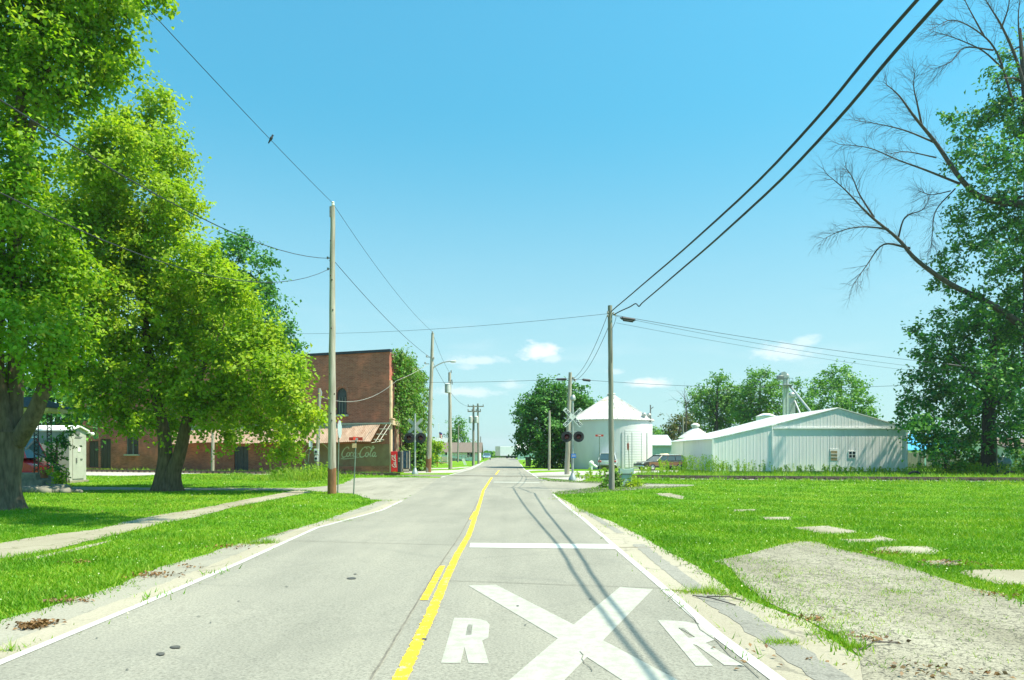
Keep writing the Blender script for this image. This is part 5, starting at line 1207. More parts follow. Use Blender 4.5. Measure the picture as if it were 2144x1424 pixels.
for s in (-1, 1):
    mb = MB(); mb.box((-.2, s * .954, .66), (4.3, .012, .34)); po = part(mb, 'wood_panel', MT['wood_panel'], wg, True, None)
    mb = MB(); mb.box((-.2, s * .96, .845), (4.4, .014, .03)); mb.box((-.2, s * .96, .48), (4.4, .014, .03)); part(mb, 'trim_strip', MT['chrome'], po, True, None)
    mb = MB(); mb.tube([(-1.9, s * .58, 1.52), (.2, s * .58, 1.52)], .02, 6)
    for x in (-1.8, -.8, .1): mb.tube([(x, s * .58, 1.44), (x, s * .58, 1.52)], .015, 5)
    part(mb, 'roof_rail', MT['chrome'], wg, True)
bl = at(1391, 953, 74); mb = MB(); mb.box(bl + Vector((0, .1, -.15)), (1.0, .9, .62), rz=.3, bev=.2); solo(mb, 'canvas_bundle', MT['cream'], 'cream canvas bundle showing over the roof of the brown wagon', 'bundle', bl + Vector((0, 0, -.5)))
suv = vehicle('parked_suv', 'silver SUV parked tail first behind the cable pole', base(1275, 76), R(78), 4.5, 1.85, .34, 1.0, 1.62, wheel_arch_profile(4.5, .34, 1.0, .14, .04), (-2.2, -1.85, .3, 1.0), MT['silver_body'], rw=.35)
mb = MB(); mb.box((-2.24, 0, .72), (.03, .5, .14)); part(mb, 'number_plate', MT['white_sign'], suv, True, None)
far = vehicle('parked_car', 'small blue grey car parked facing us at the far left kerb', base(1019, 172), R(-88), 4.4, 1.8, .3, .95, 1.5, wheel_arch_profile(4.4, .3, .95, .12, .04), (-2.1, -1.75, .35, 1.0), MT['blue_body'])
rv = vehicle('parked_van', 'red and white van seen between the porch posts behind the near maple', base(-2, 42.0), R(1), 5.0, 2.0, .45, 1.55, 2.7, wheel_arch_profile(5.0, .45, 1.55, .3, .04), (-2.4, -2.3, 1.6, 2.1), MT['red_body'], mtop=MT['white_body'])
for s in (-1, 1):
    mb = MB(); mb.box((-.3, s * 1.004, 1.34), (4.2, .014, .24)); part(mb, 'white_band', MT['white_body'], rv, True, None)
    mb = MB(); mb.box((-.3, s * 1.004, .72), (4.2, .014, .07)); part(mb, 'trim_strip', MT['white_body'], rv, True, None)
# truck trailer far down the street
tl = thing('truck_trailer', 'white truck trailer standing across the end of the street', 'trailer', base(1070, 216))
mb = MB(); xa, xb = (1047 - CX) / F * 216, (1047 - CX) / F * 216 + 12.5; mb.box(((xa + xb) / 2, 217.2, 2.58), (xb - xa, 2.5, 2.75), bev=.04); part(mb, 'box', MT['trailer'], tl, smooth=None)
mb = MB(); mb.prism([Vector((xa - .02, 215.98, 1.2)), Vector((xa - .02, 218.4, 1.2)), Vector((xa - 1.4, 218.8, 1.2)), Vector((xa - 1.4, 216.2, 1.2))], (0, 0, 2.78)); part(mb, 'rear_door', MT['trailer_end'], tl, smooth=None)
mb = MB(); mb.box(((xa + xb) / 2, 217.2, 1.08), (xb - xa - .4, 1.0, .22)); mb.box((xa + 3.0, 217.2, .8), (2.6, 1.1, .3)); part(mb, 'chassis', MT['steel_dark'], tl, smooth=None)
for dx in (2.1, 3.4, 4.4):
    mb = MB(); mb.tube([(xa + dx, 216.1, gz(216) + .5), (xa + dx, 216.5, gz(216) + .5)], .5, 18); part(mb, 'wheel', MT['black_rubber'], tl)

# ------------------------------------------------------------------ vending machines at the corner of the brick building
def machine(label, px0, px1, Y, pyt, dark):
    x0, x1 = (px0 - CX) / F * Y, (px1 - CX) / F * Y; g = gz(Y) + .02; zt = CH - (pyt - YH) / F * Y; wv = x1 - x0
    t = thing('vending_machine', label, 'vending machine', ((x0 + x1) / 2, Y, g), 0, 'vending machines beside the brick building')
    mb = MB(); mb.box(((x0 + x1) / 2, Y + .4, (g + zt) / 2 + .02), (wv, .78, zt - g - .06), bev=.02); part(mb, 'cabinet', MT['machine_dark'] if dark else MT['machine_dark'], t, smooth=30)
    return t, x0, x1, g, zt
t, x0, x1, g, zt = machine('red vending machine with vertical white script at the brick corner', 818.5, 839.5, 62.0, 945, False)
xs_ = x0 + (x1 - x0) * .66
mb = MB(); mb.box(((x0 + xs_) / 2, 61.985, (g + zt) / 2 + .03), (xs_ - x0 - .02, .05, zt - g - .1), bev=.012); fp = part(mb, 'front_panel', MT['machine_red'], t, smooth=30)
lx0, lx1 = x0 + .07, xs_ - .09
script_lettering(lambda u, v: Vector((lx1 - (lx1 - lx0) * (v + .1) / 3.7, 61.955, g + .42 + (zt - g - .6) * u / 10.5)), MT['letter_white'], fp)
mb = MB(); mb.box(((xs_ + x1) / 2, 61.99, (g + zt) / 2 + .03), (x1 - xs_ - .03, .04, zt - g - .1)); cpn = part(mb, 'control_panel', MT['machine_dark'], t, smooth=None)
mb = MB(); mb.tube([((xs_ + x1) / 2, 61.94, g + .98), ((xs_ + x1) / 2, 61.97, g + .98)], .05, 12); mb.box(((xs_ + x1) / 2, 61.96, g + 1.2), (.1, .02, .16)); part(mb, 'coin_slot', MT['chrome'], cpn, smooth=None)
t, x0, x1, g, zt = machine('dark blue vending machine with a pale frame beside the red one', 842.5, 858, 64.0, 943.5, True)
mb = MB(); mb.box(((x0 + x1) / 2, 63.985, (g + zt) / 2 + .15), (x1 - x0 - .12, .05, zt - g - .45)); fp = part(mb, 'glass_front', MT['machine_blue'], t, smooth=None)
mb = MB()
for x in (x0 + .03, x1 - .03): mb.box((x, 63.97, (g + zt) / 2), (.06, .08, zt - g - .04))
mb.box(((x0 + x1) / 2, 63.97, g + .2), (x1 - x0, .08, .16)); mb.box((x0 + (x1 - x0) * .62, 63.95, (g + zt) / 2 + .1), (.05, .03, zt - g - .5)); part(mb, 'frame', MT['stone_sill'], t, smooth=None)
mb = MB(); mb.box((x0 + (x1 - x0) * .45, 63.93, g + 1.0), (.06, .03, .08)); part(mb, 'coin_slot', MT['chrome'], t, smooth=None)

# ------------------------------------------------------------------ small things
ub = base(1311, 41.0); cbx = thing('utility_cabinet', 'dented green utility cabinet in the bush by the cable pole', 'utility cabinet', ub)
zt = CH - (981 - YH) / F * 41
mb = MB(); mb.box(ub + Vector((0, 0, (zt - ub.z) * .42)), (.56, .5, (zt - ub.z) * .84), bev=.03); part(mb, 'body', MT['cabinet_green'], cbx, smooth=30)
mb = MB(); mb.prism([ub + Vector((sx * .36, -.3, (zt - ub.z) * z)) for sx, z in ((-1.03, .72), (1.03, .72), (1.08, 1.0), (.5, .97), (-.4, .97), (-1.08, 1.02))], (0, .62, 0)); part(mb, 'lid', MT['cabinet_green'], cbx, smooth=None)
mb = MB(); mb.box(ub + Vector((0, -.26, (zt - ub.z) * .69)), (.58, .03, .04)); part(mb, 'seam', MT['steel_dark'], cbx, smooth=None)
bn = base(1106, 92); tb = thing('rubbish_bin', 'dark wheeled rubbish bin on the far lawn by the street', 'rubbish bin', bn)
mb = MB(); mb.add([bn + Vector((x * (.36 if z else .3), y * (.34 if z else .28), z * 1.05)) for x in (-1, 1) for y in (-1, 1) for z in (0, 1)], [(0, 1, 3, 2), (4, 6, 7, 5), (0, 4, 5, 1), (2, 3, 7, 6), (0, 2, 6, 4), (1, 5, 7, 3)]); part(mb, 'body', MT['machine_dark'], tb, smooth=None)
mb = MB(); mb.box(bn + Vector((0, 0, 1.1)), (.82, .76, .1), bev=.03); part(mb, 'lid', MT['black'], tb)
for s in (-1, 1): mb = MB(); mb.tube([bn + Vector((s * .28, .3, .12)), bn + Vector((s * .34, .3, .12))], .12, 12); part(mb, 'wheel', MT['black_rubber'], tb)
ben = base(928, 88); bt = thing('bench', 'low rusty brown bench on the grass behind the left signal', 'bench', ben)
mb = MB(); mb.box(ben + Vector((0, 0, .5)), (1.75, .34, .06), bev=.015); part(mb, 'seat', MT['rust'], bt)
for s in (-1, 1): mb = MB(); mb.box(ben + Vector((s * .7, 0, .23)), (.07, .3, .47)); part(mb, 'leg', MT['rust'], bt, smooth=None)
fb = base(919.5, 120); fl = thing('flagpole', 'white flagpole with a drooping striped flag at the far left', 'flagpole', fb)
mb = MB(); ft = at(918.5, 888, 120); mb.tube([fb, ft], [.06, .03], 8); mb.sphere(ft, .07, 8, 6); part(mb, 'pole', MT['white_trim'], fl)
fv = MB(); fmi = []; fms = ['flag_blue', 'flag_red', 'flag_white']
for k, (m_, z0_, z1_) in enumerate((('flag_blue', 904, 908), ('flag_red', 908, 910), ('flag_white', 910, 911.5), ('flag_red', 911.5, 913), ('flag_white', 913, 914.2), ('flag_red', 914.2, 916))):
    a, b = at(918.6, z0_, 120), at(918.6, z1_, 120); n = 6
    pts = [(Vector((.06 + .1 * i, .08 * math.sin(i * 1.7), -.04 * i))) for i in range(n)]
    for i in range(n - 1): fv.quad(a + pts[i], a + pts[i + 1], b + pts[i + 1], b + pts[i]); fmi.append(fms.index(m_))
fo = part(fv, 'flag', MT['flag_blue'], fl, smooth=None)
for m_ in fms[1:]: fo.data.materials.append(MT[m_])
for p_, i in zip(fo.data.polygons, fmi): p_.material_index = i
sb = base(930, 104); sbt = thing('sign_board', 'grey notice board on two posts on the far left lawn', 'sign board', sb)
mb = MB(); mb.box(at(930, 963, 104), (.92, .08, .95)); part(mb, 'board', MT['transformer'], sbt, smooth=None)
mb = MB(); mb.box(at(930, 961, 103.94), (.78, .03, .62)); part(mb, 'panel', MT['stone_sill'], sbt, smooth=None)
for s in (-1, 1): mb = MB(); p = sb + Vector((s * .5, 0, 0)); mb.tube([p, p + Vector((0, 0, 1.75))], .05, 6); part(mb, 'post', MT['white_trim'], sbt)
tk = base(972, 100); mb = MB(); mb.box(tk + Vector((0, 0, .42)), (.34, .05, 1.0), M=(Matrix.Rotation(R(-22), 4, 'Y'))); solo(mb, 'leaning_board', MT['white_trim'], 'white board leaning over on the grass by the far left path', 'board', tk)
for k, (px_, Yk, lab) in enumerate(((1915, 55.2, 'half sunk tyre arching from the grass at the corner of the white shed'), (2116, 55.0, 'half sunk tyre arching from the lawn edge before the mint garage'))):
    b = base(px_, Yk); mb = MB(); n = 18; P = [b + Vector((.5 * math.cos(math.pi * i / n), 0, .42 * math.sin(math.pi * i / n) - .12)) for i in range(n + 1)]; mb.tube(P, .085, 8); solo(mb, 'tyre', MT['black_rubber'], lab, 'tyre', b, 'half sunk tyres')
pt = base(2078, 63); ptt = thing('propane_tank', 'dark teal propane tank with a pale lid behind the big trunk', 'tank', pt)
mb = MB(); mb.lathe(pt + Vector((0, 0, .85)), [(.05, -1.5), (.35, -1.42), (.5, -1.2), (.5, 1.2), (.35, 1.42), (.05, 1.5)], 18, 'X'); part(mb, 'tank', M_plain('teal_tank', (.04, .10, .12), (.07, .15, .17), 4, .5), ptt)
for s in (-1, 1): mb = MB(); mb.box(pt + Vector((s * .9, 0, .2)), (.15, .8, .5)); part(mb, 'leg', MT['steel_dark'], ptt, smooth=None)
mb = MB(); mb.box(pt + Vector((.3, 0, 1.38)), (1.5, .5, .1), bev=.04); part(mb, 'lid', MT['white_trim'], ptt)

# porch at the far left
YP = 38.0; pb = base(100, YP); fz = CH - (991 - YH) / F * YP
pc = thing('porch', 'small open porch with lacy black iron posts behind the near maple', 'porch', pb)
xr = -24.4; xl = xr - 4.0
mb = MB(); mb.box(((xl + xr) / 2, YP + .8, (fz + gz(YP)) / 2 - .05), (xr - xl, 1.6, fz - gz(YP) + .1)); part(mb, 'floor', MT['stone'], pc, smooth=None)
rz0, rz1 = CH - (862 - YH) / F * YP, CH - (838 - YH) / F * YP; xo = -23.55
mb = MB(); mb.box(((xl + xo) / 2, YP + .75, rz0 + .09), (xo - xl, 2.2, .18)); part(mb, 'soffit', MT['cream'], pc, smooth=None)
mb = MB(); a = [Vector((xl, YP - .75, rz0 + .2)), Vector((xo + .1, YP - .75, rz0 + .2)), Vector((xo + .1, YP + 1.95, rz0 + .2)), Vector((xl, YP + 1.95, rz0 + .2))]; b_ = [Vector((xl, YP + .6, rz1 + .25)), Vector((xo - 1.1, YP + .6, rz1 + .2))]
mb.add(a + b_, [(0, 1, 5, 4), (1, 2, 5), (2, 3, 4, 5), (3, 0, 4), (0, 3, 2, 1)]); part(mb, 'roof', MT['shingle'], pc, smooth=None)
for px_, dy in ((103, 1.45), (76, .12), (40, .12)):
    mb = MB(); c = base(px_, YP + dy); 
    for dx in (-.11, .11): mb.tube([Vector((c.x + dx, c.y, fz)), Vector((c.x + dx, c.y, rz0))], .025, 5)
    k = 0; z = fz + .1
    while z < rz0 - .15: mb.tube([Vector((c.x - .11, c.y, z)), Vector((c.x + .11, c.y, z + .16))], .018, 4); mb.tube([Vector((c.x + .11, c.y, z)), Vector((c.x - .11, c.y, z + .16))], .018, 4); z += .2
    part(mb, 'iron_post', MT['black'], pc, smooth=None)
mb = MB(); ra, rb = at(78, 950, YP - .1), at(139, 981, YP - 1.0); mb.tube([ra, rb], .03, 6); mb.tube([rb, Vector((rb.x, rb.y, gz(YP) + .1))], .022, 6); mb.tube([ra - Vector((0, 0, .45)), rb - Vector((0, 0, .45))], .015, 5); part(mb, 'handrail', MT['black'], pc, smooth=None)
for k in range(2): mb = MB(); mb.box((xr + .2 + .3 * k, YP + .5, gz(YP) + (fz - gz(YP)) * (.3 - .15 * k)), (.3, 1.2, (fz - gz(YP)) * (.6 - .3 * k))); part(mb, 'step', MT['stone'], pc, smooth=None)
for px_, py_, s_, lab in ((93, 990, .26, 'brown flower pot on the porch floor edge'), (124, 1010, .22, 'dark flower pot at the foot of the iron handrail')):
    c = at(px_, py_, YP - .6); c.z = max(gz(YP), c.z - s_); mb = MB(); mb.lathe(c, [(s_ * .6, 0), (s_ * .9, s_ * 1.3), (s_, s_ * 1.35), (s_, s_ * 1.6), (s_ * .85, s_ * 1.55)], 16); solo(mb, 'flower_pot', MT['terracotta'], lab, 'flower pot', c, 'flower pots by the porch')
rnd = random.Random(12)
for k, (px_, py_, s_) in enumerate(((60, 1018, .3), (72, 1024, .34), (95, 1022, .36), (108, 1026, .22), (118, 1024, .3), (138, 1021, .26), (150, 1027, .2), (165, 1022, .16), (84, 1030, .2), (128, 1003, .42))):
    p = gp(px_, max(py_, 1031 + .8 * (k % 3))); bm = bmesh.new(); bmesh.ops.create_icosphere(bm, subdivisions=2, radius=s_)
    for v in bm.verts: v.co = Vector((v.co.x * 1.15, v.co.y * .9, v.co.z * .7)) * rnd.uniform(.84, 1.12)
    bm.verts.index_update(); mb = MB(); mb.add([v.co + p + Vector((0, 0, s_ * .35)) for v in bm.verts], [[v.index for v in f.verts] for f in bm.faces]); bm.free()
    labs = ['small stone against the near maple roots', 'rough grey stone left in the rockery', 'rounded stone below the porch floor', 'low stone in front of the porch step', 'mossy stone by the dark flower pot', 'stone under the foot of the handrail', 'flat stone at the right of the rockery', 'smallest stone at the right end of the rockery', 'foremost little stone of the rockery', 'largest boulder leaning at the porch step']
    solo(mb, 'rock', MT['stone'], labs[k], 'rock', p, 'rocks edging the porch bed', smooth=50)

# ------------------------------------------------------------------ trees
def leaf_geo(C, N, S, rng, asp=.62, fold=.18):
    """folded kite leaves: centres C, normals N, lengths S -> (n*4, 3)"""
    n = len(C); N = N / (np.linalg.norm(N, axis=1, keepdims=True) + 1e-9)
    T = rng.normal(size=(n, 3)); T[:, 2] -= .5; T -= N * (T * N).sum(1, keepdims=True); T /= (np.linalg.norm(T, axis=1, keepdims=True) + 1e-9)
    B = np.cross(N, T); S = S[:, None]
    up = N * S * fold
    return np.stack([C - T * S * .5, C - B * S * asp * .5 + up + T * S * .05, C + T * S * .5, C + B * S * asp * .5 + up + T * S * .05], 1).reshape(-1, 3)
def blob_points(blobs, dens, rng, csize, droop=.3, shell=.5, flat=.7):
    """leaf centres and normals: clusters spread through ellipsoids, thicker towards the outside"""
    C = []; N = []
    for (c, r, k) in blobs:
        c = np.array(c); r = np.array(r, float)
        nc = max(4, int(k)); d = rng.normal(size=(nc, 3)); d /= np.linalg.norm(d, axis=1, keepdims=True)
        rad = shell + (1.08 - shell) * rng.random(nc) ** .6
        P = c + d * rad[:, None] * r
        nl = max(1, int(dens)); cs = csize * (.6 + .8 * rng.random(nc))
        ax = d * .8 + rng.normal(size=(nc, 3)) * .6 + np.array((0, 0, -.25)); ax /= np.linalg.norm(ax, axis=1, keepdims=True)
        g = np.clip(rng.normal(size=(nc * nl, 3)), -1.8, 1.8); al = np.clip(rng.normal(size=(nc * nl, 1)), -1.7, 1.7)
        Q = np.repeat(P, nl, 0) + g * np.repeat(cs, nl)[:, None] * np.array((.62, .62, .62 * flat)) + np.repeat(ax, nl, 0) * al * np.repeat(cs, nl)[:, None] * 1.25
        Q[:, 2] -= np.abs(rng.normal(size=nc * nl)) * np.repeat(cs, nl) * droop
        M = np.repeat(d, nl, 0) * .55 + rng.normal(size=(nc * nl, 3)) * .55 + np.array((0, 0, .6))
        C.append(Q); N.append(M)
    return np.concatenate(C), np.concatenate(N)
def bend(a, b, rise, rng, k=6, wob=.12):
    """limb from a to b that rises first and then reaches out"""
    L = (b - a).length; m1 = a.lerp(b, .35) + Vector((0, 0, rise * L)); P = catmull([a, m1, a.lerp(b, .7) + Vector((0, 0, rise * L * .6)), b], k)
    return [Vector(p) + Vector(rng.normal(size=3) * wob * L * .08 * min(i, len(P) - 1 - i) / len(P)) for i, p in enumerate(P)]
def grow(mb, pts, r0, r1, n=7):
    k = len(pts); mb.tube(pts, [r0 + (r1 - r0) * (i / (k - 1)) ** .8 for i in range(k)], n)
def twigs(mb, a, d, L, r, depth, rnd, spread=.5, droop=0.0, kids=3, nside=4):
    """bare twigs, recursively forked"""
    pts = [a]; dd = d.normalized(); seg = 5; p = a.copy()
    for i in range(seg):
        dd = (dd + Vector((rnd.gauss(0, .13), rnd.gauss(0, .13), rnd.gauss(0, .13) - droop * .08))).normalized(); p = p + dd * L / seg; pts.append(p.copy())
    mb.tube(pts, [r * (1 - .6 * i / seg) for i in range(seg + 1)], nside, False)
    if depth > 0:
        for k in range(kids):
            i = rnd.randint(1, seg); q = pts[i]; ax = Vector((rnd.gauss(0, 1), rnd.gauss(0, .7), rnd.gauss(0, 1))); ax = (ax - dd * ax.dot(dd)).normalized()
            twigs(mb, q, dd + ax * rnd.uniform(.5, 1.1) * spread * 1.5, L * rnd.uniform(.45, .72), r * (1 - .6 * i / seg) * .62, depth - 1, rnd, spread, droop, kids, 3)

def flare_trunk(mb, pts, rad, rng, n=18, flare=1.5, lobes=5):
    """trunk with buttressed foot"""
    P = catmull(pts, 4); k = len(P); o = len(mb.v); ph = rng.random() * 6; tot = sum((Vector(P[i + 1]) - Vector(P[i])).length for i in range(k - 1)); s = 0
    for i in range(k):
        if i: s += (Vector(P[i]) - Vector(P[i - 1])).length
        t = i / (k - 1); r = np.interp(t, np.linspace(0, 1, len(rad)), rad); f = math.exp(-s / .55)
        for j in range(n):
            a = 2 * math.pi * j / n; lob = 1 + f * (flare - 1) * (.75 + .6 * math.sin(lobes * a + ph)) + .05 * math.sin(3 * a + t * 7 + ph) + rng.normal() * .012
            mb.v.append((P[i][0] + r * lob * math.cos(a), P[i][1] + r * lob * math.sin(a), P[i][2]))
    for i in range(k - 1):
        for j in range(n): a = o + i * n + j; b = o + i * n + (j + 1) % n; mb.f.append((a, b, b + n, a + n))
    mb.f.append(tuple(o + (k - 1) * n + j for j in range(n)))

def tree(name, label, b, stems, blobs, leaf, bark, seed, lsize, dens, csize, cl_area, group=None, droop=.3, shell=.5, limb_r=.10, depth_r=1.0, asp=.62, extra=None, cat='tree', rise=.18, foot=1.5, limb_to=1.0, tw=0):
    """stems: [(points, radii)]; blobs: [(centre, (rx, ry, rz))]; cl_area: clusters per square metre of blob surface"""
    rng = np.random.default_rng(seed); rnd = random.Random(seed)
    t = thing(name, label, cat, b, 0, group)
    mb = MB(); joints = []
    for si, (pts, rad) in enumerate(stems):
        if si == 0 or foot > 1.01 and (Vector(pts[0]) - b).length < 1.2: flare_trunk(mb, pts, rad, rng, flare=foot)
        else: P = catmull(pts, 5); mb.tube(P, list(np.interp(np.linspace(0, 1, len(P)), np.linspace(0, 1, len(rad)), rad)), 10)
        P = catmull(pts, 5); joints += [(Vector(p), float(np.interp(i / (len(P) - 1), np.linspace(0, 1, len(rad)), rad))) for i, p in enumerate(P) if i > len(P) * .35]
    ax0 = Vector(stems[0][0][-1])
    for (c, r) in sorted(blobs, key=lambda q: (Vector(q[0]) - ax0).length):
        c = Vector(c)
        j = min(joints, key=lambda q: (q[0] - c).length + .4 * abs(q[0].z - c.z)); L = (c - j[0]).length
        if L > .4:
            P = bend(j[0], j[0].lerp(c, limb_to), rise * rnd.uniform(.3, 1.2), rng); r0 = min(j[1] * .7, limb_r * (.5 + .12 * L)); grow(mb, P, r0, r0 * .22, 7); joints.append((P[len(P) * 2 // 3], r0 * .5)); joints.append((c, r0 * .35))
            for k in range(4 + tw): q = P[rnd.randint(len(P) // 3, len(P) - 1)]; e = c + Vector([x * y for x, y in zip(rng.normal(size=3) * .55, r)]); grow(mb, bend(q, e, .1, rng, 3), r0 * .25, r0 * .06, 4)
    if extra: extra(mb, rnd)
    part(mb, 'trunk', bark, t, False, 60)
    B = []
    for (c, r) in blobs:
        area = 4 * math.pi * ((r[0] * r[1] + r[0] * r[2] + r[1] * r[2]) / 3); B.append((tuple(Vector(c) - b), r, area * cl_area * 1.5))
    C, N = blob_points(B, dens, rng, csize, droop, shell)
    S = lsize * 1.25 * (.65 + .7 * rng.random(len(C)))
    np_mesh('crown', leaf_geo(C, N, S, rng, asp), 4, leaf, parent=t)
    return t
def pxblobs(lst, Y, seed, sp=2.5, flat=1.0, ry=1.0):
    """crown masses read off the photograph at the tree's own distance and spread in depth around it"""
    rnd = random.Random(seed); out = []
    for (px, py, r) in lst:
        y = Y + rnd.uniform(-sp, sp); R_ = r / F * y; out.append((tuple(at(px, py, y)), (R_, R_ * ry, R_ * flat)))
    return out
def P_(Y, *pp): return [at(px, py, Y + (dy[0] if dy else 0)) for px, py, *dy in pp]

# near maple at the left edge
YA = 26.0; bA = base(14, YA)
A_bl = [(60, 40, 110), (175, 40, 85), (235, 95, 48), (110, 140, 85), (15, 120, 70), (228, 150, 35), (185, 130, 55), (135, 215, 45), (60, 330, 60), (25, 420, 75), (95, 500, 60), (10, 590, 70), (85, 600, 70), (50, 690, 70), (130, 690, 55), (10, 760, 45), (95, 750, 40), (150, 560, 50), (250, 20, 45), (300, 0, 18), (330, -10, 14), (35, 270, 45),
        (-90, 120, 150), (-120, 400, 150), (-100, 650, 120), (100, -90, 130), (-40, -140, 160), (230, -80, 80), (-220, 200, 150), (-230, 480, 140), (0, -280, 130)]
lab_ = 'huge near maple at the left edge whose crown runs out of the frame'
sA = [([bA - Vector((0, 0, .2)), bA + Vector((-.05, 0, .8)), at(18, 935, YA), at(18, 905, YA)], [.50, .46, .46, .50]),
      ([at(24, 915, YA), at(5, 850, YA), at(-10, 740, YA), at(0, 560, YA), at(-20, 300, YA), at(0, 60, YA)], [.34, .29, .26, .22, .16, .06]),
      ([at(36, 925, YA), at(72, 865, YA - .3), at(100, 790, YA - .5), at(122, 720, YA - .3), at(140, 660, YA + .4)], [.31, .27, .22, .12, .03]),
      ([at(26, 920, YA), at(32, 840, YA + .3), at(33, 700, YA + .4), at(30, 520, YA + .4), at(38, 330, YA + .4), at(45, 210, YA), at(60, 60, YA)], [.30, .26, .25, .24, .22, .18, .06]),
      ([at(34, 420, YA + .4), at(60, 300, YA), at(84, 200, YA), at(120, 90, YA)], [.16, .15, .12, .05])]
tree('maple_tree', lab_, bA, sA, pxblobs(A_bl, YA, 1, 1.5) + [((x_, y_, z_), (1.7, 1.6, 1.1)) for x_, y_, z_ in ((-7.5, 19.7, 18.2), (-5.6, 21.0, 18.8), (-4, 19.6, 18), (-9, 22.0, 19.2), (-2.6, 18.4, 17.4), (-10.5, 20.2, 18.4), (-7, 22.0, 19.4))], MT['leaf_green'], MT['bark'], 11, .15, 50, .29, 1.45, None, .45, .45, .1, tw=1)
# forked maple behind it
YB = 37.0; bB = base(350, YB)
B_bl = [(335, 215, 38), (305, 290, 60), (250, 300, 62), (200, 330, 58), (340, 330, 60), (190, 400, 80), (290, 430, 95), (370, 420, 52), (130, 470, 70), (210, 520, 95), (320, 540, 95), (420, 560, 62), (150, 620, 85), (270, 650, 100), (400, 660, 90), (480, 670, 70), (180, 740, 75), (290, 770, 85), (410, 780, 80), (510, 760, 75), (585, 770, 50), (605, 840, 52), (520, 840, 62), (640, 880, 34), (440, 850, 52), (345, 865, 42), (590, 925, 26), (255, 850, 44), (560, 700, 36), (500, 610, 42), (190, 830, 42), (460, 590, 45), (660, 872, 22), (625, 770, 26), (570, 890, 34), (300, 880, 24), (480, 890, 34), (140, 760, 50), (612, 950, 13), (240, 240, 25)]
sB = [([bB - Vector((0, 0, .2)) + Vector((-.1, 0, 0)), bB + Vector((-.12, 0, .7)), at(347, 955, YB), at(342, 900, YB), at(322, 800, YB), at(300, 640, YB), at(300, 450, YB)], [.52, .42, .34, .30, .24, .16, .04]),
      ([bB + Vector((.25, -.05, -.2)), bB + Vector((.3, -.05, .8)), at(378, 945, YB - .2), at(392, 880, YB - .3), at(420, 780, YB), at(470, 680, YB)], [.46, .38, .31, .26, .18, .04])]
tree('maple_tree', 'forked yellow green maple standing before the brick building', bB, sB, pxblobs(B_bl, YB, 2, 2.6), MT['leaf_lime'], MT['bark'], 12, .17, 60, .34, 1.1, None, .55, .4, .1, tw=1)
# dark tree behind the building
YT = 84.0
C_bl = [(500, 535, 40), (540, 585, 34), (465, 600, 50), (560, 640, 36), (588, 690, 30), (505, 650, 55), (440, 560, 40), (610, 735, 26), (440, 680, 60), (525, 720, 55), (470, 510, 18), (520, 500, 14), (565, 545, 16), (470, 760, 60), (560, 780, 50), (390, 640, 50)]
bC = base(480, YT); tree('broadleaf_tree', 'tall dark green tree rising behind the brick building', bC, [([bC, at(482, 850, YT), at(485, 720, YT), at(490, 560, YT)], [.5, .42, .3, .1])], pxblobs(C_bl, YT, 3, 4), MT['leaf_deep'], MT['bark'], 13, .34, 30, .6, .40, None, .2, .5)
bE = base(120, 66); tree('broadleaf_tree', 'dark shaded tree behind the signal cabinet', bE, [([bE, at(120, 900, 66), at(122, 830, 66)], [.3, .25, .1])], pxblobs([(100, 830, 50), (160, 850, 42), (60, 800, 60), (130, 880, 40), (185, 880, 26), (170, 800, 40), (80, 890, 40), (30, 870, 50), (110, 930, 35), (150, 920, 24)], 66, 4, 3), MT['leaf_blue'], MT['bark_dark'], 14, .32, 16, .5, .6)

# the two big trees on the right
YD1, YD2 = 59.0, 57.5
D1 = [(1962, 720, 44), (2010, 690, 48), (2070, 690, 60), (2130, 720, 70), (1945, 790, 44), (2000, 770, 60), (2070, 790, 70), (2140, 820, 70), (1925, 845, 34), (1980, 850, 52), (2050, 870, 60), (2125, 890, 50), (1905, 872, 20), (1955, 905, 34), (1925, 905, 22), (1890, 855, 16), (1930, 880, 26), (2010, 915, 36), (2100, 925, 24), (2200, 800, 100), (1930, 740, 18), (1915, 700, 13), (1960, 670, 20), (2040, 650, 34), (1900, 840, 14), (2220, 900, 60), (1985, 940, 18), (2160, 640, 60)]
bD1 = base(2070, YD1)
tree('broadleaf_tree', 'dark spreading tree with a straight thick trunk at the right edge', bD1, [([bD1 - Vector((0, 0, .2)), at(2070, 960, YD1), at(2070, 900, YD1), at(2074, 800, YD1), at(2085, 700, YD1)], [.55, .5, .47, .4, .15]), ([at(2072, 850, YD1), at(2110, 870 - 40, YD1), at(2160, 790, YD1)], [.25, .2, .1]), ([at(2072, 830, YD1), at(2030, 780, YD1), at(1990, 740, YD1)], [.22, .16, .06])],
     pxblobs(D1, YD1, 5, 4), MT['leaf_blue'], MT['bark_dark'], 15, .26, 34, .46, .40, None, .3, .4, .1)
bD2 = base(2168, YD2)
D2 = [(2040, 245, 36), (2088, 225, 46), (2140, 255, 56), (2060, 325, 50), (2120, 345, 58), (2015, 300, 26), (2030, 450, 36), (2088, 440, 56), (2140, 480, 60), (2000, 560, 30), (2060, 540, 48), (2120, 580, 60), (2020, 500, 30), (2040, 620, 30), (2100, 660, 50), (2122, 170, 34), (2085, 165, 20), (2190, 300, 90), (2200, 500, 110), (2030, 400, 28), (2150, 95, 26), (1985, 590, 18), (1960, 590, 14), (2240, 180, 70), (2260, 650, 100), (2110, 120, 16), (2000, 450, 16), (1975, 540, 12), (2240, 400, 90), (1990, 250, 12), (2000, 340, 14)]
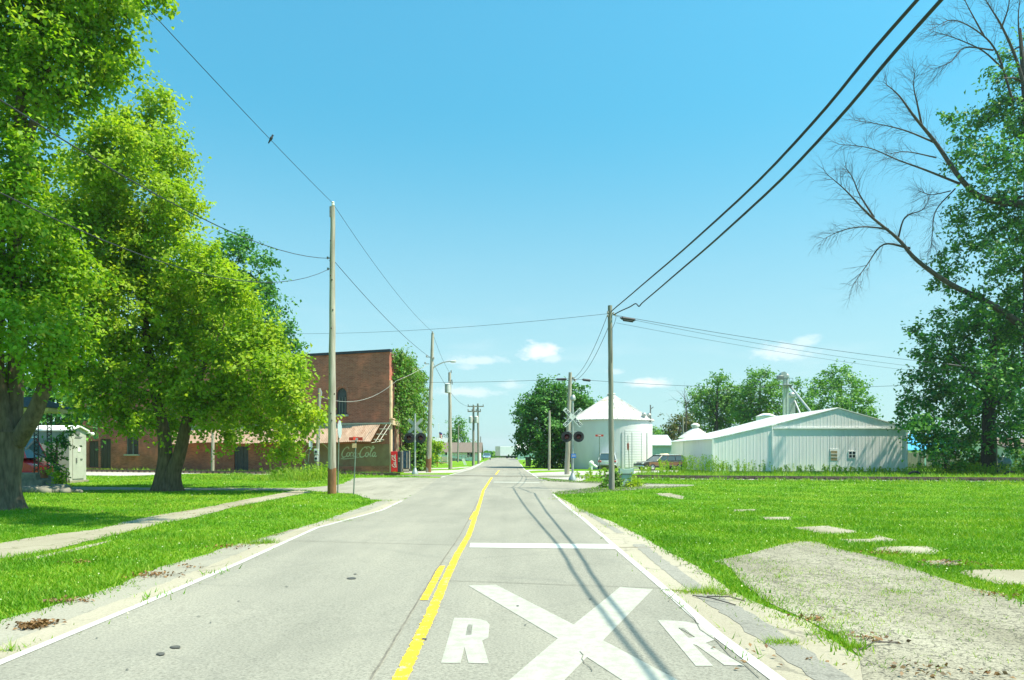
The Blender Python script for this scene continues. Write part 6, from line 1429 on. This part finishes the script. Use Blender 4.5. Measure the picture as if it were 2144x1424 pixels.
dead = [[(2160, 430), (2060, 415), (2010, 372), (1960, 300), (1915, 245), (1882, 200), (1850, 172)], [(2010, 385), (1935, 355), (1880, 335), (1820, 310), (1757, 302)], [(1960, 300), (1900, 275), (1850, 262), (1790, 252)], [(1930, 262), (1920, 215), (1913, 180), (1916, 150)], [(1960, 330), (1900, 318), (1860, 322)],
        [(2150, 690), (2080, 640), (1990, 595), (1920, 545), (1880, 500), (1820, 450), (1770, 398), (1728, 362)], [(1905, 520), (1850, 512), (1815, 555), (1785, 598)], [(1860, 480), (1810, 475), (1765, 482), (1725, 500)], [(1830, 455), (1800, 408), (1785, 372), (1770, 350)], [(1880, 500), (1895, 455), (1930, 440), (1945, 418)],
        [(2160, 240), (2130, 130), (2100, 60), (2075, 18), (2050, -22)], [(2120, 210), (2088, 112), (2050, 68), (1995, 42), (1950, 62)], [(2105, 150), (2060, 108), (2005, 82), (1955, 66)], [(2080, 105), (2020, 100), (1990, 130), (1955, 145)], [(2140, 120), (2132, 40), (2140, -30)], [(2096, 60), (2110, 20), (2118, -30)], [(2060, 75), (2030, 20), (2010, -20)], [(2000, 395), (1960, 440), (1952, 490), (1950, 520)], [(1990, 400), (1950, 408), (1925, 400)]]
def deadwood(mb, rnd):
    for k, L in enumerate(dead):
        P = [Vector(p) for p in catmull([at(px, py, YD2 - .5 - rnd.uniform(0, 1.5) * (i / len(L))) for i, (px, py) in enumerate(L)], 5)]
        r0 = (.30, .10, .08, .09, .06, .30, .10, .08, .08, .08, .16, .10, .08, .07, .09, .08, .07, .06, .05)[k]; grow(mb, P, r0, .018, 7)
        for i in range(int(len(P) * .3), len(P)):
            for q in range(2 if i < len(P) * .6 else 3):
                d = (P[min(i + 1, len(P) - 1)] - P[i - 1]).normalized(); ax = Vector((rnd.gauss(0, 1), rnd.gauss(0, .6), rnd.gauss(0, 1))); ax = (ax - d * ax.dot(d)).normalized()
                twigs(mb, P[i], d + ax * rnd.uniform(.4, 1.1), rnd.uniform(.7, 1.9), .0135, 2, rnd, .5, .25, 3, 3)
tree('broadleaf_tree', 'towering half dead tree at the right edge with bare reaching branches', bD2, [([bD2 - Vector((0, 0, .2)), at(2168, 900, YD2), at(2160, 700, YD2), at(2158, 450, YD2), at(2150, 250, YD2), at(2135, 60, YD2)], [.75, .65, .55, .45, .3, .1]), ([at(2160, 700, YD2), at(2200, 560, YD2), at(2230, 350, YD2), at(2240, 150, YD2)], [.35, .28, .2, .06])],
     pxblobs(D2, YD2, 6, 3), MT['leaf_blue'], MT['dead_wood'], 16, .27, 32, .46, .35, None, .3, .3, .12, extra=deadwood, asp=.5)
bS = base(1984, 57); tree('small_tree', 'little leaning tree with a thin trunk under the big right trees', bS, [([bS - Vector((0, 0, .1)), at(1980, 965, 57), at(1972, 945, 57)], [.2, .14, .06])], pxblobs([(1950, 935, 20), (1975, 925, 22), (2000, 935, 22), (1960, 955, 14), (2005, 955, 14), (1930, 925, 12)], 57, 7, 1), MT['leaf_blue'], MT['bark_dark'], 17, .24, 16, .35, 1.2, foot=1.1)
for k, (px_, pyc, r_, Yk, lab, nb) in enumerate(((2003, 975, 17, 56.5, 'bright leafy bush between the two big right trunks', 5), (2040, 965, 22, 60, 'shaded green bush left of the thick right trunk', 5), (2142, 965, 22, 54, 'broad leaved plant at the right edge before the mint garage', 4), (2030, 920, 20, 64, 'sunlit sapling crown behind the thick right trunk', 4))):
    b = base(px_, Yk); rnd = random.Random(k); bl = [(px_ + rnd.uniform(-r_, r_) * .6, pyc + rnd.uniform(-r_, r_) * .6, r_ * .5) for q in range(nb)]
    tree('bush', lab, b, [([b, at(px_, pyc, Yk)], [.05, .02])], pxblobs(bl, Yk, k, .5), MT['leaf_ivy'], MT['bark'], 30 + k, .2, 12, .22, 3.0, cat='bush', foot=1.0)

# trees beyond the railway
YF = 84.0; bF = base(1152, YF)
F_bl = [(1150, 838, 40), (1112, 872, 34), (1192, 838, 38), (1215, 852, 24), (1150, 890, 52), (1192, 892, 44), (1105, 918, 26), (1150, 930, 44), (1198, 930, 34), (1143, 812, 18), (1102, 848, 20), (1215, 892, 26), (1100, 900, 22), (1095, 940, 14), (1130, 955, 20), (1215, 925, 20), (1178, 815, 16), (1228, 845, 12), (1165, 960, 16), (1190, 962, 14)]
tree('maple_tree', 'dense round dark maple left of the grain bin', bF, [([bF - Vector((0, 0, .2)), at(1152, 960, YF), at(1152, 900, YF), at(1152, 850, YF)], [.35, .3, .22, .08]), ([base(1147, YF) - Vector((0, 0, .2)), at(1145, 955, YF), at(1130, 900, YF)], [.22, .18, .06])], pxblobs(F_bl, YF, 8, 2.2), MT['leaf_deep'], MT['bark_dark'], 18, .25, 34, .42, .85, None, .2, .5, foot=1.2)
for k, (pxb, Yk, top, lst, leaf, lab, cl) in enumerate((
        (1500, 128, 800, [(1500, 830, 34), (1468, 850, 30), (1520, 855, 40), (1485, 890, 36), (1505, 800, 18), (1530, 820, 20), (1460, 825, 16), (1540, 880, 34), (1450, 880, 22)], 'leaf_far', 'leftmost full green tree behind the white shed', .34),
        (1590, 122, 790, [(1590, 815, 32), (1560, 842, 34), (1620, 838, 30), (1592, 868, 34), (1600, 788, 16), (1575, 790, 14), (1625, 810, 16), (1640, 860, 24), (1560, 880, 26)], 'leaf_far', 'tall green tree behind the grain elevator leg', .34),
        (1760, 116, 790, [(1722, 808, 22), (1762, 795, 26), (1752, 840, 36), (1705, 845, 28), (1800, 845, 30), (1822, 868, 16), (1792, 808, 20), (1740, 785, 14), (1770, 776, 10), (1690, 870, 22), (1780, 875, 30)], 'leaf_far', 'airy bright green tree behind the shed ridge', .30),
        (1665, 112, 830, [(1665, 855, 20), (1680, 830, 14), (1672, 800, 9), (1690, 855, 18), (1655, 872, 18), (1700, 815, 8)], 'leaf_far', 'thin half bare tree behind the elevator spout', .26),
        (1422, 118, 880, [(1420, 888, 20), (1440, 900, 20), (1408, 900, 12), (1432, 878, 12), (1400, 912, 10), (1445, 925, 20), (1420, 920, 20)], 'leaf_rust', 'low rust tinged tree left of the shed roof', .4),
        (1375, 150, 900, [(1372, 906, 12), (1384, 908, 10), (1392, 912, 8), (1365, 912, 10)], 'leaf_far', 'low green tree peeping over the blue grey house', .4),
        (958, 165, 890, [(955, 900, 14), (965, 888, 9), (948, 912, 12), (966, 908, 12), (957, 880, 6), (945, 925, 9), (973, 922, 8)], 'leaf_far', 'small round tree behind the low white house', .36),
        (985, 190, 926, [(982, 932, 6), (990, 931, 5), (976, 932, 4)], 'leaf_far', 'tiny tree top over the low white house roof', .5))):
    b = base(pxb, Yk); tree('broadleaf_tree', lab, b, [([b, at(pxb, (950 + top) / 2, Yk), at(pxb + 2, top + 10, Yk)], [.4, .28, .08])], pxblobs(lst, Yk, 20 + k, 3), MT[leaf], MT['bark_dark'], 40 + k, .34, 30, .6, cl, 'trees behind the shed and bin' if k < 6 else None, .2, .45, foot=1.1)
sn = base(1437, 112); st_ = thing('dead_tree', 'bare dead treetop standing over the rust tinged tree', 'tree', sn, 0)
mb = MB(); rnd = random.Random(4); mb.tube([sn, at(1436, 900, 112), at(1438, 850, 112)], [.2, .12, .04], 6)
for k in range(14): twigs(mb, at(1437, 835 + rnd.uniform(0, 60), 112), Vector((rnd.gauss(0, .5), rnd.gauss(0, .3), 1)), 2.6, .03, 1, rnd, .5)
part(mb, 'trunk', MT['dead_wood'], st_)
# far woods and corn on the horizon
rng = np.random.default_rng(77)
def mass(name, label, boxes, n, ls, leaf, kind='stuff', up=.6):
    C = []
    for (x0, x1, y0, y1, z0, z1) in boxes:
        k = n // len(boxes); q = rng.random((k, 3)); env = .72 + .28 * np.sin(q[:, 0] * 19 + 1.3 * np.sin(q[:, 0] * 47))
        C.append(np.stack([x0 + (x1 - x0) * q[:, 0], y0 + (y1 - y0) * q[:, 1], z0 + (z1 - z0) * q[:, 2] * env], 1))
    C = np.concatenate(C); N = rng.normal(size=C.shape) * .7 + np.array((0, -.2, up))
    o = np_mesh(name, leaf_geo(C, N, ls * (.6 + .8 * rng.random(len(C))), rng, .7), 4, leaf); return props(o, label, None, None, kind)
mass('distant_woods', 'thin strip of far woods on the horizon', [(-8, 12, 640, 670, 0, 5.2), (-75, -25, 700, 740, 0, 3.6), (120, 330, 640, 680, 0, 7), (-600, -160, 500, 540, 0, 9)], 9000, 1.6, MT['leaf_blue'])
mass('corn_field', 'green corn field beyond the far end of the street', [(-26, -8, 238, 275, .4, 2.9), (-8, 6, 250, 280, .4, 2.6), (-70, -26, 240, 275, .4, 2.7)], 16000, .7, MT['leaf_far'], up=.1)

# ivy on the end of the brick building
def ivy():
    rng = np.random.default_rng(5); root = base(868, 72)
    t = thing('ivy', 'thick green ivy smothering the right end of the brick building', 'ivy', root)
    B = []; rnd = random.Random(6)
    for i in range(11):
        for j in range(7):
            y = 64.0 + 1.5 * i; z = .8 + 1.5 * j
            if (y < 66.5 and z < 5.2) or z > 10.6: continue
            R_ = rnd.uniform(.65, 1.0); B.append((tuple(Vector((CB.x + .02 * (y - 62) + rnd.uniform(.1, .55), y + rnd.uniform(-.4, .4), z + rnd.uniform(-.4, .4))) - root), (R_ * .8, R_, R_), 4 * math.pi * R_ * R_ * 1.6))
    for (px, py, r, Y) in ((830, 748, 14, 64.0), (845, 752, 18, 65.5), (858, 765, 16, 67), (838, 775, 16, 65), (852, 795, 20, 66.5), (843, 815, 16, 65.5), (860, 825, 16, 68), (850, 850, 18, 67), (866, 855, 20, 69), (880, 862, 14, 71), (848, 880, 12, 66.5), (862, 885, 20, 68.5), (880, 890, 16, 71), (852, 905, 10, 67), (868, 912, 18, 69), (886, 915, 12, 72), (822, 740, 6, 63.0), (835, 738, 7, 64.0), (868, 790, 9, 69), (840, 835, 9, 65.2)):
        c = at(px, py, Y); R_ = r / F * Y; B.append((tuple(c - root), (R_, R_ * 1.5, R_ * 1.15), 4 * math.pi * R_ * R_ * 2.2))
    C, N = blob_points(B, 14, rng, .26, .5, .55); N[:, 0] += .5
    np_mesh('foliage', leaf_geo(C, N, .24 * (.7 + .6 * rng.random(len(C))), rng, .8), 4, MT['leaf_ivy'], parent=t)
    mb = MB()
    for k in range(7): y = 63.5 + k * 1.6; x = CB.x + .1 + .02 * (y - 62); mb.tube(catmull([Vector((x + .1, y, .2)), Vector((x, y + .3, 3)), Vector((x, y - .2, 6)), Vector((x + .1, y + .2, 9.5))], 4), [.06] * 9 + [.045] * 4, 5)
    part(mb, 'stem', MT['bark'], t)
ivy()
for k, (px_, Yk, lst, lab, leaf) in enumerate(((872, 69, [(865, 935, 14), (880, 930, 16), (872, 955, 16), (888, 955, 12), (862, 965, 10), (882, 975, 12), (868, 980, 10), (893, 940, 9)], 'leafy bush under the ivy behind the left crossing signal', 'leaf_ivy'),
        (905, 98, [(900, 935, 14), (912, 940, 12), (895, 950, 12), (908, 955, 12), (918, 930, 7)], 'light green shrub behind the lamp pole', 'leaf_lime'),
        (892, 112, [(888, 968, 8), (900, 970, 7), (912, 971, 7), (924, 970, 5)], 'low dark hedge by the far left porch', 'leaf_deep'),
        (1287, 40.3, [(1275, 1008, 10), (1290, 1004, 11), (1283, 998, 8), (1292, 1012, 7), (1268, 1014, 8), (1288, 1017, 7), (1280, 1017, 7)], 'dense green bush at the foot of the cable pole', 'leaf_ivy'),
        (1325, 40.6, [(1320, 1012, 7), (1332, 1008, 6), (1328, 1016, 6), (1340, 1014, 5)], 'small bright weed clump right of the utility cabinet', 'leaf_lime'),
        (118, 37.2, [(110, 925, 10), (125, 935, 12), (108, 945, 10), (132, 915, 8), (145, 905, 7), (120, 955, 10), (98, 955, 8), (135, 930, 8), (112, 965, 8), (125, 980, 8)], 'tall leggy potted shrub by the iron porch post', 'leaf_blue'),
        (128, 36.8, [(118, 992, 7), (130, 996, 7), (122, 1003, 6), (112, 985, 6)], 'pale flowering plant at the foot of the handrail', 'leaf_lime'))):
    b = base(px_, Yk); top = min(q[1] for q in lst) + 6
    tree('bush', lab, b, [([b, at(px_ + 1, (950 + top) / 2 if top < 940 else top + 8, Yk), at(px_, top + 4, Yk)], [.05, .04, .02])], pxblobs(lst, Yk, 60 + k, .7), MT[leaf], MT['bark'], 60 + k, .12 if Yk < 45 else .26, 20, .16 if Yk < 45 else .3, (9.0 if px_ > 1000 else 3.2) if Yk < 45 else 2.2, cat='bush', foot=1.0, shell=.3)

# ------------------------------------------------------------------ grass
def inside(P, polys):
    m = np.zeros(len(P), bool)
    for Q in polys:
        x0, y0 = Q.min(0); x1, y1 = Q.max(0); cand = np.where((P[:, 0] > x0) & (P[:, 0] < x1) & (P[:, 1] > y0) & (P[:, 1] < y1) & ~m)[0]
        if not len(cand): continue
        p = P[cand]; r = np.zeros(len(cand), bool); j = len(Q) - 1
        for i in range(len(Q)):
            a, b = Q[i], Q[j]
            if a[1] != b[1]:
                c = ((a[1] > p[:, 1]) != (b[1] > p[:, 1])) & (p[:, 0] < (b[0] - a[0]) * (p[:, 1] - a[1]) / (b[1] - a[1]) + a[0]); r ^= c
            j = i
        m[cand[r]] = True
    return m
def blades(P, h, wd_, rng, lean=.5):
    """triangular blades standing on the ground"""
    n = len(P); z = np.interp(P[:, 1], PY, PZ); a = rng.random(n) * 2 * np.pi; h = h * (.45 + .9 * rng.random(n)); l = rng.normal(size=(n, 2)) * lean * h[:, None]
    base_ = np.stack([P[:, 0], P[:, 1], z - .005], 1); d = np.stack([np.cos(a), np.sin(a), 0 * a], 1) * (wd_ * (.7 + .6 * rng.random(n)))[:, None]
    tip = base_ + np.stack([l[:, 0], l[:, 1], h], 1)
    return np.stack([base_ - d, base_ + d, tip], 1).reshape(-1, 3)
rng = np.random.default_rng(123)
def scatter(n, y0, y1, px0, px1):
    """positions spread over a wedge of ground, thinner with distance"""
    u = rng.random(n); y = 1 / ((1 / y0) * (1 - u) + (1 / y1) * u); y = y0 * (y1 / y0) ** u
    px = px0 + (px1 - px0) * rng.random(n); return np.stack([(px - CX) / F * y, y], 1)
allow_l = scatter(260000, 6.5, 58, -300, 900); allow_r = scatter(330000, 6.5, 58, 1120, 2450)
P = np.concatenate([allow_l, allow_r]); P = P[~inside(P + rng.normal(size=P.shape) * .12, OVER)]
trk_y = np.interp(P[:, 0], [p.x for p in TRKs], [p.y for p in TRKs]); P = P[P[:, 1] < trk_y - 1.6]
patch = np.sin(P[:, 0] * 1.3 + 2 * np.sin(P[:, 1] * .7)) + np.sin(P[:, 1] * 1.9 + P[:, 0] * .6)
h = .055 + .02 * patch.clip(-1, 1.5); h = h + (P[:, 0] < -2) * 0 + .01; wb = .006 + P[:, 1] * .00035
o = np_mesh('lawn_grass', blades(P, h, wb, rng, .55), 3, MT['blade']); props(o, 'short bright green lawn grass on both sides of the street', kind='stuff')
k = rng.random(len(P)) < .0022; Q = P[k]; C = np.stack([Q[:, 0], Q[:, 1], np.interp(Q[:, 1], PY, PZ) + .075], 1)
o = np_mesh('clover_flowers', leaf_geo(C, rng.normal(size=C.shape) * .3 + np.array((0, -.5, 1)), (.013 + .0008 * C[:, 1]) * (.6 + .8 * rng.random(len(C))), rng, .9), 4, MT['clover']); props(o, 'pale clover heads dotted through the lawn', kind='stuff')
# longer verge grass and weeds along the rails and before the shed
def zone(n, poly):
    Q = np.array(poly); x0, y0 = Q.min(0); x1, y1 = Q.max(0); P = np.stack([x0 + (x1 - x0) * rng.random(n), y0 + (y1 - y0) * rng.random(n)], 1); return P[inside(P, [Q])]
def band(pts, a, b, xa, xb):
    S = along(pts, xa, xb); return [(p.x, p.y + a) for p in S] + [(p.x, p.y + b) for p in S[::-1]]
Z = []; Hh = []
def addz(n, poly, hgt, excl=True):
    P = zone(n, poly)
    if excl: P = P[~inside(P, OVER)]
    Z.append(P); Hh.append(np.full(len(P), hgt))
addz(16000, band(TRKs, -13, -2.2, -60, -23), .06); addz(13000, band(TRKs, -12, -2.2, -23, -10), .12); addz(6000, band(TRKs, -5, -2.0, -22, -10.5), .16)
addz(9000, band(TRKs, 1.6, 9, -48, -11.5), .2)
addz(20000, band(TRKs, -4.0, -1.0, 5.8, 50), .17); addz(22000, band(TRKs, .9, 14, 8.5, 50), .2)
addz(5000, [(-16, 46.5), (-12.2, 46.5), (-12.4, 54), (-17, 56)], .42)
addz(1500, [(-13.2, 55), (-9.5, 55), (-9.3, 61), (-13, 62.5)], .14)
P = np.concatenate(Z); h = np.concatenate(Hh)
cl_ = np.sin(P[:, 0] * 2.1 + np.sin(P[:, 1] * 1.7) * 2) + np.sin(P[:, 1] * 2.7 - P[:, 0]); h = h * (1 + .45 * cl_.clip(-1.2, 1.6))
o = np_mesh('verge_grass', blades(P, h, .012 + .0003 * P[:, 1], rng, .4), 3, MT['blade_dry']); props(o, 'longer seedy grass along the railway verge', kind='stuff')
# tall stalky weeds in clumps before the wagon and the shed
V = []; 
for (pxa, pxb, Ya, Yb, n, hh) in ((1342, 1362, 62, 66, 14, .5), (1380, 1400, 61, 65, 22, 1.0), (1408, 1435, 61, 65, 18, .8), (1430, 1500, 60, 65, 80, 1.3), (1500, 1620, 61, 65.5, 70, .95), (1620, 1760, 61, 65.5, 60, .6), (1760, 1900, 60, 65.5, 60, .45), (1235, 1300, 50, 56, 24, .6), (1195, 1240, 47.5, 52, 14, .4), (1900, 2140, 56, 60, 220, .8), (640, 690, 47, 50, 40, 1.0)):
    px = pxa + (pxb - pxa) * rng.random(n); y = Ya + (Yb - Ya) * rng.random(n); c = np.stack([(px - CX) / F * y, y], 1)
    for q in range(n):
        H = hh * rng.uniform(.55, 1.25); m = 34; t = rng.random(m) ** .8; base_ = np.array((c[q, 0], c[q, 1], gz(c[q, 1]))); ln = rng.normal(size=2) * .10 * H
        C = base_ + np.stack([ln[0] * t + rng.normal(size=m) * .04, ln[1] * t + rng.normal(size=m) * .04, t * H], 1)
        V.append(leaf_geo(C, rng.normal(size=(m, 3)) * .6 + np.array((0, -.5, .4)), .13 * (.6 + .8 * rng.random(m)), rng, .35))
        V.append(leaf_geo(np.array([base_ + np.array((ln[0] * .5, ln[1] * .5, H * .5))]), np.array([[0, -1, .1]]), np.array([.02]), rng))
V = np.concatenate(V); P2 = np.concatenate([scatter(1, 50, 51, 0, 1)])
o = np_mesh('tall_weeds', V, 4, MT['leaf_lime']); props(o, 'tall leafy weeds in clumps before the wagon, shed and trees', kind='stuff')
# tufts in cracks and on the drive, and dry leaf litter
T = []
def tuft(px, py, spread, n, hgt):
    c = gp(px, py); q = rng.normal(size=(n, 2)) * np.array((spread, spread * .6)) + np.array((c.x, c.y)); T.append(blades(q, np.full(n, hgt), .006, rng, .7))
for a in ((1480, 1241, .16, 240, .11), (1455, 1243, .1, 90, .08), (1420, 1240, .12, 60, .05), (1510, 1246, .1, 90, .08), (1640, 1348, .11, 170, .06), (1620, 1347, .08, 60, .05), (1788, 1357, .06, 130, .08), (1736, 1330, .12, 90, .05), (1715, 1312, .14, 110, .05), (1705, 1228, .3, 160, .05), (1690, 1232, .4, 120, .04), (1760, 1260, .5, 160, .04), (1800, 1275, .4, 120, .04), (1880, 1240, .2, 130, .06), (1860, 1246, .2, 80, .05), (1980, 1260, .2, 80, .05), (1632, 1210, .15, 80, .06), (1610, 1180, .2, 80, .05), (1740, 1162, .2, 60, .05), (1780, 1175, .15, 60, .05),
          (1700, 1200, .5, 200, .05), (1640, 1195, .4, 160, .05), (1820, 1215, .5, 200, .05), (1900, 1270, .6, 220, .05), (2000, 1330, .5, 160, .045), (1760, 1310, .4, 160, .05), (1830, 1390, .3, 100, .05), (2080, 1380, .4, 120, .04), (1950, 1230, .4, 160, .05), (1560, 1175, .5, 240, .06), (1640, 1142, .5, 220, .06), (1720, 1138, .4, 160, .05), (1780, 1150, .4, 200, .06), (1880, 1190, .4, 200, .06), (1960, 1215, .4, 200, .06), (2060, 1245, .4, 200, .06), (1560, 1215, .3, 200, .06), (1640, 1262, .3, 240, .06), (1700, 1300, .3, 240, .06), (1740, 1290, .5, 240, .05), (1690, 1250, .5, 240, .05), (1840, 1290, .5, 120, .035), (1860, 1330, .3, 60, .05), (1950, 1300, .4, 80, .03), (2040, 1300, .3, 70, .04), (530, 1139, .16, 220, .12), (560, 1138, .12, 160, .13), (516, 1141, .3, 120, .06), (700, 1091, .3, 140, .07), (800, 1049, .4, 160, .08), (1300, 1103, .3, 140, .07), (1250, 1068, .35, 200, .14), (1230, 1072, .3, 160, .2), (1180, 1046, .3, 120, .1), (23, 1365, .05, 30, .12), (60, 1355, .05, 14, .05), (290, 1229, .06, 20, .03), (373, 1231, .07, 24, .03), (140, 1240, .4, 260, .06), (190, 1215, .4, 240, .06), (60, 1255, .5, 260, .06), (100, 1235, .5, 240, .05)): tuft(*a)
o = np_mesh('grass_tufts', np.concatenate(T), 3, MT['blade_dry']); props(o, 'scattered grass tufts in the cracks of gutter and drive', kind='stuff')
Lc = []
for px, py, sp, n in ((70, 1313, .10, 120), (55, 1318, .06, 50), (95, 1308, .07, 50), (330, 1208, .2, 60), (310, 1205, .12, 30), (125, 1262, .12, 40), (172, 1261, .1, 20), (165, 1180, .12, 40), (1836, 1342, .14, 34), (2000, 1185, .3, 60), (1970, 1178, .2, 30), (2005, 1415, .2, 26), (1930, 1412, .15, 14), (1700, 1300, .1, 30), (2100, 1248, .2, 40), (395, 1190, .1, 20), (1850, 1160, .2, 60), (480, 1146, .3, 60), (1620, 1385, .3, 14), (520, 1062, .5, 40), (360, 1072, 2.5, 200), (300, 1050, 3, 160)):
    c = gp(px, py); q = rng.normal(size=(n, 3)) * np.array((sp, sp * .7, .012)) + np.array((c.x, c.y, c.z + .03)); Lc.append(leaf_geo(q, rng.normal(size=(n, 3)) * .5 + np.array((0, 0, 1)), np.full(n, .055), rng))
o = np_mesh('leaf_litter', np.concatenate(Lc), 4, MT['leaf_dry']); props(o, 'small drifts of dry brown leaves on the shoulder and drive', kind='stuff')
mb = MB(); rnd = random.Random(8)
for (a, b) in (((1798, 1365), (1880, 1349)), ((1985, 1188), (2012, 1176)), ((1450, 1250), (1540, 1270)), ((1480, 1252), (1560, 1262)), ((1960, 1192), (1990, 1172))):
    p, q = gp(*a), gp(*b); mb.tube([p + Vector((0, 0, .02)), p.lerp(q, .5) + Vector((rnd.uniform(-.04, .04), rnd.uniform(-.04, .04), .05)), q + Vector((0, 0, .02))], .007, 4)
o = mesh_obj('fallen_twigs', mb.v, mb.f, MT['dead_wood']); props(o, 'thin fallen twigs on the drive and gutter', kind='stuff')

# ------------------------------------------------------------------ summer haze over the fields
hz = MB(); hz.box((0, 950, 21.4), (3900, 2300, 45.2)); hm = bpy.data.materials.new('haze_air'); hm.use_nodes = True; t = NT(hm.node_tree); t.n.clear()
o_ = t.node('ShaderNodeOutputMaterial'); pv = t.node('ShaderNodeVolumePrincipled'); pv.inputs['Color'].default_value = (.86, .93, .97, 1); pv.inputs['Density'].default_value = .0002; pv.inputs['Anisotropy'].default_value = .3
t.l.new(pv.outputs[0], o_.inputs['Volume']); ho = mesh_obj('haze', hz.v, hz.f, hm); props(ho, 'thin summer haze over the whole place', kind='stuff')
